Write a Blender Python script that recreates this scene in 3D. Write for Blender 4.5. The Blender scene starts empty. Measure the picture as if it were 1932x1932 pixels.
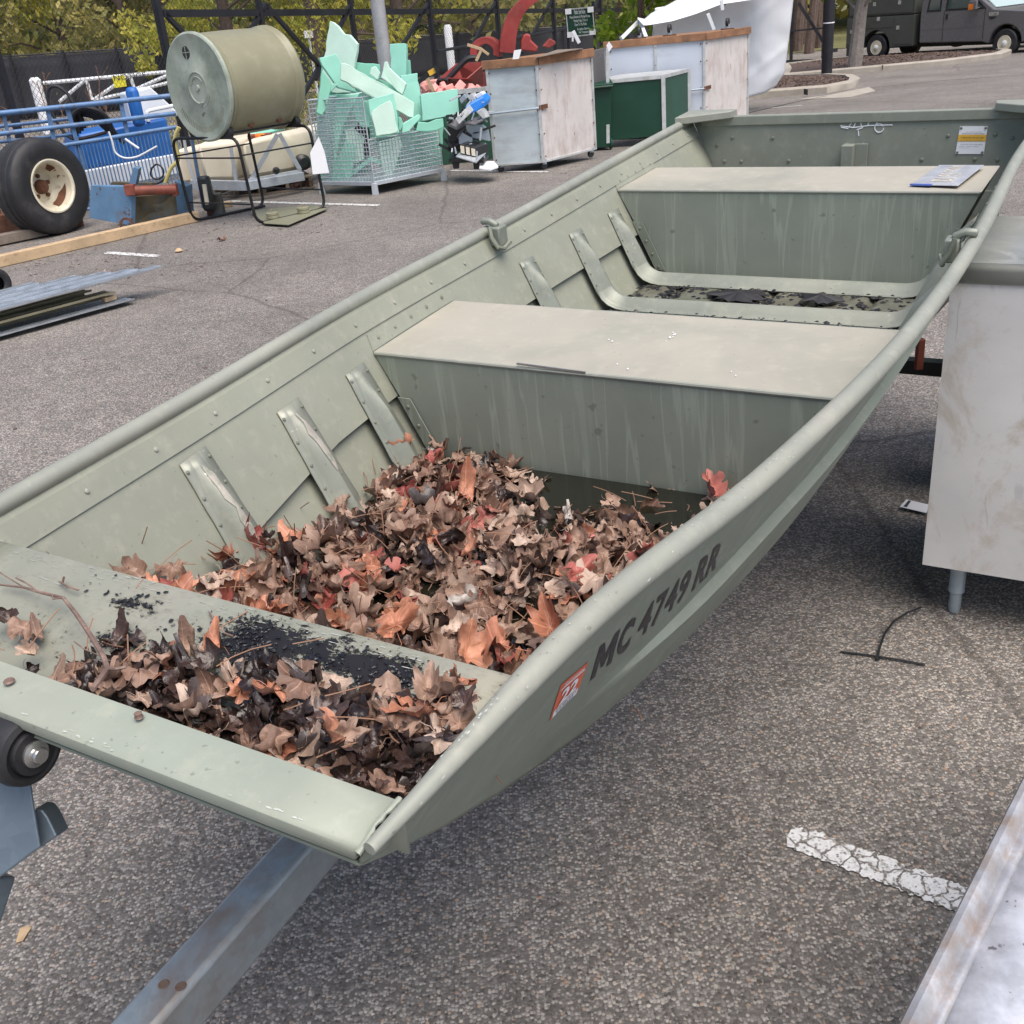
import bpy, bmesh, math, random
from mathutils import Vector, Matrix, Euler, noise
random.seed(7)
C = bpy.context.scene
COL = C.collection
PI = math.pi
def V(*a): return Vector(a)

# ------------------------------------------------------------------ camera
CH = 1.6
F = 1935.0
PITCH, ROLL = 0.45083, -0.0953
fw = V(0, math.cos(PITCH), -math.sin(PITCH))
up0 = V(1, 0, 0).cross(fw)
RT = V(1, 0, 0) * math.cos(ROLL) + up0 * math.sin(ROLL)
UP = RT.cross(fw)
cam = bpy.data.cameras.new('camera')
cam.sensor_width = 36; cam.sensor_height = 36
cam.lens = 36 * F / 1932.0
cam.clip_start = 0.05; cam.clip_end = 2000
cam.dof.use_dof = False
cobj = bpy.data.objects.new('camera', cam)
COL.objects.link(cobj)
m = Matrix.Identity(4)
for i in range(3):
    m[i][0] = RT[i]; m[i][1] = UP[i]; m[i][2] = -fw[i]
m[2][3] = CH
cobj.matrix_world = m
C.camera = cobj

# ------------------------------------------------------------------ sky, sun, exposure
SUN_EL, SUN_AZ = math.radians(66), math.radians(150)     # azimuth measured from +Y, negative = left
w = bpy.data.worlds.new("World"); C.world = w; w.use_nodes = True
nt = w.node_tree; nt.nodes.clear()
sky = nt.nodes.new('ShaderNodeTexSky'); sky.sky_type = 'NISHITA'; sky.sun_disc = False
sky.sun_elevation = SUN_EL; sky.sun_rotation = SUN_AZ
sky.air_density = 1.0; sky.dust_density = 3.0; sky.ozone_density = 1.0
bg = nt.nodes.new('ShaderNodeBackground'); bg.inputs['Strength'].default_value = 0.068
out = nt.nodes.new('ShaderNodeOutputWorld')
nt.links.new(sky.outputs[0], bg.inputs[0]); nt.links.new(bg.outputs[0], out.inputs[0])
sl = bpy.data.lights.new('sun', 'SUN'); sl.energy = 1.5; sl.angle = math.radians(55); sl.color = (1.0, 0.925, 0.83)
so = bpy.data.objects.new('sun', sl); COL.objects.link(so)
sd = V(math.sin(SUN_AZ) * math.cos(SUN_EL), math.cos(SUN_AZ) * math.cos(SUN_EL), math.sin(SUN_EL))
so.rotation_euler = sd.to_track_quat('Z', 'Y').to_euler()
C.view_settings.view_transform = 'Standard'; C.view_settings.look = 'None'
C.view_settings.gamma = 1; C.view_settings.use_curve_mapping = False
C.view_settings.exposure = 1.4

# ------------------------------------------------------------------ pixel helpers (photo measured on a 1932 px grid)
def ray(u, v): return fw + RT * ((u - 966) / F) - UP * ((v - 966) / F)
def gz(x, y):
    t = min(max((x + 1) / 5, 0), 1); t = t * t * (3 - 2 * t)
    return -0.028 * max(0.0, min(y, 38) - 10) * t
EYE = V(0, 0, CH)
def G(u, v, dz=0.0):
    d = ray(u, v); lo, hi = 0.1, 400
    for _ in range(50):
        mm = (lo + hi) / 2; p = EYE + d * mm
        if p.z > gz(p.x, p.y) + dz: lo = mm
        else: hi = mm
    return EYE + d * lo
def onz(u, v, z): d = ray(u, v); return EYE + d * ((z - CH) / d.z)
def onp(u, v, P0, n): d = ray(u, v); return EYE + d * ((P0 - EYE).dot(n) / d.dot(n))
def ony(u, v, y): d = ray(u, v); return EYE + d * (y / d.y)
def onv(u, v, P): # point above/below plan point P at picture height v
    d = ray(u, v); k = (P.x * d.x + P.y * d.y) / (d.x * d.x + d.y * d.y); return V(P.x, P.y, CH + d.z * k)

# ------------------------------------------------------------------ node materials
class NT:
    def __init__(s, name):
        s.m = bpy.data.materials.new(name); s.m.use_nodes = True
        s.t = s.m.node_tree; s.b = s.t.nodes['Principled BSDF']; s.tc = None
    def n(s, ty, **k):
        nd = s.t.nodes.new(ty)
        for a, b in k.items(): setattr(nd, a, b)
        return nd
    def l(s, a, b): s.t.links.new(a, b)
    def co(s, scale=(1, 1, 1), kind='Object'):
        if s.tc is None: s.tc = s.n('ShaderNodeTexCoord')
        mp = s.n('ShaderNodeMapping'); mp.inputs['Scale'].default_value = scale
        s.l(s.tc.outputs[kind], mp.inputs[0]); return mp.outputs[0]
    def noise(s, scale, detail=4, rough=.55, st=(1, 1, 1), dist=0, kind='Object'):
        nd = s.n('ShaderNodeTexNoise'); nd.inputs['Scale'].default_value = scale
        nd.inputs['Detail'].default_value = detail; nd.inputs['Roughness'].default_value = rough
        nd.inputs['Distortion'].default_value = dist
        s.l(s.co(st, kind), nd.inputs['Vector']); return nd.outputs[0]
    def voro(s, scale, out='Color', feat='F1', st=(1, 1, 1), rnd=1):
        nd = s.n('ShaderNodeTexVoronoi'); nd.feature = feat; nd.inputs['Scale'].default_value = scale
        nd.inputs['Randomness'].default_value = rnd
        s.l(s.co(st), nd.inputs['Vector']); return nd.outputs[out]
    def ramp(s, fac, stops, interp='LINEAR'):
        r = s.n('ShaderNodeValToRGB'); e = r.color_ramp; e.interpolation = interp
        while len(e.elements) < len(stops): e.elements.new(0.5)
        for i, (p, c) in enumerate(stops):
            e.elements[i].position = p
            e.elements[i].color = (c, c, c, 1) if isinstance(c, (int, float)) else (*c[:3], 1)
        s.l(fac, r.inputs[0]); return r.outputs[0]
    def mix(s, fac, a, b, mode='MIX'):
        x = s.n('ShaderNodeMix'); x.data_type = 'RGBA'; x.blend_type = mode
        for sock, val in ((x.inputs[0], fac), (x.inputs[6], a), (x.inputs[7], b)):
            if isinstance(val, (int, float)): sock.default_value = val if sock == x.inputs[0] else (val, val, val, 1)
            elif isinstance(val, tuple): sock.default_value = (*val[:3], 1)
            else: s.l(val, sock)
        return x.outputs[2]
    def math(s, op, a, b=0.0, c=None):
        x = s.n('ShaderNodeMath'); x.operation = op
        for i, val in enumerate((a, b) if c is None else (a, b, c)):
            if isinstance(val, (int, float)): x.inputs[i].default_value = val
            else: s.l(val, x.inputs[i])
        return x.outputs[0]
    def col(s, c):
        if isinstance(c, tuple): s.b.inputs['Base Color'].default_value = (*c[:3], 1)
        else: s.l(c, s.b.inputs['Base Color'])
    def set(s, **k):
        for a, b in k.items():
            i = s.b.inputs[a.replace('_', ' ')]
            if isinstance(b, (int, float)): i.default_value = b
            else: s.l(b, i)
    def bump(s, h, strength=.3, dist=.01):
        bp = s.n('ShaderNodeBump'); bp.inputs['Strength'].default_value = strength
        bp.inputs['Distance'].default_value = dist
        s.l(h, bp.inputs['Height']); s.l(bp.outputs[0], s.b.inputs['Normal'])

def paint(name, c, rough=.5, metal=0.0, var=.25, vs=4, dirt=None, dirt_amt=.5, ds=6, dst=(1, 1, 1), chips=None, chip_th=.68, cs=14, cst=(1, 1, 1), bump=.08, bs=40):
    """painted / plain surface: base colour with soft variation, dirt of its own shape and worn chips"""
    t = NT(name)
    nz = t.noise(vs, 5, .6)
    k = t.ramp(nz, [(.3, tuple(x * (1 - var) for x in c)), (.7, tuple(min(1, x * (1 + var)) for x in c))])
    if dirt: k = t.mix(t.ramp(t.noise(ds, 6, .65, dst), [(1 - dirt_amt - .12, 0), (1 - dirt_amt + .18, 1)]), k, dirt)
    if chips:
        cf = t.ramp(t.noise(cs, 8, .7, cst), [(chip_th, 0), (chip_th + .02, 1)])
        k = t.mix(cf, k, chips)
    t.col(k)
    rr = t.ramp(nz, [(.3, max(0, rough - .08)), (.7, min(1, rough + .1))])
    t.set(Roughness=rr, Metallic=metal)
    if bump: t.bump(t.noise(bs, 4, .6), bump, .004)
    return t.m

M = {}
# --- asphalt with exposed aggregate
def aggregate(t):
    nzd = t.n('ShaderNodeTexNoise'); nzd.inputs['Scale'].default_value = 200; nzd.inputs['Detail'].default_value = 3; t.l(t.co(), nzd.inputs['Vector'])
    mv = t.n('ShaderNodeMix'); mv.data_type = 'VECTOR'; mv.inputs[0].default_value = .005; t.l(t.co(), mv.inputs[4]); t.l(nzd.outputs[1], mv.inputs[5])
    def vor(sc):
        a = t.n('ShaderNodeTexVoronoi'); a.inputs['Scale'].default_value = sc; t.l(mv.outputs[1], a.inputs['Vector']); return a.outputs['Color'], a.outputs['Distance']
    vc, vd = vor(150)
    sep = t.n('ShaderNodeSeparateColor'); t.l(vc, sep.inputs[0])
    stone = t.ramp(sep.outputs[0], [(0, (.085, .078, .074)), (.26, (.15, .138, .13)), (.54, (.235, .216, .202)), (.76, (.35, .325, .303)), (.90, (.42, .387, .35)), (.955, (.36, .25, .18)), (1, (.50, .47, .43))])
    bind = t.ramp(t.noise(600, 2, .5), [(.3, (.085, .077, .071)), (.7, (.19, .172, .158))])
    m1 = t.mix(t.ramp(vd, [(.48, 0), (.66, 1)]), stone, bind)
    vc2, vd2 = vor(66)
    sep2 = t.n('ShaderNodeSeparateColor'); t.l(vc2, sep2.inputs[0])
    big = t.ramp(sep2.outputs[0], [(.0, (.10, .09, .08)), (.5, (.20, .18, .155)), (.85, (.42, .38, .335)), (1, (.34, .22, .15))])
    isbig = t.math('MULTIPLY', t.math('GREATER_THAN', sep2.outputs[1], .86), t.ramp(vd2, [(.26, 1), (.36, 0)]))
    m2 = t.mix(isbig, m1, big)
    return m2, isbig, vd, sep
t = NT('asphalt')
m2, isbig, vd, sep = aggregate(t)
blotch = t.mix(1.0, t.ramp(t.noise(.55, 6, .62), [(.3, .72), (.7, 1.18)]), t.ramp(t.noise(9, 5, .7), [(.3, .8), (.7, 1.15)]), 'MULTIPLY')
m3 = t.mix(1.0, m2, blotch, 'MULTIPLY')
stain = t.ramp(t.noise(1.7, 7, .66), [(.66, 0), (.8, .6)])
m3 = t.mix(stain, m3, (.075, .055, .045))
# hairline cracks in the old surface
ck = t.n('ShaderNodeTexVoronoi'); ck.feature = 'DISTANCE_TO_EDGE'; ck.inputs['Scale'].default_value = .22
wob = t.n('ShaderNodeMix'); wob.data_type = 'VECTOR'; wob.inputs[0].default_value = .16
nz3 = t.n('ShaderNodeTexNoise'); nz3.inputs['Scale'].default_value = 1.3; nz3.inputs['Detail'].default_value = 6
t.l(t.co(), nz3.inputs['Vector']); t.l(t.co(), wob.inputs[4]); t.l(nz3.outputs[1], wob.inputs[5]); t.l(wob.outputs[1], ck.inputs['Vector'])
crack = t.ramp(ck.outputs['Distance'], [(.0005, .5), (.0016, 0)])
m3 = t.mix(crack, m3, (.05, .043, .04))
t.col(m3)
t.set(Roughness=t.ramp(sep.outputs[1], [(0, .55), (1, .95)]), Specular_IOR_Level=.3)
hh = t.math('ADD', t.math('MULTIPLY', t.ramp(vd, [(0, 1), (.6, 0)]), .6), t.math('MULTIPLY', isbig, .8))
t.bump(hh, .75, .004)
M['asphalt'] = t.m

# --- olive boat aluminium
def boatpaint(name, base, beige=None, beige_amt=.5, drips=False, scratch=.72, rough=.48, grime=.0):
    t = NT(name)
    k = t.ramp(t.noise(3.2, 6, .62), [(.3, tuple(x * .88 for x in base)), (.7, tuple(x * 1.1 for x in base))])
    if beige:
        bf = t.ramp(t.noise(2.1, 7, .6, dist=.4), [(1 - beige_amt - .14, 0), (1 - beige_amt + .16, 1)])
        k = t.mix(bf, k, beige)
        k = t.mix(t.ramp(t.noise(26, 6, .7), [(.52, 0), (.75, .5)]), k, tuple(min(1, x * 1.22) for x in beige))
    if drips:
        d1 = t.noise(9, 3, .5, (3.2, 3.2, .22), .15); d2 = t.noise(24, 2, .5, (1.6, 1.6, .12), .1)
        dm = t.ramp(d1, [(.54, 0), (.585, .8), (.62, 0.1)])
        k = t.mix(dm, k, tuple(min(1, x * 1.32) for x in base))
        k = t.mix(t.ramp(d2, [(.60, 0), (.66, .5)]), k, tuple(min(1, x * 1.25) for x in base))
        k = t.mix(t.ramp(t.noise(34, 2, .4), [(.70, 0), (.74, .7)]), k, tuple(x * .6 for x in base))
    # fine dark specks and worn bare scratches
    k = t.mix(t.ramp(t.noise(95, 2, .5), [(.70, 0), (.76, .55)]), k, tuple(x * .5 for x in base))
    sc = t.math('MULTIPLY', t.ramp(t.noise(60, 4, .7, (1, .22, 1), .6), [(scratch, 0), (scratch + .02, 1)]), t.ramp(t.noise(5, 4, .6), [(.52, 0), (.62, 1)]))
    k = t.mix(sc, k, (.74, .75, .72))
    if grime: k = t.mix(t.ramp(t.noise(7, 6, .7), [(1 - grime - .1, 0), (1 - grime + .12, .85)]), k, (.10, .095, .07))
    t.col(k)
    t.set(Roughness=t.ramp(t.noise(8, 5, .6), [(.3, rough - .1), (.7, rough + .14)]), Metallic=.15)
    t.bump(t.noise(5, 5, .55), .25, .006)
    return t.m
OL = (.285, .297, .238)
M['boat_in'] = boatpaint('boat_inner_paint', OL, (.34, .335, .275), .25, rough=.6)
M['boat_out'] = boatpaint('boat_outer_paint', (.225, .25, .205), (.285, .29, .24), .25, scratch=.70, rough=.55)
M['boat_rail'] = boatpaint('boat_rail_paint', (.29, .302, .26), (.36, .352, .30), .38, scratch=.70)
M['bow_plate'] = boatpaint('bow_plate_paint', (.30, .33, .275), (.35, .355, .29), .45, scratch=.72, rough=.58)
M['bow_deck'] = boatpaint('bow_deck_paint', (.24, .262, .212), (.31, .30, .245), .52, scratch=.70, rough=.42)
M['seat_top'] = boatpaint('seat_top_faded', (.28, .29, .24), (.40, .375, .315), .60, scratch=.72, rough=.6)
M['seat_front'] = boatpaint('seat_front_paint', (.265, .292, .245), drips=True)
M['transom'] = boatpaint('transom_paint', (.25, .268, .228), (.31, .30, .245), .35, scratch=.70)
M['rib'] = boatpaint('rib_paint', (.225, .245, .208), (.32, .32, .265), .4, scratch=.66, rough=.42)
M['floor_in'] = boatpaint('floor_paint', (.17, .185, .15), (.30, .28, .225), .45, grime=.60, rough=.35)
M['bare'] = paint('bare_aluminium', (.50, .45, .39), .5, .3, .25, 30, (.26, .27, .22), .5, 60)
M['scuff'] = paint('scuffed_bare_edge', (.46, .485, .44), .5, .2)
M['rivet'] = paint('rivet_metal', (.21, .225, .18), .5, .25)
M['bolt'] = paint('bolt_steel', (.62, .62, .60), .3, .9)
M['black_rubber'] = paint('black_rubber', (.018, .018, .021), .5, 0, .35, 6, (.06, .055, .05), .28, 9)
M['tyre'] = paint('tyre_rubber', (.020, .020, .023), .6, 0, .3, 5, (.07, .063, .06), .36, 5)
M['galv'] = None
def galv(name, c=(.36, .42, .47), rust=0.0, metal=.55, rough=.42):
    t = NT(name)
    sp = t.voro(75, 'Color'); s1 = t.n('ShaderNodeSeparateColor'); t.l(sp, s1.inputs[0])
    k = t.ramp(s1.outputs[0], [(0, tuple(x * .92 for x in c)), (1, tuple(min(1, x * 1.07) for x in c))])
    k = t.mix(t.ramp(t.noise(6, 6, .6), [(.42, 0), (.7, .5)]), k, tuple(min(1, x * 1.35) for x in c))
    if rust: k = t.mix(t.ramp(t.noise(4, 6, .65, dist=.3), [(1 - rust - .1, 0), (1 - rust + .12, .9)]), k, (.27, .16, .08))
    t.col(k); t.set(Metallic=metal, Roughness=t.ramp(t.noise(9, 5, .6), [(.3, rough - .1), (.7, rough + .15)]))
    t.bump(t.noise(30, 4, .6), .1, .003); return t.m
M['galv'] = galv('galvanised_steel')
M['galv_post'] = galv('galvanised_post', (.15, .19, .23))
M['galv_rust'] = galv('galvanised_tongue', (.33, .38, .42), .42)
M['wire'] = galv('galvanised_wire', (.48, .52, .56), 0, .5)
M['pole'] = galv('pole_metal', (.50, .49, .50), 0, .6, .35)
# stainless sheet, hazed with dirty wipe marks and scratches
t = NT('stainless_sheet')
k = t.ramp(t.noise(2.2, 6, .6, (1, 1, 1), .3), [(.3, (.64, .64, .65)), (.7, (.82, .815, .80))])
k = t.mix(t.ramp(t.noise(4.5, 7, .7, (1.3, 1.3, .9), .5), [(.51, 0), (.66, .7)]), k, (.50, .42, .32))
k = t.mix(t.ramp(t.noise(55, 6, .75, (1, 1, 4)), [(.60, 0), (.68, .22)]), k, (.45, .39, .32))
wv = t.n('ShaderNodeTexWave'); wv.inputs['Scale'].default_value = 3; wv.inputs['Distortion'].default_value = 14; wv.inputs['Detail'].default_value = 5; wv.inputs['Detail Scale'].default_value = .7
t.l(t.co((1.6, 1.6, .55)), wv.inputs['Vector'])
k = t.mix(t.math('MULTIPLY', t.ramp(wv.outputs[1], [(.988, 0), (.996, 1)]), t.ramp(t.noise(3, 3), [(.55, 0), (.65, .6)])), k, (.16, .17, .2))
t.col(k); t.set(Metallic=.3, Roughness=t.ramp(t.noise(5, 6, .6), [(.3, .35), (.7, .6)])); t.bump(t.noise(3, 4, .5), .15, .006)
M['stainless'] = t.m
t = NT('polished_stainless_top')
k = t.ramp(t.noise(3, 6, .6, dist=.5), [(.3, (.40, .42, .41)), (.7, (.62, .62, .60))])
k = t.mix(t.ramp(t.noise(16, 6, .7, (1, .35, 1), 1.2), [(.6, 0), (.66, .5)]), k, (.75, .74, .70))
t.col(k); t.set(Metallic=.6, Roughness=t.ramp(t.noise(6, 6, .65, dist=.6), [(.3, .2), (.7, .45)])); M['steel_top'] = t.m
t = NT('galvanised_tray')
k = t.ramp(t.noise(26, 5, .6), [(.32, (.42, .43, .47)), (.55, (.62, .64, .70)), (.75, (.80, .82, .88))])
k = t.mix(t.ramp(t.noise(9, 5, .6), [(.60, 0), (.70, .5)]), k, (.30, .30, .33))
k = t.mix(t.ramp(t.noise(70, 3, .6), [(.68, 0), (.72, .8)]), k, (.12, .10, .11))
t.col(k); t.set(Metallic=.35, Roughness=.45); t.bump(t.noise(60, 4, .6), .2, .002); M['tray'] = t.m
M['tray_edge'] = paint('tray_rim_metal', (.44, .44, .46), .4, .5, .25, 20, (.34, .25, .19), .42, 30, chips=(.10, .07, .06), chip_th=.72)
M['alum'] = paint('channel_aluminium', (.55, .59, .64), .32, .75, .15, 8, (.42, .42, .42), .3, 12)
M['tan_metal'] = paint('tan_channel_side', (.24, .22, .15), .5, .3, .2, 5)
M['timber'] = paint('pale_timber', (.50, .36, .22), .8, 0, .25, 3, (.24, .15, .085), .36, 5, (3, 3, 3), chips=(.12, .07, .04), chip_th=.74, bump=.3, bs=30)
M['grey_timber'] = paint('grey_timber', (.22, .18, .145), .85, 0, .3, 8, (.10, .08, .065), .4, 9)
M['red_timber'] = paint('stained_timber_trim', (.27, .135, .07), .7, 0, .35, 6, (.06, .04, .03), .36, 7, (1, 1, 1), chips=(.36, .21, .11), chip_th=.62, bump=.3)
M['blue_rail'] = paint('blue_rail_paint', (.10, .20, .38), .5, .1, .25, 8, (.26, .30, .40), .35, 14, chips=(.17, .08, .045), chip_th=.61, cs=22)
M['blue_steel'] = paint('blue_steel_plate', (.115, .22, .36), .5, .1, .2, 3, (.15, .10, .06), .34, 5, chips=(.13, .065, .04), chip_th=.62, cs=9)
M['rust_blue'] = paint('rusty_blue_plate', (.10, .085, .055), .75, .1, .4, 5, (.09, .15, .22), .4, 6)
M['blue_plastic'] = paint('blue_plastic', (.015, .115, .40), .4, 0, .15, 2)
M['white_plastic'] = paint('white_plastic', (.70, .73, .77), .4, 0, .08, 3)
M['blue_dev'] = paint('bright_blue_plastic', (.02, .20, .68), .35)
M['poly_tank'] = paint('yellowed_poly_tank', (.66, .60, .48), .5, 0, .1, 2.4, (.50, .33, .19), .26, 2.6, chips=(.78, .76, .70), chip_th=.66)
M['drum'] = paint('drum_olive_plastic', (.235, .225, .145), .42, 0, .12, 2, (.30, .30, .22), .35, 4)
M['drum_top'] = paint('drum_band_olive', (.20, .20, .135), .42, 0, .1, 2)
M['drum_cap'] = paint('drum_cap_mottled', (.235, .275, .225), .6, 0, .2, 5, (.40, .44, .38), .50, 4.5, chips=(.13, .17, .13), chip_th=.64, cs=5, bump=.2)
M['black_metal'] = paint('black_tube_paint', (.016, .016, .018), .35, .3, .3, 10)
M['black'] = paint('black_plastic', (.02, .021, .024), .4, 0, .3, 6)
M['fence_black'] = paint('fence_post_black', (.018, .018, .024), .4, .1, .2, 4)
M['link'] = paint('chain_link_black', (.05, .05, .055), .5, .3)
M['screen'] = paint('windscreen_cloth', (.030, .031, .037), .85, 0, .25, 1.2, (.055, .056, .062), .35, 1.5)
def foam(name, c, stain=.3):
    t = NT(name)
    k = t.ramp(t.noise(4, 5, .6), [(.3, tuple(x * .93 for x in c)), (.7, tuple(min(1, x * 1.05) for x in c))])
    k = t.mix(t.ramp(t.noise(6, 7, .7), [(1 - stain - .08, 0), (1 - stain + .2, .55)]), k, (.50, .50, .36))
    t.col(k); t.set(Roughness=.75); t.set(Subsurface_Weight=.0)
    k2 = t.mix(t.ramp(t.noise(2.2, 4, .6), [(.35, .35), (.65, 0)]), k, tuple(x * .8 for x in c)); k2 = t.mix(t.ramp(t.noise(18, 6, .75), [(.62, 0), (.70, .5)]), k2, (.36, .38, .28)); t.col(k2)
    t.bump(t.noise(16, 6, .65), .25, .008); return t.m
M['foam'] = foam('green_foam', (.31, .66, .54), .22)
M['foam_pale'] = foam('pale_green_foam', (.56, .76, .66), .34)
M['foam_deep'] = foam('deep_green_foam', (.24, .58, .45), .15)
M['cart_blue'] = paint('pale_blue_plywood', (.46, .53, .555), .7, 0, .08, 3, (.36, .38, .41), .42, 3.2, (1, 1, 3.5), chips=(.60, .66, .68), chip_th=.68, bump=.15, bs=14)
M['cart_pink'] = paint('whitewashed_plywood', (.60, .565, .545), .7, 0, .08, 3, (.40, .31, .27), .40, 7, (1, 1, .40), chips=(.22, .12, .09), chip_th=.655, cs=14, cst=(1, 1, .5), bump=.15, bs=14)
M['cart_lav'] = paint('lavender_plywood', (.55, .60, .68), .7, 0, .06, 3, (.44, .46, .52), .3, 3, (1, 1, 3))
M['cart_edge'] = paint('edge_angle_metal', (.56, .58, .58), .45, .4, .15, 9, (.36, .30, .27), .35, 12)
M['green_panel'] = paint('dark_green_panel', (.006, .048, .028), .38, 0, .15, 2)
M['green_panel2'] = paint('weathered_green_panel', (.02, .075, .048), .5, 0, .2, 3)
M['red'] = paint('faded_red_paint', (.28, .038, .034), .45, .05, .3, 3, (.30, .09, .07), .4, 4, chips=(.45, .36, .32), chip_th=.70)
M['pink'] = paint('pink_insulation', (.72, .33, .30), .9, 0, .2, 9)
M['rust'] = paint('rusty_red_cylinder', (.22, .06, .04), .6, .2, .35, 8, (.12, .05, .035), .4, 9)
M['rust_brown'] = paint('brown_rust', (.13, .055, .03), .85, .1, .5, 18)
M['white_rim'] = paint('cream_rim_paint', (.70, .64, .50), .5, .1, .12, 5, (.20, .10, .055), .32, 9, chips=(.10, .05, .03), chip_th=.66, cs=12)
M['paper'] = paint('white_paper', (.80, .81, .84), .7, 0, .04)
M['ink'] = paint('printed_ink', (.03, .03, .05), .6, 0, 0)
M['reg_black'] = paint('vinyl_black', (.012, .012, .02), .45, 0, .3, 60)
M['orange'] = paint('orange_vinyl', (.72, .12, .045), .4, 0, .1)
M['amber'] = paint('amber_lens', (.85, .22, .03), .2)
M['yellow'] = paint('yellow_sign', (.80, .72, .04), .5, 0, .1)
M['gold'] = paint('gold_label', (.80, .46, .06), .5)
M['yellow_strap'] = paint('yellow_strap', (.60, .52, .20), .8)
M['plate_blue'] = paint('licence_plate', (.36, .375, .41), .5, .1, .2, 14, (.16, .17, .24), .34, 30)
M['plate_edge'] = paint('plate_blue_edge', (.08, .13, .42), .4)
M['plate_digit'] = paint('plate_digits', (.58, .54, .46), .5, .2, .2, 30)
M['paint_white'] = None
t = NT('worn_road_paint')
mA, isb, vdd, sp = aggregate(t)
cv = t.n('ShaderNodeTexVoronoi'); cv.feature = 'DISTANCE_TO_EDGE'; cv.inputs['Scale'].default_value = 26
wb = t.n('ShaderNodeMix'); wb.data_type = 'VECTOR'; wb.inputs[0].default_value = .035
nz = t.n('ShaderNodeTexNoise'); nz.inputs['Scale'].default_value = 40; nz.inputs['Detail'].default_value = 4
t.l(t.co(), nz.inputs['Vector']); t.l(t.co(), wb.inputs[4]); t.l(nz.outputs[1], wb.inputs[5]); t.l(wb.outputs[1], cv.inputs['Vector'])
keep = t.math('MULTIPLY', t.ramp(cv.outputs['Distance'], [(.035, 0), (.075, 1)]), t.ramp(t.noise(85, 5, .65), [(.36, 0), (.44, 1)]))
keep = t.math('MULTIPLY', keep, t.ramp(t.noise(15, 4, .6), [(.36, 0), (.44, 1)]))
keep = t.math('MULTIPLY', keep, t.ramp(t.math('ADD', t.math('MULTIPLY', vdd, .6), t.noise(120, 3, .6)), [(.44, .25), (.60, 1)]))
t.col(t.mix(keep, mA, t.ramp(t.noise(60, 4), [(.3, (.60, .60, .60)), (.7, (.76, .76, .77))]))); t.set(Roughness=.8)
t.bump(t.math('ADD', keep, t.math('MULTIPLY', t.ramp(vdd, [(0, 1), (.6, 0)]), .5)), .6, .003)
M['paint_white'] = t.m
M['road_white'] = t.m
M['concrete'] = paint('kerb_concrete', (.36, .325, .28), .85, 0, .12, 3, (.30, .26, .21), .4, 5, bump=.4, bs=60)
M['concrete_joint'] = paint('kerb_joint', (.05, .045, .04), .9)
M['mulch'] = paint('bark_mulch', (.075, .05, .042), .95, 0, .5, 24, (.18, .13, .11), .38, 40, bump=1.0, bs=50)
M['mulch_chip'] = paint('bark_chip', (.10, .065, .052), .95, 0, .6, 9, (.22, .165, .14), .42, 6)
M['grass'] = paint('dry_grass', (.12, .12, .045), .95, 0, .35, 1.5, (.20, .16, .08), .4, 3, bump=.6, bs=20)
M['path'] = paint('far_path', (.36, .29, .26), .9, 0, .15, 2)
M['truck'] = paint('grey_truck_paint', (.17, .165, .172), .25, .25, .06, 1.5)
M['truck_box'] = paint('grey_service_body', (.085, .09, .08), .42, .2, .08, 2, (.09, .09, .085), .2, 3)
M['glass'] = None
t = NT('window_glass'); t.col((.05, .08, .075)); t.set(Roughness=.04, Specular_IOR_Level=.9); M['glass'] = t.m
t = NT('pale_windscreen'); t.col((.42, .52, .50)); t.set(Roughness=.06, Specular_IOR_Level=.9); M['glass_pale'] = t.m
M['chrome'] = paint('bright_trim', (.70, .70, .70), .2, .8)
M['tent'] = None
t = NT('white_tarpaulin'); t.col(t.ramp(t.noise(2, 5, .6), [(.3, (.66, .68, .72)), (.7, (.73, .75, .79))])); t.set(Roughness=.5)
t.bump(t.noise(1.1, 3, .5, (1.6, 1.6, .5), dist=.8), .35, .08); M['tent'] = t.m
M['white_metal'] = paint('white_metal', (.74, .76, .78), .4, .1, .08)
M['wood_trunk'] = paint('tree_bark', (.11, .075, .06), .95, 0, .4, 12, (.2, .15, .13), .4, 14, (1, 1, .2), bump=.8, bs=24)
M['pale_trunk'] = paint('pale_tree_bark', (.27, .235, .21), .95, 0, .25, 12, (.15, .12, .1), .35, 14, (1, 1, .3), bump=.6)
def leafmat(name, c1, c2, c3, trans=.5):
    t = NT(name); g = t.n('ShaderNodeNewGeometry')
    k = t.ramp(g.outputs['Random Per Island'], [(0, c1), (.5, c2), (1, c3)])
    k = t.mix(t.ramp(t.noise(.6, 3, .5), [(.35, .25), (.65, 0)]), k, tuple(x * .6 for x in c1))
    t.col(k); t.set(Roughness=.6)
    tr = t.n('ShaderNodeBsdfTranslucent'); t.l(k, tr.inputs[0])
    ms = t.n('ShaderNodeMixShader'); ms.inputs[0].default_value = trans
    o = t.t.nodes['Material Output']; t.l(t.b.outputs[0], ms.inputs[1]); t.l(tr.outputs[0], ms.inputs[2]); t.l(ms.outputs[0], o.inputs[0])
    return t.m
M['fol_yellow'] = leafmat('yellow_green_foliage', (.28, .32, .045), (.55, .54, .08), (.78, .66, .12))
M['fol_green'] = leafmat('green_foliage', (.17, .23, .06), (.30, .36, .10), (.46, .48, .15))
M['fol_olive'] = leafmat('olive_foliage', (.20, .21, .06), (.36, .34, .10), (.56, .47, .16))
M['fol_bright'] = leafmat('bright_green_foliage', (.15, .24, .02), (.28, .40, .03), (.44, .55, .06), .45)
M['fol_red'] = leafmat('russet_foliage', (.12, .05, .03), (.2, .1, .05), (.24, .2, .06))

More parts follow.
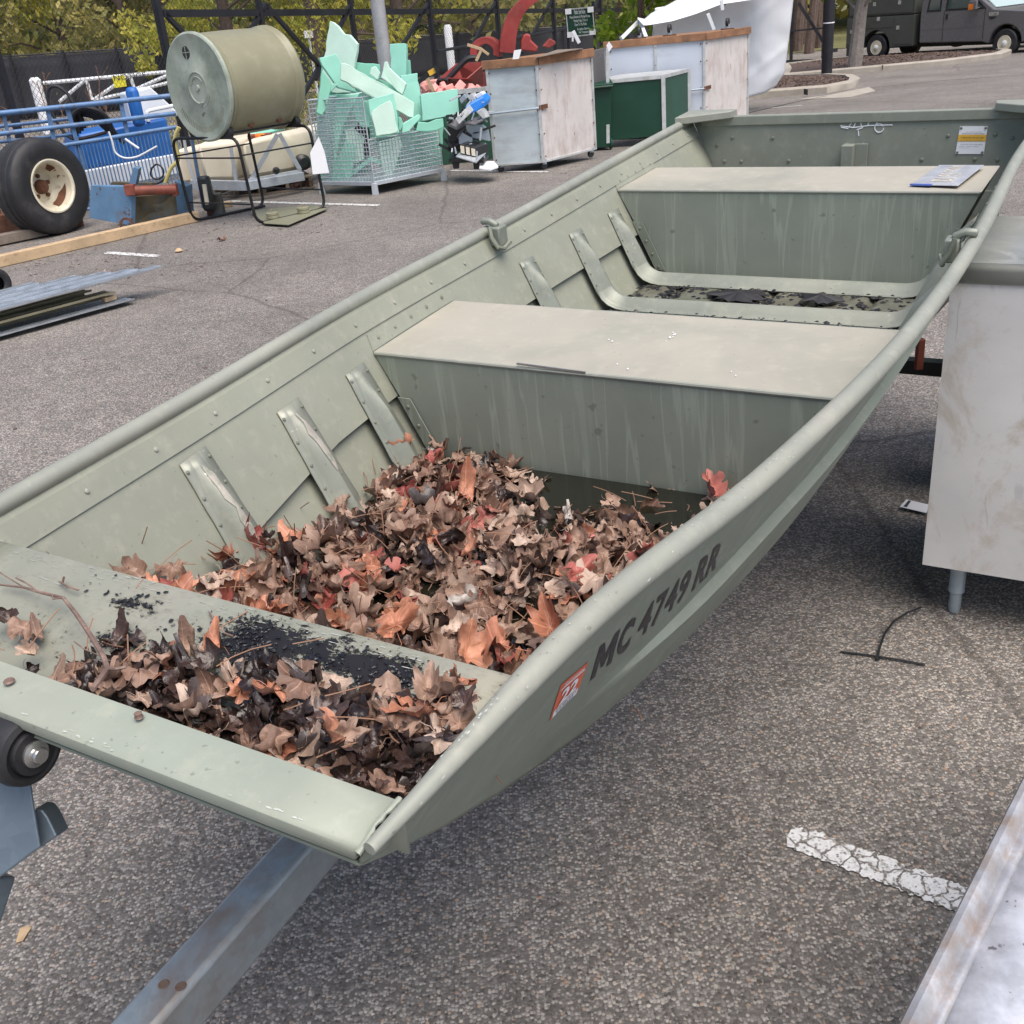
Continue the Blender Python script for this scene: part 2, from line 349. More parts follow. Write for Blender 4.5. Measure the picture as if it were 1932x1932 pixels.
# fallen leaves, one material per kind
def fallen(name, a, b, c, rough=.55):
    t = NT(name); oi = t.n('ShaderNodeObjectInfo'); g = t.n('ShaderNodeNewGeometry')
    at = t.n('ShaderNodeAttribute'); at.attribute_name = 'rnd'
    rnd = t.math('FRACT', t.math('ADD', oi.outputs['Random'], at.outputs['Fac']))
    k = t.ramp(rnd, [(0, a), (.5, b), (1, c)])
    k = t.mix(t.ramp(t.noise(38, 6, .65), [(.42, 0), (.72, .6)]), k, tuple(x * .45 for x in a))
    # veins: five ribs fanning out of the leaf base
    uv = t.n('ShaderNodeUVMap'); sx = t.n('ShaderNodeSeparateXYZ'); t.l(uv.outputs[0], sx.inputs[0])
    ang = t.math('ARCTAN2', sx.outputs[0], t.math('ADD', sx.outputs[1], .0))
    r = t.math('SQRT', t.math('ADD', t.math('MULTIPLY', sx.outputs[0], sx.outputs[0]), t.math('MULTIPLY', sx.outputs[1], sx.outputs[1])))
    ph = t.math('PINGPONG', ang, .4)
    vein = t.math('LESS_THAN', t.math('MULTIPLY', ph, r), .012)
    k = t.mix(t.math('MULTIPLY', vein, .5), k, tuple(min(1, x * 1.5 + .03) for x in b))
    back = t.mix(.5, k, tuple(min(1, x * 1.15 + .05) for x in b))
    k = t.mix(g.outputs['Backfacing'], k, back)
    t.col(k); t.set(Roughness=rough)
    t.bump(t.noise(55, 5, .6), .5, .004)
    return t.m
LEAFM = {
 'brown': fallen('brown_dry_leaf', (.15, .082, .058), (.265, .16, .115), (.38, .255, .195)),
 'tan': fallen('tan_dry_leaf', (.27, .18, .135), (.40, .285, .22), (.52, .40, .33)),
 'rust': fallen('rust_dry_leaf', (.27, .095, .055), (.44, .185, .11), (.57, .29, .19)),
 'red': fallen('red_fresh_leaf', (.19, .036, .030), (.33, .080, .062), (.44, .155, .125)),
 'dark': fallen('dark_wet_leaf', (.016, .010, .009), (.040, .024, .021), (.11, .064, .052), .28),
 'grey': fallen('grey_bleached_leaf', (.25, .21, .19), (.36, .32, .295), (.47, .43, .40)),
}
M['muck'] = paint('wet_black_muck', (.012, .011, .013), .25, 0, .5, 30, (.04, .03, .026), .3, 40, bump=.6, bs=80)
M['stem'] = paint('leaf_stem', (.24, .13, .08), .7)
M['twig'] = paint('twig_bark', (.17, .11, .09), .8, 0, .3, 40, (.42, .32, .26), .36, 30)
t = NT('rainwater'); t.col((.012, .012, .008)); t.set(Roughness=.03, Specular_IOR_Level=.6); t.bump(t.noise(7, 3), .05, .01); M['water'] = t.m

# ------------------------------------------------------------------ mesh builder
class MB:
    def __init__(s): s.v = []; s.f = []
    def add(s, vs, fs):
        o = len(s.v); s.v += [V(*p) for p in vs]; s.f += [tuple(i + o for i in f) for f in fs]; return s
    def box(s, c, sz, R=None):
        c = V(*c); h = V(*sz) / 2; R = R or Matrix.Identity(3)
        vs = [c + R @ V(x * h.x, y * h.y, z * h.z) for x in (-1, 1) for y in (-1, 1) for z in (-1, 1)]
        return s.add(vs, [(0, 1, 3, 2), (4, 6, 7, 5), (0, 4, 5, 1), (2, 3, 7, 6), (0, 2, 6, 4), (1, 5, 7, 3)])
    def beam(s, a, b, wd, ht, up=(0, 0, 1)):
        a = V(*a); b = V(*b); d = (b - a); L = d.length
        if L < 1e-6: return s
        d.normalize(); up = V(*up); sx = d.cross(up)
        if sx.length < 1e-4: sx = d.cross(V(1, 0, 0))
        sx.normalize(); uz = sx.cross(d)
        return s.box((a + b) / 2, (wd, L, ht), Matrix((sx, d, uz)).transposed())
    def tube(s, pts, r, n=8, closed=False, cap=True):
        pts = [V(*p) for p in pts]; N = len(pts); o = len(s.v); rings = []
        rr = r if isinstance(r, (list, tuple)) else [r] * N
        nrm = None
        for i, p in enumerate(pts):
            a = pts[i - 1] if (i > 0 or closed) else p; b = pts[(i + 1) % N] if (i < N - 1 or closed) else p
            tg = (b - a).normalized()
            if nrm is None:
                nrm = tg.cross(V(0, 0, 1))
                if nrm.length < 1e-3: nrm = tg.cross(V(1, 0, 0))
                nrm.normalize()
            else:
                nrm = nrm - tg * nrm.dot(tg)
                if nrm.length < 1e-5: nrm = tg.orthogonal()
                nrm.normalize()
            bn = tg.cross(nrm)
            s.v += [p + (nrm * math.cos(2 * PI * k / n) + bn * math.sin(2 * PI * k / n)) * rr[i] for k in range(n)]
        for i in range(N if closed else N - 1):
            j = (i + 1) % N
            for k in range(n):
                k2 = (k + 1) % n; s.f.append((o + i * n + k, o + i * n + k2, o + j * n + k2, o + j * n + k))
        if cap and not closed:
            s.f.append(tuple(o + k for k in range(n))); s.f.append(tuple(o + (N - 1) * n + k for k in reversed(range(n))))
        return s
    def lathe(s, prof, n=32, Mx=None, closed=False, cap=True):
        Mx = Mx or Matrix.Identity(4); o = len(s.v); N = len(prof)
        for (r, z) in prof:
            s.v += [Mx @ V(r * math.cos(2 * PI * k / n), r * math.sin(2 * PI * k / n), z) for k in range(n)]
        for i in range(N if closed else N - 1):
            j = (i + 1) % N
            for k in range(n):
                k2 = (k + 1) % n; s.f.append((o + i * n + k, o + i * n + k2, o + j * n + k2, o + j * n + k))
        if not closed and cap:
            if prof[0][0] > 1e-5: s.f.append(tuple(o + k for k in reversed(range(n))))
            if prof[-1][0] > 1e-5: s.f.append(tuple(o + (N - 1) * n + k for k in range(n)))
        return s
    def prism(s, poly, dvec):
        o = len(s.v); n = len(poly); d = V(*dvec)
        s.v += [V(*p) for p in poly] + [V(*p) + d for p in poly]
        s.f.append(tuple(range(o, o + n))); s.f.append(tuple(o + n + i for i in reversed(range(n))))
        for i in range(n):
            j = (i + 1) % n; s.f.append((o + i, o + n + i, o + n + j, o + j))
        return s
    def grid(s, rows):
        o = len(s.v); nr = len(rows); nc = len(rows[0])
        for r in rows: s.v += [V(*p) for p in r]
        for i in range(nr - 1):
            for j in range(nc - 1):
                a = o + i * nc + j; s.f.append((a, a + 1, a + nc + 1, a + nc))
        return s
    def quad(s, a, b, c, d): return s.add((a, b, c, d), [(0, 1, 2, 3)])
    def build(s, name, mat, parent=None, smooth=False, bev=0.0, solid=0.0, local=False, sub=0, loc=None):
        me = bpy.data.meshes.new(name)
        ob = bpy.data.objects.new(name, me)
        if parent is not None:
            ob.parent = parent
            if not local:
                P = Matrix.Identity(4); q = parent; ch = []
                while q is not None: ch.append(q.matrix_basis.copy()); q = q.parent
                for x in reversed(ch): P = P @ x
                Pi = P.inverted(); vs = [Pi @ p for p in s.v]
            else: vs = s.v
        else:
            if loc is None:
                xs = [p.x for p in s.v]; ys = [p.y for p in s.v]; zs = [p.z for p in s.v]
                loc = V((min(xs) + max(xs)) / 2, (min(ys) + max(ys)) / 2, min(zs))
            ob.location = loc; vs = [p - loc for p in s.v]
        me.from_pydata([tuple(p) for p in vs], [], s.f)
        bm = bmesh.new(); bm.from_mesh(me); bmesh.ops.recalc_face_normals(bm, faces=bm.faces); bm.to_mesh(me); bm.free()
        mats = mat if isinstance(mat, list) else [mat]
        for x in mats: me.materials.append(M[x] if isinstance(x, str) else x)
        if smooth:
            for p in me.polygons: p.use_smooth = True
            if smooth != 'all':
                me.set_sharp_from_angle(angle=math.radians(38))
        COL.objects.link(ob)
        if solid: md = ob.modifiers.new('solid', 'SOLIDIFY'); md.thickness = solid; md.offset = 0
        if sub: md = ob.modifiers.new('sub', 'SUBSURF'); md.levels = sub; md.render_levels = sub
        if bev: md = ob.modifiers.new('bev', 'BEVEL'); md.width = bev; md.segments = 2; md.limit_method = 'ANGLE'; md.angle_limit = math.radians(40)
        return ob
def thing(name, label, cat, loc=(0, 0, 0), rz=0.0, group=None, mx=None):
    o = bpy.data.objects.new(name, None); COL.objects.link(o)
    if mx is not None: o.matrix_basis = mx
    else: o.location = loc; o.rotation_euler = (0, 0, rz)
    o.empty_display_size = .1
    o['label'] = label; o['category'] = cat
    if group: o['group'] = group
    return o
def tag(o, label, cat, group=None, kind=None):
    if kind == 'structure': o['kind'] = kind; return o
    o['label'] = label; o['category'] = cat
    if group: o['group'] = group
    if kind: o['kind'] = kind
    return o
def stuff(o): o['kind'] = 'stuff'; return o
def dup(root, loc=None, rz=None, label=None, mx=None, scale=None):
    r = root.copy(); COL.objects.link(r)
    if mx is not None: r.matrix_basis = mx
    if loc is not None: r.location = loc
    if rz is not None: r.rotation_euler = (0, 0, rz)
    if scale: r.scale = scale
    if label: r['label'] = label
    for ch in [c for c in bpy.data.objects if c.parent == root]:
        c2 = ch.copy(); COL.objects.link(c2); c2.parent = r
        for g in [c for c in bpy.data.objects if c.parent == ch]:
            g2 = g.copy(); COL.objects.link(g2); g2.parent = c2
    return r
def text_mesh(s, body, size, origin, xd, yd, wid=None, shear=0.0, align='LEFT', bold=0.0, extr=0.0, sp=1.0):
    """flat lettering as a mesh lying in the plane of xd, yd"""
    cu = bpy.data.curves.new('t', 'FONT'); cu.body = body; cu.size = size; cu.shear = shear; cu.align_x = align; cu.offset = bold; cu.space_character = sp; cu.resolution_u = 3
    if extr: cu.extrude = extr
    ob = bpy.data.objects.new('t', cu); COL.objects.link(ob)
    dg = bpy.context.evaluated_depsgraph_get(); me = bpy.data.meshes.new_from_object(ob.evaluated_get(dg))
    xs = [v.co.x for v in me.vertices] or [0, 1]; x0, x1 = min(xs), max(xs)
    k = (wid / (x1 - x0)) if wid else 1.0
    xd = V(*xd).normalized(); yd = V(*yd).normalized(); nn = xd.cross(yd)
    s.add([V(*origin) + xd * ((v.co.x - (x0 if wid else 0)) * k) + yd * v.co.y + nn * v.co.z for v in me.vertices], [tuple(p.vertices) for p in me.polygons])
    bpy.data.objects.remove(ob); bpy.data.curves.remove(cu); bpy.data.meshes.remove(me)
    return s
def arc(c, r, a0, a1, n, ax, ay):
    return [V(*c) + V(*ax) * (r * math.cos(a0 + (a1 - a0) * i / n)) + V(*ay) * (r * math.sin(a0 + (a1 - a0) * i / n)) for i in range(n + 1)]
def round_path(pts, r, n=5):
    """polyline with rounded corners"""
    pts = [V(*p) for p in pts]; o = [pts[0]]
    for i in range(1, len(pts) - 1):
        a = (pts[i - 1] - pts[i]); b = (pts[i + 1] - pts[i]); rr = min(r, a.length * .45, b.length * .45)
        p0 = pts[i] + a.normalized() * rr; p1 = pts[i] + b.normalized() * rr
        for k in range(n + 1):
            t_ = k / n; o.append(p0 * (1 - t_) ** 2 + pts[i] * 2 * t_ * (1 - t_) + p1 * t_ * t_)
    o.append(pts[-1]); return o

# ================================================================== THE SETTING
def lin(a, b, n): return [a + (b - a) * i / (n - 1) for i in range(n)]
gx = [-400, -150, -60, -30] + lin(-20, 30, 51) + [45, 80, 200, 400]
gy = [-30, -5] + lin(0, 42, 60) + [50, 70, 110, 200, 500]
tag(MB().grid([[(x, y, gz(x, y)) for x in gx] for y in gy]).build('asphalt_lot', 'asphalt', smooth='all', loc=V(0, 0, 0)), '', '', kind='structure')

def ground_poly(name, mat, px, dz=.004, sub=1):
    pts = [G(u, v) for u, v in px]
    b = MB(); pp = []
    for i, p in enumerate(pts):
        q = pts[(i + 1) % len(pts)]
        for k in range(sub): r = p.lerp(q, k / sub); pp.append(V(r.x, r.y, gz(r.x, r.y) + dz))
    b.add(pp, [tuple(range(len(pp)))])
    return tag(b.build(name, mat), '', '', kind='structure')
# rough grass strip and pale path behind the tall fence on the left
def gpoly(name, mat, pts, dz):
    return tag(MB().add([V(x, y, gz(x, y) + dz) for x, y in pts], [tuple(range(len(pts)))]).build(name, mat), '', '', kind='structure')
gpoly('grass_verge', 'grass', [(-60, 13.5), (-5.6, 14.6), (1.5, 24.5), (5.5, 32), (5.5, 60), (-60, 60)], .012)
gpoly('far_path', 'path', [(-60, 33), (-2, 33), (-2, 37.5), (-60, 37.5)], .02)
gpoly('wood_floor', 'grass', [(5.5, 44), (120, 44), (120, 160), (-160, 160), (-160, 60), (5.5, 60)], .02)

def line_pieces(name, p0, p1, wd, nl, nw, skip=.1, seed=1, gap=.82, dz=.004):
    rnd = random.Random(seed); d = (p1 - p0); d.z = 0; L = d.length; d.normalize(); n = V(-d.y, d.x, 0); N = nl * 5; rws = []
    for i in range(N + 1):
        x = L * i / N; w1 = wd / 2 * rnd.uniform(.84, 1.06); w2 = wd / 2 * rnd.uniform(.84, 1.06)
        e = .35 + .65 * min(1, min(i, N - i) / 2.0)
        r = [p0 + d * (x + rnd.uniform(-.2, .2) * L / N) + n * y for y in (-w1 * e, -w1 * e * .4, w2 * e * .4, w2 * e)]
        rws.append([V(p.x, p.y, gz(p.x, p.y) + dz) for p in r])
    return tag(MB().grid(rws).build(name, 'road_white'), '', '', kind='structure')
a_, b_ = G(1488, 1575), G(1905, 1735)
line_pieces('parking_line', a_, b_, .075, 16, 4, .04, 3, .97)
a_, b_ = G(200, 477), G(300, 484); line_pieces('parking_line', a_, b_, .09, 12, 2, .15, 4, .9)
a_, b_ = G(425, 380), G(716, 388); line_pieces('parking_line', a_, b_, .09, 40, 2, .15, 5, .9)
a_, b_ = G(850, 322), G(1035, 325); line_pieces('parking_line', a_, b_, .09, 24, 2, .3, 6, .9)
a_, b_ = G(1455, 204), G(1515, 199); line_pieces('parking_line', a_, b_, .10, 10, 1, .2, 7, .9)

# kerbed planting islands
def island(px, h=.14, wdt=.18, mulch_h=.10, closed_px=None):
    P = [G(u, v) for u, v in px]
    n = len(P); cx = sum(p.x for p in P) / n; cy = sum(p.y for p in P) / n
    inn = []
    for p in P:
        d = V(cx - p.x, cy - p.y, 0); inn.append(V(p.x, p.y, 0) + d.normalized() * wdt * 1.25)
    kb = MB(); rows = []
    for k in range(n + 1):
        p = P[k % n]; q = inn[k % n]; z = gz(p.x, p.y)
        rows.append([(p.x, p.y, z - .05), (p.x, p.y, z + h - .03), (p.x + (q.x - p.x) * .15, p.y + (q.y - p.y) * .15, z + h), (q.x, q.y, z + h), (q.x, q.y, z)])
    kb.grid(rows); k = tag(kb.build('kerb', 'concrete', smooth=True), '', '', kind='structure')
    ml = MB(); c = V(cx, cy, gz(cx, cy) + h + .05)
    o = [V(q.x, q.y, gz(q.x, q.y) + mulch_h) for q in inn]; mid = [p.lerp(c, .5) + V(0, 0, .02 * math.sin(i * 2.1)) for i, p in enumerate(o)]
    vs = o + mid + [c]; fs = []
    for i in range(n):
        j = (i + 1) % n; fs += [(i, j, n + j, n + i), (n + i, n + j, 2 * n)]
    ml.add(vs, fs); tag(ml.build('mulch_bed', 'mulch', smooth='all'), '', '', kind='structure')
    cr_ = random.Random(int(cx * 10)); cb_ = MB()
    for k in range(1100):
        i_ = cr_.randrange(n); q_ = (o[i_].lerp(o[(i_ + 1) % n], cr_.random())).lerp(c, cr_.random() ** .7); cb_.box(q_ + V(0, 0, .012), (cr_.uniform(.02, .10), cr_.uniform(.01, .03), cr_.uniform(.008, .025)), Euler((cr_.uniform(-.5, .5), cr_.uniform(-.5, .5), cr_.uniform(0, 3))).to_matrix())
    tag(cb_.build('bark_chips', 'mulch_chip'), 'loose bark chips covering the %s planting island' % ('nearer' if cy < 26 else 'farther'), 'bark chips', None, 'stuff')
    return P
def px_dense(px, k=5):
    o = []
    for i in range(len(px)):
        a, b = px[i], px[(i + 1) % len(px)]
        for s_ in range(k): o.append((a[0] + (b[0] - a[0]) * s_ / k, a[1] + (b[1] - a[1]) * s_ / k))
    return o
I1 = island(px_dense([(1330, 196), (1448, 184), (1560, 176), (1612, 166), (1622, 158), (1610, 152), (1560, 150), (1460, 152), (1360, 158)], 3))
I2 = island(px_dense([(1478, 150), (1620, 138), (1780, 124), (1890, 110), (1908, 103), (1880, 99), (1740, 105), (1560, 118), (1478, 128)], 4))
# concrete gutter apron and the joint lines across the drive
ground_poly('gutter_apron', 'concrete', [(1622, 168), (1560, 180), (1500, 188), (1604, 184), (1652, 172), (1640, 164)], .004)
def ground_line(name, mat, pts, wd, dz=.004):
    b = MB(); P = []
    for i in range(len(pts) - 1):
        for k in range(8): P.append(G(pts[i][0] + (pts[i + 1][0] - pts[i][0]) * k / 8, pts[i][1] + (pts[i + 1][1] - pts[i][1]) * k / 8))
    P.append(G(*pts[-1])); rows = [[], []]
    for i, p in enumerate(P):
        d = (P[min(i + 1, len(P) - 1)] - P[max(i - 1, 0)]); n = V(-d.y, d.x, 0).normalized() * wd / 2
        for r, s_ in ((0, 1), (1, -1)): q = p + n * s_; rows[r].append(V(q.x, q.y, gz(q.x, q.y) + dz))
    b.grid(rows); return tag(b.build(name, mat), '', '', kind='structure')
ground_line('tar_joint', 'concrete_joint', [(1640, 166), (1780, 152), (1990, 138)], .05)
ground_line('tar_joint', 'concrete_joint', [(1412, 213), (1500, 193), (1560, 181)], .05)
for q in ((1520, 183, 1523, 174), (1662, 134, 1664, 127)):
    p = G(q[0], q[1]); b = MB().box(p + V(0, 0, .09), (.014, .22, .10)); b.build('kerb_joint', 'concrete_joint')['kind'] = 'structure'

# ================================================================== THE BOAT
BM = Matrix(((0.8503, 0.5259, -0.0179), (-0.5262, 0.8494, -0.0415), (-0.0066, 0.0447, 0.999)))
BO = V(1.3617, 3.8545, 0.7801)
mx = BM.to_4x4(); mx.translation = BO
boat = thing('jon_boat', 'olive green flat-bottomed aluminium boat with leaf-filled bow lettered MC 4749 RR', 'boat', mx=mx)
BL = 3.526; FR = [0, .22, .44, .63, .79, .9, 1.]; NYB = [k * BL for k in FR]
WT = [.6207, .597, .600, .577, .5129, .4507, .4254]; ZT = [.395, .392, .374, .377, .384, .403, .404]
def crv(y, v):
    i = 0
    while i < 5 and y > NYB[i + 1]: i += 1
    mm = lambda j: (v[1] - v[0]) / NYB[1] if j == 0 else ((v[6] - v[5]) / (NYB[6] - NYB[5]) if j == 6 else (v[j + 1] - v[j - 1]) / (NYB[j + 1] - NYB[j - 1]))
    h = NYB[i + 1] - NYB[i]; t_ = (y - NYB[i]) / h
    return (2 * t_**3 - 3 * t_ * t_ + 1) * v[i] + (t_**3 - 2 * t_ * t_ + t_) * h * mm(i) + (-2 * t_**3 + 3 * t_ * t_) * v[i + 1] + (t_**3 - t_ * t_) * h * mm(i + 1)
FL = .4846
def wt(y): return crv(y, WT)
def zt(y): return crv(y, ZT)
ZB = [(0, -.03), (2.2, -.03), (2.6, -.014), (2.8, .0), (2.95, .018), (3.08, .055), (3.18, .10), (3.33, .205), (3.46, .315), (3.526, .375)]
def zb(y):
    for (a, b), (c, d) in zip(ZB, ZB[1:]):
        if y <= c: return b + (d - b) * (y - a) / (c - a)
    return ZB[-1][1]
def ridge(y): return .175 if y < 2.5 else .175 - .055 * min(1, (y - 2.5) / .7)
def kof(y, z):
    zr = ridge(y); zl = zb(y) + .035; amp = min(1, max(0, (3.09 - y) / .40)); amp = amp * amp * (3 - 2 * amp)
    if z >= zr or zl >= zr - .02: return 0
    if z > zl:
        t_ = (zr - z) / (zr - zl); return amp * (.020 * min(1, (zr - z) / .009) - .006 * t_)
    return amp * .014 * max(0, (z - zb(y)) / .035) ** .7
def zlev(y):
    a, r_, c = zb(y), ridge(y), zt(y)
    if r_ < a + .07: r_ = a + (c - a) * .35
    lo = a + min(.035, (r_ - a) * .4)
    return [a, a + (lo - a) * .3, lo] + [lo + (r_ - .009 - lo) * k / 5 for k in range(1, 6)] + [r_ - .004, r_] + [r_ + (c - r_) * k / 6 for k in range(1, 7)]
def fz0(y): return zb(y) + .012 + .05 * (1 if y < 1.9 else max(0, 1 - (y - 1.9) / .25))
def wa(y, z, k=True): return wt(y) - FL * (zt(y) - z) + (kof(y, z) if k else 0)
def L3(a, y, z): return V(a, -y, z)
def toloc(P): return BM.transposed() @ (P - BO)
def bl(u, v, ax, val):
    """point of the boat frame seen at (u,v) on the local plane ax=val ('y' or 'z')"""
    o = toloc(EYE); d = BM.transposed() @ ray(u, v)
    t_ = ((-val - o.y) / d.y) if ax == 'y' else ((val - o.z) / d.z)
    return o + d * t_
# hull sheet: sides, pressed rail and ribbed bottom
hs = [0, .018, .035, .07, .12, .16, .185, .20, .235, .29, .35, .40, .425]
rows = []
NY_ = 72
for i in range(NY_ + 1):
    y = BL * i / NY_; zs_l = zlev(y); r = []
    for z in reversed(zs_l): r.append(L3(-wa(y, z), y, z))
    w0 = wa(y, fz0(y)) - .003
    for k in range(1, 48):
        s_ = k / 48; a = -w0 + 2 * w0 * s_
        ph = (s_ * 6) % 1.0; g_ = min(ph, 1 - ph); pad = .016 * min(1, max(0, (g_ - .05) / .09))
        pad *= min(1, max(0, (2.9 - y) / .3)); r.append(L3(a, y, fz0(y) + pad))
    for z in zs_l: r.append(L3(wa(y, z), y, z))
    rows.append(r)
nh = 16
left = [r[:nh] for r in rows]; floor = [r[nh:nh + 47] for r in rows]; right = [r[-nh:] for r in rows]
MB().grid(left).build('hull_side', 'boat_in', boat, smooth=True, solid=.004, local=True)['label'] = 'far inner side of the hull, sage green with a long pressed groove'
rs = MB().grid(right).build('hull_side', 'boat_out', boat, smooth=True, solid=.004, local=True); rs['label'] = 'near outer side of the hull with black registration lettering'
MB().grid(floor).build('floor_panel', 'floor_in', boat, smooth=True, solid=.004, local=True)
MB().grid([[L3(a * wa(y, zb(y)), y, zb(y)) for a in lin(-1, 1, 14)] for y in lin(0, BL, 60)]).build('hull_bottom', 'boat_out', boat, smooth='all', solid=.003, local=True)
# rails
def rail(s_):
    return [L3(s_ * (wt(y) + (.005 if s_ > 0 else .002)), y, zt(y) + (.0 if s_ > 0 else -.004)) for y in lin(-.005, BL + .004, 60)]
for s_ in (-1, 1):
    MB().tube(rail(s_), [.0155] * 54 + [.015, .014, .012, .010, .008, .006], 14).build('gunwale', 'boat_rail', boat, smooth=True, local=True)
    st = [[L3(s_ * (wa(y, zt(y) - .022) - .004), y, zt(y) - .022) for y in lin(.02, BL - .06, 50)],
          [L3(s_ * (wa(y, zt(y) - .062) - .0045), y, zt(y) - .062) for y in lin(.02, BL - .06, 50)]]
    MB().grid(st).build('rail_strip', 'boat_in', boat, solid=.003, local=True)
def rivet(b, p, n, r=.0048, h=.0028):
    n = n.normalized(); q = n.to_track_quat('Z', 'Y').to_matrix().to_4x4(); q.translation = p
    b.lathe([(r, 0), (r * .8, h * .7), (r * .35, h), (0, h)], 8, q)
rv = MB()
y = .12
while y < BL - .15:
    for s_ in (-1, 1): rivet(rv, L3(s_ * (wa(y, zt(y) - .040) - .007), y, zt(y) - .040), V(-s_, 0, .5))
    y += .165
stuff(rv.build('rail_rivet', 'boat_rail', boat, smooth=True, local=True))
# fold line / caulk seam on the near rail
ws_ = MB(); rnd = random.Random(5)
for k in range(64):
    y0 = rnd.choice((rnd.uniform(2.3, 3.48), rnd.gauss(2.95, .05), rnd.gauss(3.38, .04), rnd.gauss(2.75, .02))); th_ = rnd.choice((.05, .12, .2, 1.0)) + rnd.gauss(0, .06)
    p = L3(wt(y0) + .005 + 0.0157 * math.sin(th_), y0, zt(y0) + 0.0157 * math.cos(th_) + .0003); d_ = L3(wt(y0 + .01), y0 + .01, zt(y0 + .01)) - L3(wt(y0), y0, zt(y0))
    n_ = rnd.choice((6, 7)); d_.normalize(); q_ = V(math.cos(th_), 0, -math.sin(th_)); L_, W_ = rnd.uniform(.0006, .0045), rnd.uniform(.0003, .0011)
    ws_.add([p + d_ * (L_ * math.cos(2 * PI * j / n_) * rnd.uniform(.4, 1.2)) + q_ * (W_ * math.sin(2 * PI * j / n_) * rnd.uniform(.4, 1.3)) for j in range(n_)], [tuple(range(n_))])
stuff(ws_.build('paint_scuff', 'scuff', boat, local=True))

# seats
def seat(y0, y1, z, narrow=0.0, nm='seat'):
    T = [L3(-wa(y0, z) + .003, y0, z), L3(wa(y0, z) - .003 - narrow, y0, z), L3(wa(y1, z) - .003 - narrow, y1, z), L3(-wa(y1, z) + .003, y1, z)]
    top = MB().prism([p for p in T], (0, 0, -.003)).build('seat_top', 'seat_top', boat, bev=.002, local=True)
    out_ = []
    for yy, nmx in ((y1 + .0005, 'seat_front'), (y0 - .0005, 'seat_back')):
        zf = fz0(yy) + .014; z1_ = z - .0005
        zm = z - .14
        poly = [L3(-wa(yy, z1_, False) + .004, yy, z1_), L3(wa(yy, z1_, False) - .004 - narrow, yy, z1_), L3(wa(yy, zf, False) - .02, yy, zf), L3(-wa(yy, zf, False) + .02, yy, zf)]
        out_.append(MB().prism(poly, (0, .003, 0)).build(nmx, 'seat_front', boat, local=True))
    lip = MB().tube([L3(-wa(y1, z) + .008, y1, z - .003), L3(wa(y1, z) - .008 - narrow, y1, z - .003)], .0045, 8).build('seat_lip', 'boat_rail', boat, smooth=True, local=True)
    fb = MB()
    for s_ in (-1, 1):
        fl_ = [[L3(s_ * (wa(yy, z + .001) - .003), yy, z + .001) for yy in lin(y0, y1, 8)], [L3(s_ * (wa(yy, z + .035) - .0035), yy, z + .035) for yy in lin(y0 + .01, y1 - .01, 8)]]
        MB().grid(fl_).build('seat_flange', 'boat_in', boat, solid=.003, local=True)
        for k in range(5): yy = y0 + .04 + k * (y1 - y0 - .08) / 4; rivet(fb, L3(s_ * (wa(yy, z + .02) - .0055), yy, z + .02), V(-s_, 0, .5), .005)
    # riveted strip down the side at the seat front
    for s_ in (-1, 1):
        rws = []
        for zz in lin(fz0(y1) + .03, z - .10, 8): rws.append([L3(s_ * (wa(y1 + .004, zz, False) - .006), y1 + .004, zz), L3(s_ * (wa(y1 + .004, zz, False) - .040), y1 + .006, zz)])
        MB().grid(rws).build('seat_flange', 'seat_front', boat, solid=.003, local=True)
        for zz in lin(fz0(y1) + .04, z - .12, 4): rivet(fb, L3(s_ * (wa(y1, zz, False) - .022), y1 + .007, zz), V(0, -1, 0), .005)
    stuff(fb.build('seat_rivet', 'rivet', boat, smooth=True, local=True))
seat(.507, .850, .316, .03)
seat(1.885, 2.2535, .274)
MB().beam(bl(975, 686, 'y', 2.2565), bl(1105, 703, 'y', 2.2565), .004, .003, (0, 1, 0)).build('bare_edge', 'bolt', boat, local=True)

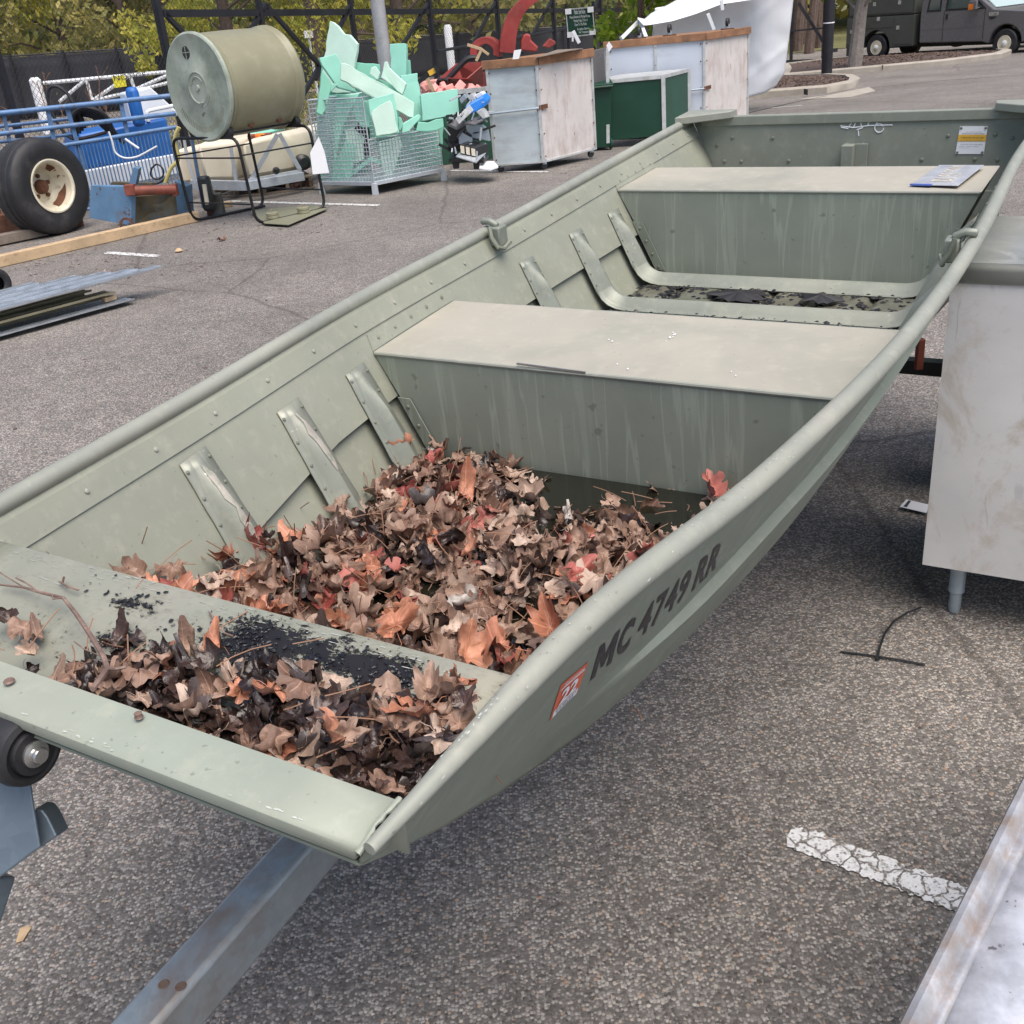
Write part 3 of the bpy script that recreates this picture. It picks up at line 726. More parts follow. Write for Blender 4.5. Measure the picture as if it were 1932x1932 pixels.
# hat-section ribs up the sides and across the floor
def rib(y, ztop, w_=.038, chips=0, seed=0, across=True):
    rnd = random.Random(seed)
    path = []; tz = ztop
    zf = fz0(y) + .018
    side = lin(tz, zf + .05, 12)
    for z in side: path.append((-wa(y, z, False) + .004, z, V(.9, 0, .43)))
    w0 = wa(y, zf) - .03
    for k in range(5):
        t_ = k / 4; a = -wa(y, zf + .05, False) + .004; p = (V(a, 0, zf + .05) * (1 - t_)**2 + V(-w0 - .012, 0, zf + .004) * 2 * t_ * (1 - t_) + V(-w0 + .05, 0, zf) * t_ * t_)
        path.append((p.x, p.z, V(.9 * (1 - t_), 0, .43 + .57 * t_)))
    path += [(a, zf, V(0, 0, 1)) for a in lin(-w0 + .09, 0, 6)]
    path += [(-a, z, V(-n.x, 0, n.z)) for a, z, n in reversed(path[:-1])]
    N = len(path); prof = [(-1, .0), (-.66, .001), (-.5, .25), (-.26, .85), (0, 1.05), (.26, .85), (.5, .25), (.66, .001), (1, .0)]
    rws = []
    for i, (a, z, n) in enumerate(path):
        n = n.normalized(); e = min(i, N - 1 - i); hgt = .026 * (min(1, e / 5.0) ** .8)
        if e < 1: hgt = .001
        bow = 1 + .015 * math.sin(i * 1.9 + seed)
        r = []
        wf = .62 + .5 * min(1, e / 9.0); ww = w_ * (.86 + .2 * min(1, e / 10.0))
        for (dy, hh) in prof:
            dy = dy if abs(dy) > .9 else dy * wf; yy_ = y + dy * ww * bow
            a_ = a + (math.copysign(1, a) * (wa(yy_, z, False) - wa(y, z, False)) if abs(n.x) > .3 else 0)
            p = L3(a_, yy_, z) + V(n.x, 0, n.z) * (.002 + hgt * hh); r.append(p)
        rws.append(r)
    o = MB().grid(rws).build('rib', 'rib', boat, smooth=True, solid=.0025, local=True)
    b = MB()
    for s_ in (-1, 1):
        for z in lin(tz - .015, zf + .07, 5):
            for dy in (-.76, .76): rivet(b, L3(s_ * (wa(y + dy * w_, z, False) - .0078), y + dy * w_, z), V(-s_, 0, .5), .0042)
    stuff(b.build('rib_rivet', 'rivet', o, smooth=True, local=True))
    if chips:
        k = MB(); pts = []
        r = []
        for i in range(1, 1 + chips):
            a, z, n = path[i]; n = n.normalized(); e = i; hgt = .026 * (min(1, e / 5.0) ** .8)
            wl = .07 + .13 * rnd.random(); c_ = -.06 + .12 * rnd.random(); 
            if i in (1, chips): wl = .05
            r.append([L3(a, y + (c_ + q_) * w_, z) + V(n.x, 0, n.z) * (.0045 + hgt * (1.05 - 1.9 * (c_ + q_)**2)) for q_ in (-wl, -wl * .3, wl * .3, wl)])
        k.grid(r).build('bare_patch', 'bare', o, local=True, smooth='all')
    return o
for yy, zz, ch, sd_ in ((2.86, .31, 8, 1), (2.58, .285, 7, 2), (2.34, .268, 0, 3), (1.50, .27, 0, 4), (1.20, .272, 0, 5), (.94, .27, 0, 6)):
    rib(yy, zz, .043, ch, sd_)

# transom with cap, brackets, bolts, plate
zT = .395
poly = [L3(-wt(0) + .005, 0, zT), L3(wt(0) - .005, 0, zT), L3(wa(0, -.03), 0, -.03), L3(-wa(0, -.03), 0, -.03)]
tr = MB().prism(poly, (0, -.004, 0)).build('transom', 'transom', boat, local=True)
MB().box((0, .003, zT + .004 - .015), (1.16, .030, .034)).build('transom_cap', 'transom', boat, bev=.003, local=True)
MB().box((0, -.010, .085), (1.0, .012, .10)).build('transom_band', 'transom', boat, bev=.002, local=True)
for s_ in (-1, 1):
    e = wt(0) + .012
    pl = [L3(s_ * e, -.02, 0), L3(s_ * (.445), -.02, 0), L3(s_ * .452, .03, 0), L3(s_ * (wt(.1) - .03), .13, 0), L3(s_ * (wt(.12) + .012), .15, 0)]
    MB().prism([p + V(0, 0, zT + .028) for p in pl], (0, 0, -.026)).build('corner_bracket', 'boat_rail', boat, bev=.003, local=True)
c = lambda x, y: bl(1449 + .25 * x, .25 * y, 'y', .0175)
bt = MB()
def bolt_at(P, r=.0072): rivet(bt, P, V(0, -1, 0), r, .005)
for x, yv in ((28, 1045), (148, 1220), (1155, 1210), (1355, 1030), (1557, 1208), (1711, 1020), (1840, 1048), (1727, 1213), (587, 1095), (712, 1097), (570, 1208), (690, 1208)):
    q = c(x, yv); q.y = -.004 if q.z > .14 else -.017; bolt_at(q)
for x, yv in ((1278, 207), (1190, 250), (1505, 210), (1232, 343), (1327, 343), (1597, 343)):
    q = bl(958.5 + x * .3307, 191.7 + yv * .3307, 'y', .01); q.y = -.004 if q.z > .14 else -.017; bolt_at(q)
stuff(bt.build('transom_bolt', 'rivet', boat, smooth=True, local=True))
p = c(640, 1085)
MB().box((p.x - .012, -.030, p.z - .11), (.042, .045, .22)).box((p.x + .030, -.012, p.z - .11), (.045, .006, .22)).build('drain_bracket', 'transom', boat, bev=.003, local=True)
# white gouges where a motor clamp sat
sc = MB()
for seg in ([(540, 955), (640, 968), (760, 952), (935, 948)], [(600, 968), (648, 895)], [(640, 965), (655, 930)], [(700, 962), (688, 898)], [(745, 955), (768, 898)], [(805, 950), (850, 880)], [(665, 985), (710, 968)], [(675, 990), (678, 1030)], [(545, 965), (600, 975)], [(620, 876), (680, 872)], [(760, 875), (885, 858)]):
    pp = [c(*s_) for s_ in seg]
    for q in pp: q.y = -.0055
    sc.tube(pp, .0022, 5)
for (cx_, cy_) in ((833, 970), ):
    ps = [c(cx_ + 34 * math.cos(a), cy_ + 34 * math.sin(a)) for a in lin(0, 2 * PI * .94, 14)]
    for q in ps: q.y = -.0055
    sc.tube(ps, .002, 5)
sc.build('white_gouge', 'paper', tr, local=True)
# capacity plate
cp = [c(*q) for q in ((1445, 957), (1655, 957), (1625, 1167), (1410, 1167))]
for q in cp: q.y = -.0065
plate = MB().prism(cp, (0, .002, 0)).build('capacity_plate', 'paper', boat, local=True)
ux = (cp[1] - cp[0]); uy = (cp[0] - cp[3]); W_ = ux.length; H_ = uy.length
def on_plate(s_, t_): return cp[3] + (cp[2] - cp[3]).lerp(cp[1] - cp[0], t_) * s_ + uy * t_ + V(0, -.001, 0)
MB().quad(on_plate(0, .46), on_plate(1, .46), on_plate(1, .70), on_plate(0, .70)).build('gold_band', 'gold', plate, local=True)
tx = MB()
for body, s0, s1, t0, sz in (('MAXIMUM CAPACITIES', .12, .92, .72, .052), ('U.S. COAST GUARD', .25, .8, .79, .028), ('3 PERSONS OR 365 LBS', .10, .92, .57, .062), ('385 LBS PERSONS MOTOR GEAR', .10, .9, .49, .026), ('5 H.P. MOTOR 3 LIFE VESTS', .12, .94, .34, .045), ('MODEL   SERIAL NUMBER', .1, .8, .27, .026), ('ALUMINUM BOAT', .1, .5, .22, .022)):
    o_ = on_plate(s0, t0) + V(0, -.0006, 0); text_mesh(tx, body, sz * H_ / .33 * .36, o_, ux, uy, wid=W_ * (s1 - s0))
tx.build('plate_lettering', 'ink', plate, local=True)
pr = MB()
for s_, t_ in ((.06, .94), (.94, .94), (.06, .06), (.94, .06)): rivet(pr, on_plate(s_, t_), V(0, -1, 0), .0045)
pr.build('plate_rivet', 'rivet', plate, local=True)

# bow deck, plate and welds
def add_muck(mat, blobs):
    nt_ = mat.node_tree; P_ = nt_.nodes['Principled BSDF']; N_ = nt_.nodes.new; L_ = nt_.links.new
    tc = N_('ShaderNodeTexCoord'); sx = N_('ShaderNodeSeparateXYZ'); L_(tc.outputs['Object'], sx.inputs[0])
    def mt(op, a, b=None):
        x = N_('ShaderNodeMath'); x.operation = op
        for i, v_ in enumerate((a, b)):
            if v_ is None: continue
            if isinstance(v_, (int, float)): x.inputs[i].default_value = v_
            else: L_(v_, x.inputs[i])
        return x.outputs[0]
    tot = None
    for (cx_, cy_, sx_, sy_, am) in blobs:
        dx = mt('DIVIDE', mt('SUBTRACT', sx.outputs[0], cx_), sx_); dy = mt('DIVIDE', mt('SUBTRACT', sx.outputs[1], cy_), sy_)
        g = mt('MULTIPLY', mt('POWER', 2.718, mt('MULTIPLY', mt('ADD', mt('MULTIPLY', dx, dx), mt('MULTIPLY', dy, dy)), -1.0)), am); tot = g if tot is None else mt('ADD', tot, g)
    def nz(sc, det, ro, st=(1, 1, 1), ds=0):
        n_ = N_('ShaderNodeTexNoise'); n_.inputs['Scale'].default_value = sc; n_.inputs['Detail'].default_value = det; n_.inputs['Roughness'].default_value = ro; n_.inputs['Distortion'].default_value = ds
        mp = N_('ShaderNodeMapping'); mp.inputs['Scale'].default_value = st; L_(tc.outputs['Object'], mp.inputs[0]); L_(mp.outputs[0], n_.inputs['Vector']); return n_.outputs[0]
    val = mt('ADD', mt('MULTIPLY', tot, .33), mt('SUBTRACT', nz(120, 6, .72, (.8, 1.5, 1), .6), .5)); val = mt('ADD', val, mt('MULTIPLY', mt('SUBTRACT', nz(28, 4, .6), .5), .7))
    r_ = N_('ShaderNodeValToRGB'); r_.color_ramp.elements[0].position = .20; r_.color_ramp.elements[0].color = (0, 0, 0, 1); r_.color_ramp.elements[1].position = .25; r_.color_ramp.elements[1].color = (1, 1, 1, 1); L_(val, r_.inputs[0])
    r2 = N_('ShaderNodeValToRGB'); r2.color_ramp.elements[0].position = .02; r2.color_ramp.elements[0].color = (0, 0, 0, 1); r2.color_ramp.elements[1].position = .26; r2.color_ramp.elements[1].color = (.6, .6, .6, 1); L_(val, r2.inputs[0])
    src = P_.inputs['Base Color'].links[0].from_socket
    m1_ = N_('ShaderNodeMix'); m1_.data_type = 'RGBA'; L_(r2.outputs[0], m1_.inputs[0]); L_(src, m1_.inputs[6]); m1_.inputs[7].default_value = (.16, .15, .115, 1)
    m2_ = N_('ShaderNodeMix'); m2_.data_type = 'RGBA'; L_(r_.outputs[0], m2_.inputs[0]); L_(m1_.outputs[2], m2_.inputs[6]); m2_.inputs[7].default_value = (.014, .012, .013, 1); L_(m2_.outputs[2], P_.inputs['Base Color'])
    bp_ = [n_ for n_ in nt_.nodes if n_.type == 'BUMP'][0]; bp_.inputs['Strength'].default_value = .8; bp_.inputs['Distance'].default_value = .003; L_(r_.outputs[0], bp_.inputs['Height'])
bz = []
for (u_, v_, su, sv, am) in ((472, 1212, 40, 40, 1.5), (600, 1235, 120, 34, 1.0), (740, 1275, 70, 22, 1.3), (222, 1195, 30, 18, 1.2), (255, 1145, 40, 12, .9)):
    c0_ = bl(u_, v_, 'z', .37); c1_ = bl(u_ + su, v_ + su * .26, 'z', .37); c2_ = bl(u_, v_ + sv, 'z', .37); bz.append((c0_.x, c0_.y, abs(c1_.x - c0_.x) * 1.1, abs(c2_.y - c0_.y) * 1.1, am))
add_muck(M['bow_deck'], bz)
b = MB(); rws = []
for y, z in ((3.2606, .300), (3.2606, .368), (3.264, .3735), (3.272, .374), (3.33, .366), (3.40, .350), (3.475, .338)):
    w_ = wa(y, min(z, zt(y))) - .002; rws.append([L3(a * w_, y, z) for a in lin(-1, 1, 12)])
b.grid(rws).build('bow_deck', 'bow_deck', boat, smooth=True, solid=.003, local=True)
rws = []
for y, z in ((3.478, .345), (3.4775, .401), (3.479, .4045), (3.50, .4040), (3.527, .4025), (3.531, .400), (3.532, .395), (3.531, .388), (3.522, .384)):
    w_ = (wt(min(y, BL)) - .006) if z > .4 or y < 3.48 else wa(BL, z) - .004; rws.append([L3(a * w_, y, z) for a in lin(-1, 1, 10)])
MB().grid(rws).build('bow_plate', 'bow_plate', boat, smooth=True, solid=.003, local=True)
for s_ in (-1, 1):
    rnd = random.Random(3); pts = [L3(s_ * (wt(y) - .004 + rnd.uniform(-.0006, .0006)), y, .4085 - max(0, y - 3.51) * .4) for y in lin(3.478, 3.534, 16)]
    MB().tube(pts, [rnd.uniform(.0015, .0032) for _ in pts], 7).build('weld_bead', 'bow_plate', boat, smooth=True, local=True)
def flake(b, p, xd, yd, L_, W_, rnd):
    n_ = rnd.choice((6, 7, 8)); xd = xd.normalized(); yd = yd.normalized()
    b.add([p + xd * (L_ * math.cos(2 * PI * k / n_) * rnd.uniform(.45, 1.2)) + yd * (W_ * math.sin(2 * PI * k / n_) * rnd.uniform(.4, 1.3)) for k in range(n_)], [tuple(range(n_))])
chp = MB(); rnd = random.Random(11)
for k in range(90):
    a0 = rnd.uniform(-.40, .41); yy = 3.5275 + rnd.gauss(0, .0016)
    if noise.noise(V(a0 * 14, 0, 4)) < -.05: continue
    flake(chp, L3(a0, yy, .4040 - (yy - 3.50) * .06 + .0022 - max(0, yy - 3.527) * .5), V(1, 0, 0), V(0, -1, -.1), rnd.uniform(.0006, .005), rnd.uniform(.0004, .0014), rnd)
stuff(chp.build('chipped_edge', 'scuff', boat, local=True))
chp = MB()
for k in range(70):
    a0 = rnd.uniform(-.40, .38); yy = 3.273 + abs(rnd.gauss(0, .010)); zz = .374 - max(0, yy - 3.272) * .14
    flake(chp, L3(a0, yy, zz + .0024), V(1, .03, 0), V(0, 1, 0), rnd.uniform(.001, .010), rnd.uniform(.0003, .0008), rnd)
for (ua, va, ub, vb) in ((150, 1068, 560, 1175), (205, 1080, 330, 1112), (60, 1080, 118, 1102)):
    pa_, pb2 = bl(ua, va, 'z', .374), bl(ub, vb, 'z', .374)
    for k in range(16):
        if rnd.random() < .45: continue
        p = pa_.lerp(pb2, k / 16); p.z = .374 - max(0, -p.y - 3.272) * .14 + .0024; flake(chp, p, pb2 - pa_, V(0, 1, 0), rnd.uniform(.003, .010), rnd.uniform(.0003, .0009), rnd)
stuff(chp.build('deck_scratch', 'scuff', boat, local=True))
# oarlock sockets
for s_ in (-1, 1):
    y = 1.6; a = wt(y)
    ol = MB()
    ol.box((s_ * (a - .036), -y, zt(y) - .012), (.030, .045, .050))
    ol.tube([L3(s_ * (a + .012), y, zt(y) + .024), L3(s_ * (a - .012), y, zt(y) + .025), L3(s_ * (a - .036), y, zt(y) + .013)], .010, 8)
    ol.build('oarlock_socket', 'rib', boat, bev=.004, smooth=True, local=True)
    MB().tube([L3(s_ * (a - .028), y + .030, zt(y) + .018), L3(s_ * (a - .034), y + .035, zt(y) - .01), L3(s_ * (a - .050), y + .033, zt(y) - .035), L3(s_ * (a - .052), y + .005, zt(y) - .045), L3(s_ * (a - .062), y - .015, zt(y) - .030)], .006, 7).build('oarlock_tongue', 'rivet', boat, smooth=True, local=True)
# lettering and sticker on the near side
def sidept(y, z, e=.003):
    return L3(wa(y, z) + e, y, z)
def bil(c4, s_, t_):   # corners: bottom left, bottom right, top right, top left as (y, z)
    y = (c4[0][0] * (1 - s_) + c4[1][0] * s_) * (1 - t_) + (c4[3][0] * (1 - s_) + c4[2][0] * s_) * t_
    z = (c4[0][1] * (1 - s_) + c4[1][1] * s_) * (1 - t_) + (c4[3][1] * (1 - s_) + c4[2][1] * s_) * t_
    return y, z
REG = ((3.045, .200), (2.735, .196), (2.795, .288), (3.078, .285)); STK = ((3.122, .190), (3.072, .200), (3.092, .270), (3.150, .276))
def side_text(bodies, s0, s1, quad, t0, t1, name, e=.0032, mat='reg_black', bold=.0, par=None, sp=1.0):
    cu = MB()
    if bodies == 'M': cu.add([(0, 0, 0), (0, 1, 0), (.24, 1, 0), (.24, 0, 0)], [(0, 1, 2, 3)]); cu.add([(.76, 0, 0), (.76, 1, 0), (1, 1, 0), (1, 0, 0)], [(0, 1, 2, 3)]); cu.add([(.24, 1, 0), (.24, .55, 0), (.44, .15, 0), (.56, .15, 0), (.76, .55, 0), (.76, 1, 0), (.5, .52, 0)], [(0, 1, 2, 6), (2, 3, 6), (3, 4, 5, 6)])
    else: text_mesh(cu, bodies, 1.0, (0, 0, 0), (1, 0, 0), (0, 1, 0), bold=bold, sp=sp)
    x0 = min(p.x for p in cu.v); x1 = max(p.x for p in cu.v); y1 = max(p.y for p in cu.v); y0 = min(p.y for p in cu.v)
    vs = []
    for p in cu.v:
        y, z = bil(quad, s0 + (s1 - s0) * (p.x - x0) / (x1 - x0), t0 + (t1 - t0) * (p.y - y0) / (y1 - y0)); vs.append(sidept(y, z, e))
    return MB().add(vs, cu.f).build(name, mat, par or rs, local=True)
def side_patch(quad, s0, s1, t0, t1, name, mat, e, par=None):
    return MB().grid([[sidept(*bil(quad, s_, t_), e) for s_ in lin(s0, s1, 5)] for t_ in lin(t0, t1, 4)]).build(name, mat, par or rs, local=True)
side_text('M', .0, .145, REG, 0, 1, 'registration_letters')
side_text('C', .165, .265, REG, 0, 1, 'registration_letters', bold=.045)
side_text('4749', .315, .71, REG, 0, 1, 'registration_numbers', bold=.022, sp=1.1)
side_text('RR', .77, 1.0, REG, 0, 1, 'registration_letters', bold=.03, sp=1.08)
stk = side_patch(STK, 0, 1, 0, 1, 'date_sticker', 'orange', .0032)
side_patch(STK, .06, .94, .03, .24, 'sticker_panel', 'paper', .0038)
side_patch(STK, .06, .94, .80, .84, 'sticker_line', 'paper', .0038)
side_text('22', .18, .80, STK, .29, .74, 'sticker_print', .0042, 'paper', .03)
side_text('MICHIGAN', .15, .85, STK, .86, .95, 'sticker_print', .0042, 'paper')
side_text('WATERCRAFT', .12, .88, STK, .14, .22, 'sticker_print', .0044, 'ink')
side_text('EXPIRES', .2, .8, STK, .05, .12, 'sticker_print', .0044, 'ink')

# ================================================================== FALLEN LEAVES AND LITTER IN THE BOAT
def maple_mesh(seed, curl, s=.045, soft=False):
    rnd = random.Random(seed)
    lob = [(90, .95), (45 + rnd.uniform(-6, 6), .84), (135 + rnd.uniform(-6, 6), .84), (2, .66), (178, .66)]
    NA, NR = 40, 5; ax0 = rnd.uniform(.82, 1.15)
    def R(a):
        a = a % 360; r = .46
        for la, lr in lob:
            d = abs((a - la + 180) % 360 - 180); r = max(r, lr * max(0, 1 - (d / 38.0) ** 1.35))
            for off in (-15, 15): 
                d2 = abs((a - la - off + 180) % 360 - 180); r = max(r, lr * .80 * max(0, 1 - (d2 / 12.0) ** 1.2))
        if soft: r = .35 + .5 * r
        if 245 < a < 295: r *= .45
        return r
    ca, cb = rnd.uniform(0, PI), rnd.uniform(.7, 1.6) * curl * rnd.choice((-1, 1)); cb2 = rnd.uniform(.4, 1.2) * curl
    vs = [V(0, 0, 0)]; uv = [(0, 0)]
    for j in range(1, NR + 1):
        for i in range(NA):
            a = 360 * i / NA; r = R(a) * j / NR * (1 + rnd.uniform(-.04, .04)); x = r * math.cos(math.radians(a)); y = r * math.sin(math.radians(a))
            x += 0; uv.append((x, y)); vs.append(V(x, y, 0))
    # fold, roll and crinkle
    for k, p in enumerate(vs):
        x, y = p.x, p.y
        u_ = x * math.cos(ca) + y * math.sin(ca); v_ = -x * math.sin(ca) + y * math.cos(ca)
        th = cb * u_ * 1.35
        if abs(cb) > .05:
            R_ = 1 / (cb * 1.35); nx = R_ * math.sin(th); nz = R_ * (1 - math.cos(th))
        else: nx, nz = u_, 0
        nz += cb2 * .5 * v_ * v_ + (.26 + .02 * (seed % 5)) * noise.noise(V(x * 2.6 + seed, y * 2.6, seed * .7)) + .13 * noise.noise(V(x * 7, y * 7, seed))
        v_ += .12 * noise.noise(V(x * 4, y * 4, seed + 9)); nx *= ax0
        ang = math.atan2(y, x); rr = math.hypot(x, y)
        nz += .06 * rr * abs(math.sin(ang * 2.5 + .3))
        p.x = (nx * math.cos(ca) - v_ * math.sin(ca)); p.y = (nx * math.sin(ca) + v_ * math.cos(ca)); p.z = nz
    fs = [(0, 1 + i, 1 + (i + 1) % NA) for i in range(NA)]
    for j in range(NR - 1):
        for i in range(NA):
            a = 1 + j * NA + i; b = 1 + j * NA + (i + 1) % NA; fs.append((a, a + NA, b + NA, b))
    # stalk
    st0 = len(vs); q = V(0, -.04, 0)
    for k in range(5):
        c_ = V(rnd.uniform(-.05, .05) * k, -.05 - .17 * k, .03 * k * rnd.uniform(-.5, 1.5))
        for d in (V(.012, 0, 0), V(-.006, 0, .011), V(-.006, 0, -.011)): vs.append(c_ + d); uv.append((0, -.1))
    for k in range(4):
        for i in range(3):
            a = st0 + k * 3 + i; b = st0 + k * 3 + (i + 1) % 3; fs.append((a, b, b + 3, a + 3))
    return [p * s for p in vs], fs, uv
LV = [maple_mesh(i, cl, .046, so_) for i, (cl, so_) in enumerate([(.5, 0), (.8, 0), (1.1, 0), (1.4, 0), (1.8, 0), (2.2, 1), (1.0, 1), (1.6, 1), (2.5, 1), (.35, 0), (2.8, 1), (1.3, 1), (.9, 1), (1.9, 1), (.6, 1), (1.2, 1), (2.0, 0), (1.5, 0), (.7, 0), (2.3, 1)])]
def leaf_me(kind, vi):
    vs, fs, uv = LV[vi]; me = bpy.data.meshes.new('fallen_leaf'); me.from_pydata([tuple(p) for p in vs], [], fs); me.materials.append(LEAFM[kind])
    ul = me.uv_layers.new(name='UVMap')
    for lp in me.loops: ul.data[lp.index].uv = uv[lp.vertex_index]
    at = me.attributes.new('rnd', 'FLOAT', 'POINT')
    for p in me.polygons: p.use_smooth = True
    return me
rnd = random.Random(21)
leaves = []   # (P local boat, rot, scale, kind, variant, zone)
def pile_h(a, y):
    """height of the leaf bed above the flat floor, boat frame"""
    t_ = min(1, max(0, (y - 2.30) / .85)); h = .066 + .085 * t_
    h += .03 * noise.noise(V(a * 4, y * 4, 3)) + .02 * noise.noise(V(a * 11, y * 11, 7))
    h += .035 * math.exp(-((a + .30) / .17)**2) * (1 if y < 2.9 else .5) * min(1, max(0, (2.75 - y) / .3))
    h += .045 * max(0, -a) * t_
    h -= .035 * math.exp(-((a - .0) / .12)**2 - ((y - 2.83) / .10)**2)      # hollow with open water
    h -= .03 * math.exp(-((a - .22) / .10)**2 - ((y - 3.02) / .07)**2)
    h = max(h, zb(y) + .05)
    h += .025 * min(1, max(0, (y - 2.7) / .2)) * min(1, max(0, (-a - .1) / .15))
    h += .085 * min(1, max(0, (y - 2.95) / .22)) * min(1, max(0, (-a + .05) / .28))
    if y < 2.6: h *= .74
    return max(h, .0)
def density(a, y):
    d = 1.0
    if y < 2.42 and a > -.16: d = .10
    if y < 2.36 and a > .10: d = .30
    if y < 2.48 and y >= 2.42 and a > -.1: d = .6
    d *= 1 - .8 * math.exp(-((a - .0) / .10)**2 - ((y - 2.84) / .075)**2)
    d *= 1 - .8 * math.exp(-((a - .20) / .08)**2 - ((y - 3.02) / .05)**2)
    return d
def pick(a, y):
    r = rnd.random(); redness = min(1, max(0, (y - 2.75) / .35)) * (1.0 if a < -.05 else .45) + (.5 if (a > .12 and y > 3.02) else 0)
    if r < .40 * redness: return 'rust'
    if r < .40 * redness + .05 + .08 * redness: return 'red'
    r = rnd.random()
    return 'brown' if r < .58 else ('tan' if r < .79 else ('dark' if r < .95 else ('grey' if r < .96 else 'rust')))
n_bay = 0
while n_bay < 1350:
    a = rnd.uniform(-.50, .50); y = rnd.uniform(2.27, 3.245)
    lay = rnd.random() ** .7
    if rnd.random() > density(a, y): continue
    z = pile_h(a, y) * (.35 + .65 * lay) + rnd.uniform(-.004, .010)
    if abs(a) > wa(y, max(z, zb(y)), False) - (.022 if a < 0 else .034): continue
    z = max(z, zb(y) + (.012 if y < 2.95 else .045))
    if y > 3.12: z = max(z, zb(y) + .06)
    kind = pick(a, y)
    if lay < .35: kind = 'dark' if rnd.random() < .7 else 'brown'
    sc_ = rnd.uniform(.58, 1.05) if rnd.random() < .85 else rnd.uniform(1.0, 1.35)
    tl = 1.0 if lay > .5 else .5
    leaves.append((V(a, -y, z), Euler((rnd.gauss(0, .5) * tl, rnd.gauss(0, .5) * tl, rnd.uniform(0, 2 * PI))), sc_ * (.8 if lay < .35 else 1), kind, rnd.randrange(20), 'bay', lay))
    n_bay += 1
# a few large showy leaves seen lying on top
for u, v, z, kind, sc_, ex, ey, ez, vi in ((1090, 1080, .15, 'red', 1.15, .9, .3, 1.2, 1), (1035, 1180, .17, 'rust', 1.3, .6, -.2, .4, 0), (945, 1215, .17, 'rust', 1.4, .3, .4, 2.0, 1), (880, 1235, .16, 'rust', 1.3, .7, .5, 1.0, 3), (1130, 1095, .14, 'tan', 1.3, .4, .2, 2.6, 1),
        (1345, 925, .08, 'red', 1.2, .5, .4, .9, 0), (765, 840, .10, 'rust', 1.1, -.5, .4, 2.2, 3), (880, 925, .10, 'rust', 1.4, .4, .2, .7, 4), (325, 1050, .17, 'tan', 1.3, .9, .2, .4, 2), (560, 1010, .15, 'rust', 1.2, .7, .2, 3.0, 1), (745, 1180, .17, 'rust', 1.2, .9, .1, 1.1, 1), (480, 1025, .16, 'red', 1.1, .8, .5, 2.0, 2)):
    p = bl(u, v, 'z', z); p.x = min(p.x, wa(-p.y, p.z, False) - .06); leaves.append((p, Euler((ex, ey, ez)), sc_ * .92, kind, (2, 3, 4, 7, 5)[vi % 5], 'bay', 1.2))
# trough ahead of the bow deck
n_t = 0
def lay_keep(a, y): return rnd.random() < .75
DK = [(3.0, .374), (3.272, .374), (3.33, .366), (3.40, .350), (3.475, .338), (3.6, .338)]
def deckz(y):
    for (a, b), (c, d) in zip(DK, DK[1:]):
        if y <= c: return b + (d - b) * (y - a) / (c - a) + .0008
    return .338
while n_t < 250:
    a = rnd.uniform(-.20, .43); y = 3.30 + abs(rnd.gauss(0, 1)) * .10
    y = rnd.uniform(3.32, 3.462)
    if y < 3.375 + (.05 * noise.noise(V(a * 9, 2, 2))) - .05 * min(1, max(0, (a - .12) / .15)): continue
    if a < .0 and y < 3.39 + (-a) * .25: continue
    if a > .425 - (y - 3.3) * .25: continue
    if rnd.random() > min(1, max(.03, (a + .10) / .14)): continue
    if y < 3.33 + .045 * (1 if a < .0 else 0) + max(0, .2 - abs(a - .18)) * .22 and lay_keep(a, y): continue
    lay = rnd.random(); z = deckz(y) + .003 + .036 * lay * min(1, max(.2, (a + .25) / .2))
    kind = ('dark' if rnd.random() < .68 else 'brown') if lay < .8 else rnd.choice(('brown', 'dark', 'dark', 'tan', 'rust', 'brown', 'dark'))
    leaves.append((V(a, -y, z), Euler((rnd.gauss(0, .45), rnd.gauss(0, .45), rnd.uniform(0, 2 * PI))), rnd.uniform(.45, .88), kind, rnd.randrange(20), 'trough', lay)); n_t += 1
MUCK = 1
for u, v, z, kind, sc_, ex, ey, ez, vi in ((45, 1185, .372, 'brown', .9, .3, .5, .4, 4), (15, 1170, .372, 'dark', .7, .4, -.3, 2, 5), (70, 1195, .372, 'brown', .7, .2, .3, 1.2, 3), (215, 1200, .372, 'dark', .9, .3, .2, 0.2, 3), (250, 1205, .37, 'dark', .7, -.2, .4, 1.9, 4), (345, 1222, .385, 'brown', 1.0, .9, .2, .6, 3), (405, 1215, .39, 'rust', .85, .8, .3, 1.9, 1), (375, 1240, .385, 'tan', .8, .7, .4, 2.9, 2),
        (140, 1262, .372, 'brown', .85, .5, .2, .9, 4), (170, 1275, .365, 'tan', .8, .3, .3, 2.2, 4), (840, 1300, .385, 'brown', .8, .8, -.2, .3, 1), (870, 1290, .385, 'rust', .7, .9, .2, 1.3, 2), (880, 1320, .375, 'tan', .6, .4, .6, 1.3, 4), (630, 1290, .385, 'tan', .8, .7, .5, .5, 4), (520, 1395, .39, 'brown', .75, .9, .1, .1, 4), (600, 1330, .385, 'tan', .6, .6, .8, 1.4, 8)):
    p = bl(u, v, 'z', z); leaves.append((p, Euler((ex * .6, ey * .6, ez)), sc_ * .72, kind, (7, 8, 10, 5, 11)[vi % 5], 'trough', 1.2))
order = sorted(range(len(leaves)), key=lambda i: -(leaves[i][6] * leaves[i][2] + (.35 if leaves[i][5] == 'trough' and leaves[i][6] > .6 else 0)))
single = set(order[:300])
KN = {'brown': 'curled brown', 'tan': 'pale tan dry', 'rust': 'rust-orange', 'red': 'dark red', 'dark': 'blackened wet', 'grey': 'bleached grey'}
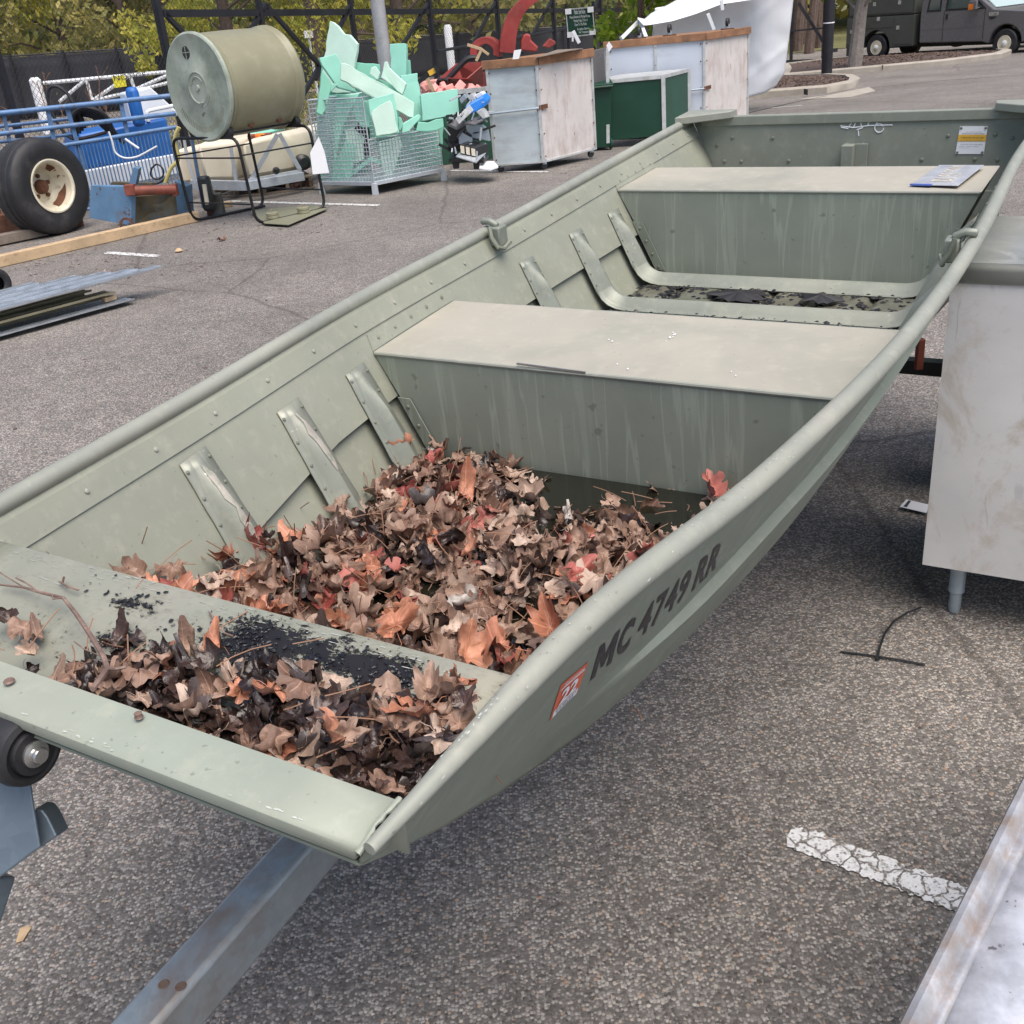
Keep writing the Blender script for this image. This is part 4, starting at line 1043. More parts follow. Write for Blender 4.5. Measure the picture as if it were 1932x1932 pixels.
def leaf_label(zone, kind, p):
    if zone == 'bay':
        y = -p.y; w_ = wa(y, .05)
        if y < 2.46: ar = 'at the foot of the middle seat' + (', far corner' if p.x < -.12 else (', near corner' if p.x > .12 else ', mid-width'))
        elif p.x < -w_ * .55: ar = 'against the far hull side' + (' by the third rib' if y < 2.68 else (' by the second rib' if y < 2.90 else ' by the rib nearest the bow'))
        elif p.x > w_ * .45: ar = 'under the near gunwale' + (', stern half' if y < 2.85 else ', bow half')
        elif y > 3.10: ar = 'along the edge of the bow deck' + (', left part' if p.x < 0 else ', right part')
        else: ar = 'in the middle of the leaf heap' + (', towards the seat' if y < 2.78 else ', towards the bow')
    else: ar = 'behind the bow plate' + (', on the left by the twig' if p.x < -.08 else (', middle of the row' if p.x < .14 else ', right end by the gunwale'))
    return '%s leaf %s' % (KN[kind], ar)
MEC = {}
BW = boat.matrix_basis.copy()
acc = {}
for i, (p, r, s_, kind, vi, zone, lay) in enumerate(leaves):
    if i in single:
        if (kind, vi) not in MEC: MEC[(kind, vi)] = leaf_me(kind, vi)
        ob = bpy.data.objects.new('fallen_leaf', MEC[(kind, vi)]); COL.objects.link(ob)
        ob.matrix_basis = BW @ Matrix.Translation(p) @ r.to_matrix().to_4x4() @ Matrix.Scale(s_, 4)
        ob['label'] = leaf_label(zone, kind, p); ob['category'] = 'leaf'; ob['group'] = ob['label'].replace(' leaf ', ' leaves ')
    else:
        acc.setdefault((zone, kind), []).append((p, r, s_, vi))
for (zone, kind), lst in acc.items():
    vs = []; fs = []; uvs = []; rn = []
    for (p, r, s_, vi) in lst:
        mv, mf, mu = LV[vi]; o = len(vs); R_ = r.to_matrix() * s_; rr = rnd.random()
        vs += [BW @ (p + R_ @ q) for q in mv]; fs += [tuple(k + o for k in f) for f in mf]; uvs += mu; rn += [rr] * len(mv)
    loc = vs[0].copy(); me = bpy.data.meshes.new('leaf_litter'); me.from_pydata([tuple(q - loc) for q in vs], [], fs); me.materials.append(LEAFM[kind])
    ul = me.uv_layers.new(name='UVMap')
    for lp in me.loops: ul.data[lp.index].uv = uvs[lp.vertex_index]
    at = me.attributes.new('rnd', 'FLOAT', 'POINT'); at.data.foreach_set('value', rn)
    for q in me.polygons: q.use_smooth = True
    ob = bpy.data.objects.new('leaf_litter', me); ob.location = loc; COL.objects.link(ob)
    tag(ob, 'mass of %s leaves %s' % ({'brown': 'brown', 'tan': 'tan', 'rust': 'rust-coloured', 'red': 'dark red', 'dark': 'blackened wet', 'grey': 'bleached grey'}[kind], 'heaped in the boat\'s forward well' if zone == 'bay' else 'packed behind the bow plate'), 'leaves', None, 'stuff')
# sodden bed under the leaves
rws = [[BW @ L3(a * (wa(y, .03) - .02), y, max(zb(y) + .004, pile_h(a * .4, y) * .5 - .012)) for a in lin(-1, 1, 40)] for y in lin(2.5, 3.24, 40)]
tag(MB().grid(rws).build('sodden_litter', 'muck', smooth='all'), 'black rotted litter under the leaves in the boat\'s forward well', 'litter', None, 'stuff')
# standing rainwater, level in the world
wz = (BW @ L3(0, 2.26, .046)).z
pts = []
for y in (2.262, 3.06):
    for s_ in (-1, 1):
        z0 = .05 + .0447 * (y - 2.26); pts.append((y, s_ * (wa(y, z0) - .002), z0))
wp = []
for y, a, z0 in (pts[0], pts[1], pts[3], pts[2]): q = BW @ L3(a, y, z0); q.z = wz; wp.append(q)
tag(MB().add(wp, [(0, 1, 2, 3)]).build('rainwater', 'water'), '', '', kind='structure')
# loose stalks standing out of the heap
st = MB(); rnd = random.Random(77)
for k in range(190):
    a = rnd.uniform(-.42, .42); y = rnd.uniform(2.3, 3.23); z = pile_h(a, y) + .006; L_ = rnd.uniform(.03, .08)
    d = V(rnd.gauss(0, 1), rnd.gauss(0, 1), abs(rnd.gauss(0, .5))).normalized(); p = L3(a, y, z); q = V(rnd.uniform(-.3, .3), rnd.uniform(-.3, .3), .2)
    st.tube([BW @ (p + d * L_ * t_ + q * L_ * t_ * (1 - t_)) for t_ in (0, .35, .7, 1)], .0009, 4)
for k in range(16):
    a = rnd.uniform(-.15, .36); y = rnd.uniform(3.30, 3.46); z = deckz(y) + .04; L_ = rnd.uniform(.02, .07)
    d = V(rnd.gauss(0, 1), rnd.gauss(0, 1), abs(rnd.gauss(0, .3))).normalized(); p = L3(a, y, z); q = V(rnd.uniform(-.3, .3), rnd.uniform(-.3, .3), .1)
    st.tube([BW @ (p + d * L_ * t_ + q * L_ * t_ * (1 - t_)) for t_ in (0, .35, .7, 1)], .0008, 4)
tag(st.build('loose_stalks', 'stem'), 'thin loose leaf stalks strewn over the leaf heap', 'stalks', None, 'stuff')
# black crumbs of muck on the bow deck
mk = MB()
def crumb(p, r):
    n = rnd.choice((5, 6, 7)); a0 = rnd.random() * 6; el = rnd.uniform(.3, .9)
    th = rnd.uniform(0, PI); vs = []
    for k in range(n):
        aa = a0 + 2 * PI * k / n; rr = r * rnd.uniform(.5, 1.2); x_, y_ = rr * math.cos(aa), rr * el * math.sin(aa)
        vs.append(p + V(x_ * math.cos(th) - y_ * math.sin(th), x_ * math.sin(th) + y_ * math.cos(th), .0014))
    vs.append(p + V(0, 0, r * rnd.uniform(.1, .35) + .0018)); mk.add([BW @ q for q in vs], [(k, (k + 1) % n, n) for k in range(n)])
cnt = 0
while cnt < 420:
    u, v = rnd.uniform(400, 830), rnd.uniform(1150, 1320)
    dd = min(1, ((u - 470) / 55)**2 + ((v - 1215) / 50)**2); f1 = noise.noise(V(u / 42, v / 22, 1)) + .5 * noise.noise(V(u / 14, v / 10, 5))
    c1 = math.exp(-(((u - 470) / 45)**2 + ((v - 1215) / 45)**2)); c2 = math.exp(-(((u - 640) / 120)**2 + ((v - 1255) / 35)**2)); c3 = math.exp(-(((u - 770) / 40)**2 + ((v - 1285) / 18)**2))
    if rnd.random() > min(1, c1 * 1.1 + .55 * c2 * (1 if f1 > .05 else .15) + c3 * .9): continue
    p = bl(u, v, 'z', .372); 
    if not (3.275 < -p.y < 3.42) or p.x > wa(3.3, .37) - .03: continue
    p.z = deckz(-p.y) + .0015; crumb(p, rnd.uniform(.0012, .0048)); cnt += 1
for (u, v, n_, sp) in ((190, 1110, 14, 28), (265, 1140, 26, 24), (210, 1195, 30, 20), (240, 1205, 30, 20), (330, 1170, 8, 18), (60, 1280, 3, 8), (420, 1190, 24, 24)):
    for k in range(n_):
        p = bl(u + rnd.gauss(0, sp), v + rnd.gauss(0, sp * .45), 'z', .372)
        if 3.272 < -p.y < 3.46: p.z = deckz(-p.y) + .0015; crumb(p, rnd.uniform(.0012, .005))
def muck_den(u, v):
    f1 = noise.noise(V(u / 30, v / 16, 1)) + .6 * noise.noise(V(u / 11, v / 7, 5)) + .35 * noise.noise(V(u / 5, v / 4, 9))
    c = 1.1 * math.exp(-(((u - 472) / 42)**2 + ((v - 1212) / 42)**2)) + .62 * math.exp(-(((u - 610) / 130)**2 + ((v - 1245) / 32)**2)) + .95 * math.exp(-(((u - 768) / 42)**2 + ((v - 1283) / 17)**2)) + .5 * math.exp(-(((u - 250) / 40)**2 + ((v - 1145) / 14)**2)) + .9 * math.exp(-(((u - 222) / 36)**2 + ((v - 1195) / 18)**2))
    return c + .62 * f1 - .50
du = 3.2
for iu in range(int((850 - 170) / du)):
    for iv in range(int((1330 - 1100) / du)):
        u, v = 170 + iu * du, 1100 + iv * du
        if muck_den(u, v) < .12 or rnd.random() < .55: continue
        q4 = []
        for (a_u, a_v) in ((0, 0), (1, 0), (1, 1), (0, 1)):
            cu_, cv_ = iu + a_u, iv + a_v; j1 = noise.noise(V(cu_ * 1.7, cv_ * 1.3, 2)); j2 = noise.noise(V(cu_ * 1.3, cv_ * 1.9, 8)); j3 = noise.noise(V(cu_ * .9, cv_ * .9, 4)) + .6 * noise.noise(V(cu_ * 2.3, cv_ * 2.3, 6))
            p = bl(170 + (cu_ + j1 * .8) * du, 1100 + (cv_ + j2 * .8) * du, 'z', .372)
            p.z = deckz(-p.y) + .0014 + .0007 * max(-.5, j3); q4.append(p)
        if 3.274 < -q4[0].y < 3.45 and q4[0].x < wa(3.3, .37) - .03: mk.add([BW @ p for p in q4], [(0, 1, 2), (0, 2, 3)])
tag(mk.build('muck_crumbs', 'muck'), 'black crumbs of rotted leaf smeared over the boat\'s bow deck', 'muck', None, 'stuff')
# twig with side shoots
def pxline(pts, z=.376): return [BW @ bl(u, v, 'z', z + dz) for u, v, dz in pts]
tw = MB(); tw.tube(pxline([(0, 1103, 0), (45, 1108, .004), (75, 1117, .008), (120, 1128, .012), (145, 1160, .018), (172, 1200, .022), (196, 1240, .026), (203, 1262, .030), (190, 1280, .032), (175, 1300, .034)]), [.0012, .0016, .002, .0022, .0026, .0028, .003, .0032, .0034, .003], 7)
tw.tube(pxline([(75, 1117, .008), (50, 1100, .012), (30, 1090, .014)]), .0012, 6); tw.tube(pxline([(45, 1108, .004), (0, 1080, .006), (-30, 1065, .006)]), .001, 6)
tw.tube(pxline([(203, 1262, .030), (220, 1262, .034), (238, 1258, .034)]), .0016, 6); tw.tube(pxline([(196, 1240, .026), (160, 1225, .022), (140, 1210, .016)]), .0008, 5)
tw.tube(pxline([(120, 1128, .012), (100, 1130, .014), (98, 1122, .016)]), .0012, 5)
tag(tw.build('twig', 'twig', smooth=True), 'forked brown twig lying across the boat\'s bow deck', 'twig')
tw = MB(); tw.tube(pxline([(112, 1097, 0), (125, 1105, .003), (148, 1113, .003)]), .0014, 6); tw.tube(pxline([(118, 1100, 0), (121, 1088, .008)]), .0016, 6)
tag(tw.build('twig', 'twig', smooth=True), 'short twig stub beside the forked twig on the bow deck', 'twig')
tw = MB(); tw.tube(pxline([(395, 1155, 0), (405, 1175, .004), (425, 1195, .004), (440, 1200, .002)]), .0011, 6)
tag(tw.build('twig', 'twig', smooth=True), 'thin dark twig beside the black muck on the bow deck', 'twig')
for (u, v, lb) in ((18, 1287, 'small brown seed case lying flat at the left end of the bow plate'), (263, 1355, 'small upright bud scale standing on the bow plate')):
    p = BW @ bl(u, v, 'z', .408); b = MB(); b.lathe([(.001, 0), (.0045, .001), (.0035, .004), (.004, .006), (.001, .008)] if u > 100 else [(.002, .0005), (.006, .001), (.005, .003), (.002, .002)], 9, Matrix.Translation(p)); tag(b.build('seed_case', 'twig', smooth=True), lb, 'seed')
# peeled rubber scraps and fuzz on the floor and seats
for (cx_, cy_, w_, h_, lb) in ((1395, 560, 100, 20, 'torn dark blue rubber scrap left of centre on the floor between the seats'), (1548, 567, 66, 17, 'torn dark blue rubber scrap right of the larger one on the floor between the seats')):
    vs = []; n_ = 26
    for k in range(n_):
        aa = 2 * PI * k / n_; rr = rnd.uniform(.55, 1.15); p = bl(cx_ + w_ * .62 * rr * math.cos(aa), cy_ + h_ * .62 * rr * math.sin(aa), 'z', .056)
        vs.append(BW @ (p + V(0, 0, .010 * rnd.random())))
    c0 = sum(vs, V(0, 0, 0)) / n_ + V(0, 0, .012); vs.append(c0)
    tag(MB().add(vs, [(k, (k + 1) % n_, n_) for k in range(n_)]).build('rubber_scrap', 'black_rubber', solid=.002), lb, 'scrap')
fz = MB()
for (u, v, z, n_) in ((1268, 636, .276, 7), (1155, 645, .276, 2), (1165, 690, .276, 2), (1390, 700, .276, 2)):
    for k in range(n_):
        p = bl(u + rnd.gauss(0, 10), v + rnd.gauss(0, 6), 'z', z); mkp = BW @ p; r_ = rnd.uniform(.001, .0028)
        fz.lathe([(r_, 0), (r_ * .7, r_ * .6), (0, r_ * .8)], 6, Matrix.Translation(mkp))
tag(fz.build('seed_fluff', 'paper'), 'scattered crumbs of seed fluff on the middle seat', 'fluff', None, 'stuff')
gr = MB(); rnd = random.Random(9)
for k in range(1500):
    a = rnd.uniform(-.42, .42); y = rnd.choice((rnd.gauss(1.20, .05), rnd.gauss(.94, .05), rnd.uniform(.9, 1.4))); 
    if not .86 < y < 1.85: continue
    p = BW @ L3(a, y, fz0(y) + .017); r_ = rnd.choice((rnd.uniform(.002, .008), rnd.uniform(.006, .016))); n_ = 6; a0 = rnd.random() * 6
    vs = [p + V(r_ * math.cos(a0 + k2) * rnd.uniform(.6, 1.3), r_ * math.sin(a0 + k2) * rnd.uniform(.6, 1.3), .001) for k2 in range(n_)] + [p + V(0, 0, r_ * .5)]
    gr.add(vs, [(k2, (k2 + 1) % n_, n_) for k2 in range(n_)])
tag(gr.build('floor_grit', 'muck'), 'dark grit gathered along the floor ribs between the seats', 'grit', None, 'stuff')
# licence plate on the rear seat
q = [BW @ bl(u, v, 'z', z) for u, v, z in ((1718, 348, .322), (1772, 311, .320), (1857, 311, .330), (1808, 350, .326))]
lp = thing('licence_plate', 'bent grey-blue licence plate with raised digits lying on the rear seat', 'licence plate', q[0])
MB().prism(q, (0, 0, -.002)).build('plate_panel', 'plate_blue', lp, bev=.0008)
MB().beam(q[0], q[0].lerp(q[3], .45), .012, .004).build('plate_border', 'plate_edge', lp)
ax_ = (q[1] - q[0]).normalized(); ay_ = (q[0] - q[3]).normalized(); b = MB()
text_mesh(b, 'D L957 900'.replace(' ', ''), .085, q[3].lerp(q[0], .22) + ax_ * .035 + V(0, 0, .002), ax_, ay_, wid=(q[1] - q[0]).length * .80, extr=.0015)
b.build('plate_digits', 'plate_digit', lp)

# ================================================================== BOAT TRAILER
A0 = V(-.552, .943, .42); A1 = V(-.370, 1.279, .42); td = (A1 - A0).normalized()
tl = thing('boat_trailer', 'galvanised boat trailer under the green boat with black roller winch post', 'trailer', A1 + td * .4 - V(0, 0, .45))
T0, T1 = A0 - td * .75, A0 + td * 3.2
MB().beam(T0, T1, .062, .085).build('tongue', 'galv_rust', tl, bev=.009, smooth=True)
hb = MB()
for u, v in ((483 * .639, 2905 * .639), (534 * .639, 2912 * .639)):
    p = onz(u, v, .4628); hb.lathe([(.004, 0), (.0075, .0008), (.0075, .0022), (.004, .003), (0, .003)], 12, Matrix.Translation(p))
MBx = hb
h1 = MB(); p = onz(309, 1857, .4628); h1.lathe([(.0, .0005), (.005, .0006), (.0065, .0014), (.008, .0003)], 12, Matrix.Translation(p)); h1.build('bolt_hole', 'wood_trunk', tl)
h1 = MB(); p = onz(341, 1861, .4628); h1.lathe([(.0, .0005), (.005, .0006), (.0065, .0014), (.008, .0003)], 12, Matrix.Translation(p)); h1.build('bolt_hole', 'wood_trunk', tl)
ax3 = V(BM[0][0], BM[1][0], BM[2][0]).normalized()      # athwart direction
RC = EYE + ray(22, 1404) * 1.04
q = ax3.to_track_quat('Z', 'Y').to_matrix().to_4x4(); q.translation = RC
RR = .0375
rol = MB().lathe([(.010, .034), (.0105, .0365), (RR * .60, .0365), (RR * .64, .030), (RR * .78, .0335), (RR * .93, .031), (RR, .022), (RR * .98, 0), (RR, -.022), (RR * .9, -.034), (.010, -.036)], 40, q).build('bow_roller', 'black_rubber', tl, smooth=True)
MB().lathe([(0, .047), (.0075, .047), (.0085, .045), (.0085, .040), (.014, .039), (.014, .034), (.0, .034)], 24, q).build('roller_bolt', 'bolt', rol, smooth=True)
pd = RC.dot(fw) - EYE.dot(fw)
def atd(u, v, d): r_ = ray(u, v); return EYE + r_ * d
dp = 1.075
poly = [(-70, 1430), (48, 1430), (56, 1470), (64, 1528), (76, 1600), (66, 1606), (-70, 1708)]
MB().prism([atd(u, v, dp) for u, v in poly], fw * .004 + V(0, 0, 0)).build('winch_post', 'galv_post', tl, bev=.002)
poly2 = [(64, 1526), (80, 1528), (90, 1541), (108, 1578), (76, 1600)]
MB().prism([atd(u, v, dp + .018) for u, v in poly2], fw * .03).build('post_bracket', 'galv_post', tl, bev=.002)
MB().beam(atd(-40, 1640, dp + .02), A0 - td * .45 + V(0, 0, .04), .06, .05).build('winch_post_foot', 'galv_post', tl, bev=.003)
MB().prism([atd(u, v, dp + .05) for u, v in ((90, 1372), (112, 1380), (127, 1388), (122, 1392), (100, 1389), (86, 1385))], fw * .05).build('roller_arm', 'black_metal', tl)
for s_ in (-1, 1):
    MB().beam(BW @ L3(s_ * .16, 2.2, -.10), BW @ L3(s_ * .22, .1, -.10), .05, .07).build('bunk', 'grey_timber', tl, bev=.003)
    MB().beam(BW @ L3(s_ * .04, 2.7, -.19), BW @ L3(s_ * .16, 1.9, -.19), .05, .07).build('side_rail', 'galv', tl)
    MB().beam(BW @ L3(s_ * .16, 1.9, -.19), BW @ L3(s_ * .40, -.25, -.19), .05, .07).build('side_rail', 'black_metal', tl)
    q = ax3.to_track_quat('Z', 'Y').to_matrix().to_4x4(); wc = BW @ L3(s_ * .56, .28, 0); wc.z = .26; q.translation = wc
    MB().lathe([(.13, -.06), (.20, -.075), (.25, -.06), (.26, -.03), (.26, .03), (.25, .06), (.20, .075), (.13, .06)], 30, q, cap=False).build('wheel', 'tyre', tl, smooth=True)
    fr_ = [[BW @ (toloc(wc) + V(s2 * .10, 0, 0) + V(0, .31 * math.cos(t_), .31 * math.sin(t_) + .0)) for s2 in (-1, 1)] for t_ in lin(.15, PI - .15, 12)]
    MB().grid(fr_).build('fender', 'black_metal', tl, solid=.003, smooth='all')
MB().beam(BW @ L3(-.5, .28, -.42), BW @ L3(.5, .28, -.42), .05, .05).build('axle', 'black_metal', tl)
MB().beam(BW @ L3(-.5, -.20, -.20), BW @ L3(.60, -.20, -.20), .06, .07).build('rear_crossbar', 'black_metal', tl)
MB().box(onz(1735, 668, .42), (.025, .025, .11)).build('reflector', 'rust', tl, bev=.003)

# ================================================================== STAINLESS CABINET, TRAY, SMALL THINGS ON THE GROUND
fx = V(.8481, -.5299, 0); fy = V(.5299, .8481, 0)
C0 = V(1.0904, 2.3878, .17) ; ZTOP = .977
cb = thing('steel_cabinet', 'scratched stainless steel cabinet on a round leg beside the boat', 'cabinet', V(C0.x, C0.y, 0) + fx * .5 + fy * .3)
def CB(a, b, z): p = C0 + fx * a + fy * b; return V(p.x, p.y, z)
W_, D_ = 1.1, .62
MB().prism([CB(0, 0, .17), CB(W_, 0, .17), CB(W_, 0, ZTOP - .04), CB(0, 0, ZTOP - .04)], fy * .003).build('front_panel', 'stainless', cb)
MB().prism([CB(.0, .0035, .17), CB(.0, .0035, ZTOP - .04), CB(0, D_, ZTOP - .04), CB(0, D_, .17)], fx * .003).build('side_panel', 'black_metal', cb)  # boat-side panel: its shade is put into the colour, black instead of stainless
MB().prism([CB(W_, .0035, .17), CB(W_, .0035, ZTOP - .04), CB(W_, D_, ZTOP - .04), CB(W_, D_, .17)], -fx * .003).build('side_panel', 'stainless', cb)
MB().prism([CB(.004, .004, .172), CB(W_ - .004, .004, .172), CB(W_ - .004, D_, .172), CB(.004, D_, .172)], (0, 0, .003)).build('bottom_panel', 'stainless', cb)
# rolled drip edge top
pr = [(-.004, ZTOP - .040), (-.006, ZTOP - .036), (-.006, ZTOP - .010), (-.003, ZTOP - .002), (.004, ZTOP), (.03, ZTOP - .003), (.06, ZTOP - .006)]
MB().grid([[CB(a, b, z) for b, z in pr] for a in (-.006, W_ + .006)]).build('front_edge', 'steel_top', cb, smooth=True, solid=.0015)
pr2 = [(-.007, ZTOP - .035), (-.006, ZTOP - .004), (.0, ZTOP)]
MB().grid([[CB(a, b, z) for a, z in pr2] for b in (-.004, D_)]).build('side_edge', 'steel_top', cb, smooth=True, solid=.0015)
MB().grid([[CB(a, b, ZTOP - .0055 + .002 * noise.noise(V(a * 3, b * 4, 1))) for b in lin(.06, D_, 12)] for a in lin(0, W_, 20)]).build('top_panel', 'steel_top', cb, smooth='all')
for a, b in ((.085, .07), (W_ - .085, .07), (.085, D_ - .07), (W_ - .085, D_ - .07)):
    lg = MB().lathe([(.0, .171), (.0205, .171), (.0205, .078), (.0215, .074), (.0215, .068), (.0195, .066), (.0155, .064), (.0165, .02), (.014, .003), (.0, .003)], 24, Matrix.Translation(CB(a, b, 0))).build('leg', 'galv', cb, smooth=True)
ta = onz(1700, 1932, .72); tb = onz(1932, 1470, .72); tdv = (tb - ta); tdv.z = 0; tdv.normalize(); tn = V(tdv.y, -tdv.x, 0)
ty = thing('metal_tray', 'mottled galvanised tray top with a rolled rusty rim at the lower right corner', 'table', V(*(ta + tn * .3)[:2], 0))
def TR(s_, n_, z): p = ta + tdv * s_ + tn * n_; return V(p.x, p.y, z)
s0, s1 = -.45, 1.1
MB().grid([[TR(s_, n_, z) for n_, z in ((.010, .700), (.0, .704), (-.003, .712), (.0, .720), (.006, .7215), (.011, .718), (.013, .712), (.018, .706), (.024, .708), (.030, .706))] for s_ in lin(s0, s1, 40)]).build('rim', 'tray_edge', ty, smooth=True, solid=.001)
MB().grid([[TR(s_, n_, .7055 + .002 * noise.noise(V(s_ * 5, n_ * 5, 2))) for n_ in lin(.030, .8, 20)] for s_ in lin(s0, s1, 40)]).build('tray_panel', 'tray', ty, smooth='all', solid=.001)
MB().prism([TR(s0, .012, .62), TR(s1, .012, .62), TR(s1, .012, .703), TR(s0, .012, .703)], tn * .002).build('side_skirt', 'tray_edge', ty)
for s_, n_ in ((s1 - .08, .10), (s1 - .08, .7), (s0 + .08, .10), (s0 + .08, .7)): MB().tube([TR(s_, n_, .004), TR(s_, n_, .70)], .016, 12).build('leg', 'galv', ty, smooth=True)
# zip ties
def gl(pts): return [G(u, v) + V(0, 0, .004 + h) for u, v, h in pts]
za = MB(); P = gl([(1585, 1232, 0), (1640, 1240, .002), (1700, 1249, .002), (1745, 1257, .001)])
for a, b in zip(P, P[1:]): za.beam(a, b, .0065, .0022)
tag(za.build('cable_tie', 'black', bev=.0004), 'straight black cable tie lying flat on the asphalt', 'cable tie')
za = MB(); P = gl([(1655, 1246, .002), (1660, 1225, .006), (1668, 1205, .012), (1685, 1185, .018), (1710, 1170, .020), (1737, 1157, .016)])
for a, b in zip(P, P[1:]): za.beam(a, b, .0062, .0022)
za.box(P[0], (.009, .009, .006)); tag(za.build('cable_tie', 'black'), 'curved black cable tie threaded round the straight one', 'cable tie')
P = [G(1697, 962), G(1710, 945), G(1752, 955), G(1748, 974)]
cd = thing('paper_card', 'small white printed card lying on the asphalt beside the steel cabinet', 'card', P[0])
MB().prism([p + V(0, 0, .012 if i in (0, 3) else .006) for i, p in enumerate(P)], (0, 0, -.001)).build('card_sheet', 'paper', cd)
k1 = P[0].lerp(P[3], .12); k2 = P[1].lerp(P[2], .12); k3 = P[1].lerp(P[2], .24); k4 = P[0].lerp(P[3], .24)
MB().add([k1.lerp(k2, .12) + V(0, 0, .0128), k1.lerp(k2, .9) + V(0, 0, .0085), k3.lerp(k4, .12) + V(0, 0, .0085), k3.lerp(k4, .9) + V(0, 0, .0128)], [(0, 1, 2, 3)]).build('printed_band', 'ink', cd)
p = G(45, 1765); tag(MB().add([p + V(-.008, -.02, .003), p + V(.006, -.018, .004), p + V(.010, .015, .003), p + V(.0, .022, .004), p + V(-.010, .012, .008)], [(0, 1, 2, 4), (2, 3, 4)]).build('wood_chip', 'timber', solid=.002), 'pale splinter of wood on the asphalt at the lower left', 'wood chip')
for (u, v, lb, mt) in ((338, 476, 'pale curled scrap on the asphalt above the white line', 'timber'), ):
    p = G(u, v); tag(MB().lathe([(.02, 0), (.035, .012), (.02, .03), (0, .035)], 9, Matrix.Translation(p + V(0, 0, .002))).build('scrap', mt, smooth=True), lb, 'scrap')
for (u, v, kind, lb) in ((192, 522, 'brown', 'single curled brown leaf on the asphalt by the metal channels'), (1085, 540, 'brown', ''), (420, 455, 'brown', 'brown leaf cluster on the asphalt in front of the black stand')):
    if lb:
        p = G(u, v); ob = bpy.data.objects.new('fallen_leaf', leaf_me(kind, 3)); COL.objects.link(ob); ob.location = p + V(0, 0, .02); ob.rotation_euler = (.5, .3, 1); ob.scale = (1.6,) * 3
        ob['label'] = lb; ob['category'] = 'leaf'
# fine debris scatter on the lot
db = MB(); rnd = random.Random(31)
for k in range(520):
    r_ = rnd.random()
    if r_ < .35: u, v = rnd.uniform(0, 420), rnd.uniform(470, 520) + rnd.gauss(0, 8)
    elif r_ < .6: u, v = rnd.uniform(330, 640), rnd.uniform(395, 440)
    elif r_ < .75: u, v = rnd.uniform(850, 1300), rnd.uniform(300, 345)
    else: u, v = rnd.uniform(0, 1932), rnd.uniform(380, 1900)
    p = G(u, v); r0 = rnd.uniform(.004, .018) * (1 if p.y > 3 else .35); n_ = 5; a0 = rnd.random() * 6
    vs = [p + V(r0 * math.cos(a0 + k2 * 1.26) * rnd.uniform(.4, 1.4), r0 * math.sin(a0 + k2 * 1.26) * rnd.uniform(.3, .9), .003) for k2 in range(n_)] + [p + V(0, 0, r0 * .4 + .003)]
    db.add(vs, [(k2, (k2 + 1) % n_, n_) for k2 in range(n_)])
tag(db.build('ground_debris', 'wood_trunk'), 'scattered bits of bark and leaf crumbs on the asphalt', 'debris', None, 'stuff')

# ================================================================== LEFT SIDE
# metal channels
Ga, Gb = G(-160, 690), G(256, 574); cdv = (Gb - Ga); cdv.z = 0; cLen = cdv.length; cdv.normalize(); cn = V(-cdv.y, cdv.x, 0)
def chan(end, n_off, z0, wd, ht, mat, label, rise=0.0):
    """one long C-channel ending at distance `end` from Gb, open side up"""
    b = MB(); e0 = -cLen - .3; prof = [(0, ht * .25), (0, 0), (wd * .22, 0), (wd * .22, -.006), (wd * .36, -.006), (wd * .36, 0), (wd * .64, 0), (wd * .64, -.006), (wd * .78, -.006), (wd * .78, 0), (wd, 0), (wd, -ht)]
    rws = []
    for s_ in (e0, end):
        rws.append([Gb + cdv * s_ + cn * (n_off + x) + V(0, 0, z0 + z + (rise if s_ == end else 0) - Gb.z) for x, z in prof])
    rws = [[(Gb + cdv * s_ + cn * (n_off + x)) * 1 + V(0, 0, z0 + z + (rise * (s_ - e0) / (end - e0))) for x, z in prof] for s_ in (e0, end)]
    o = b.grid(rws).build('metal_channel', mat, solid=.003)
    return tag(o, label, 'metal channel', 'metal channels stacked on the asphalt')
chan(.0, .0, .035, .12, .03, 'alum', 'bottom channel of the stack, lying nearest on the asphalt')
chan(-.10, .05, .10, .16, .055, 'tan_metal', 'tan-sided channel in the middle of the stack')
chan(-.18, .22, .115, .12, .05, 'tan_metal', 'second tan-sided channel behind the first')
for i, (e_, o_) in enumerate(((.30, .03), (.16, .15), (.02, .27), (-.14, .39), (-.40, .51))):
    chan(e_, o_, .175, .115, .03, 'alum', ('ribbed silver channel on top of the stack, the %s one' % ('longest and nearest', 'second nearest', 'middle', 'second farthest', 'shortest and farthest')[i]), .02)
p = G(212, 540)
b = MB().box(Gb - cdv * .12 + cn * .12 + V(0, 0, .06), (.09, .05, .03), Matrix.Rotation(math.atan2(cdv.y, cdv.x), 3, 'Z')); tag(b.build('wood_block', 'timber', bev=.003), 'small pale wood block wedged between the channels', 'block')
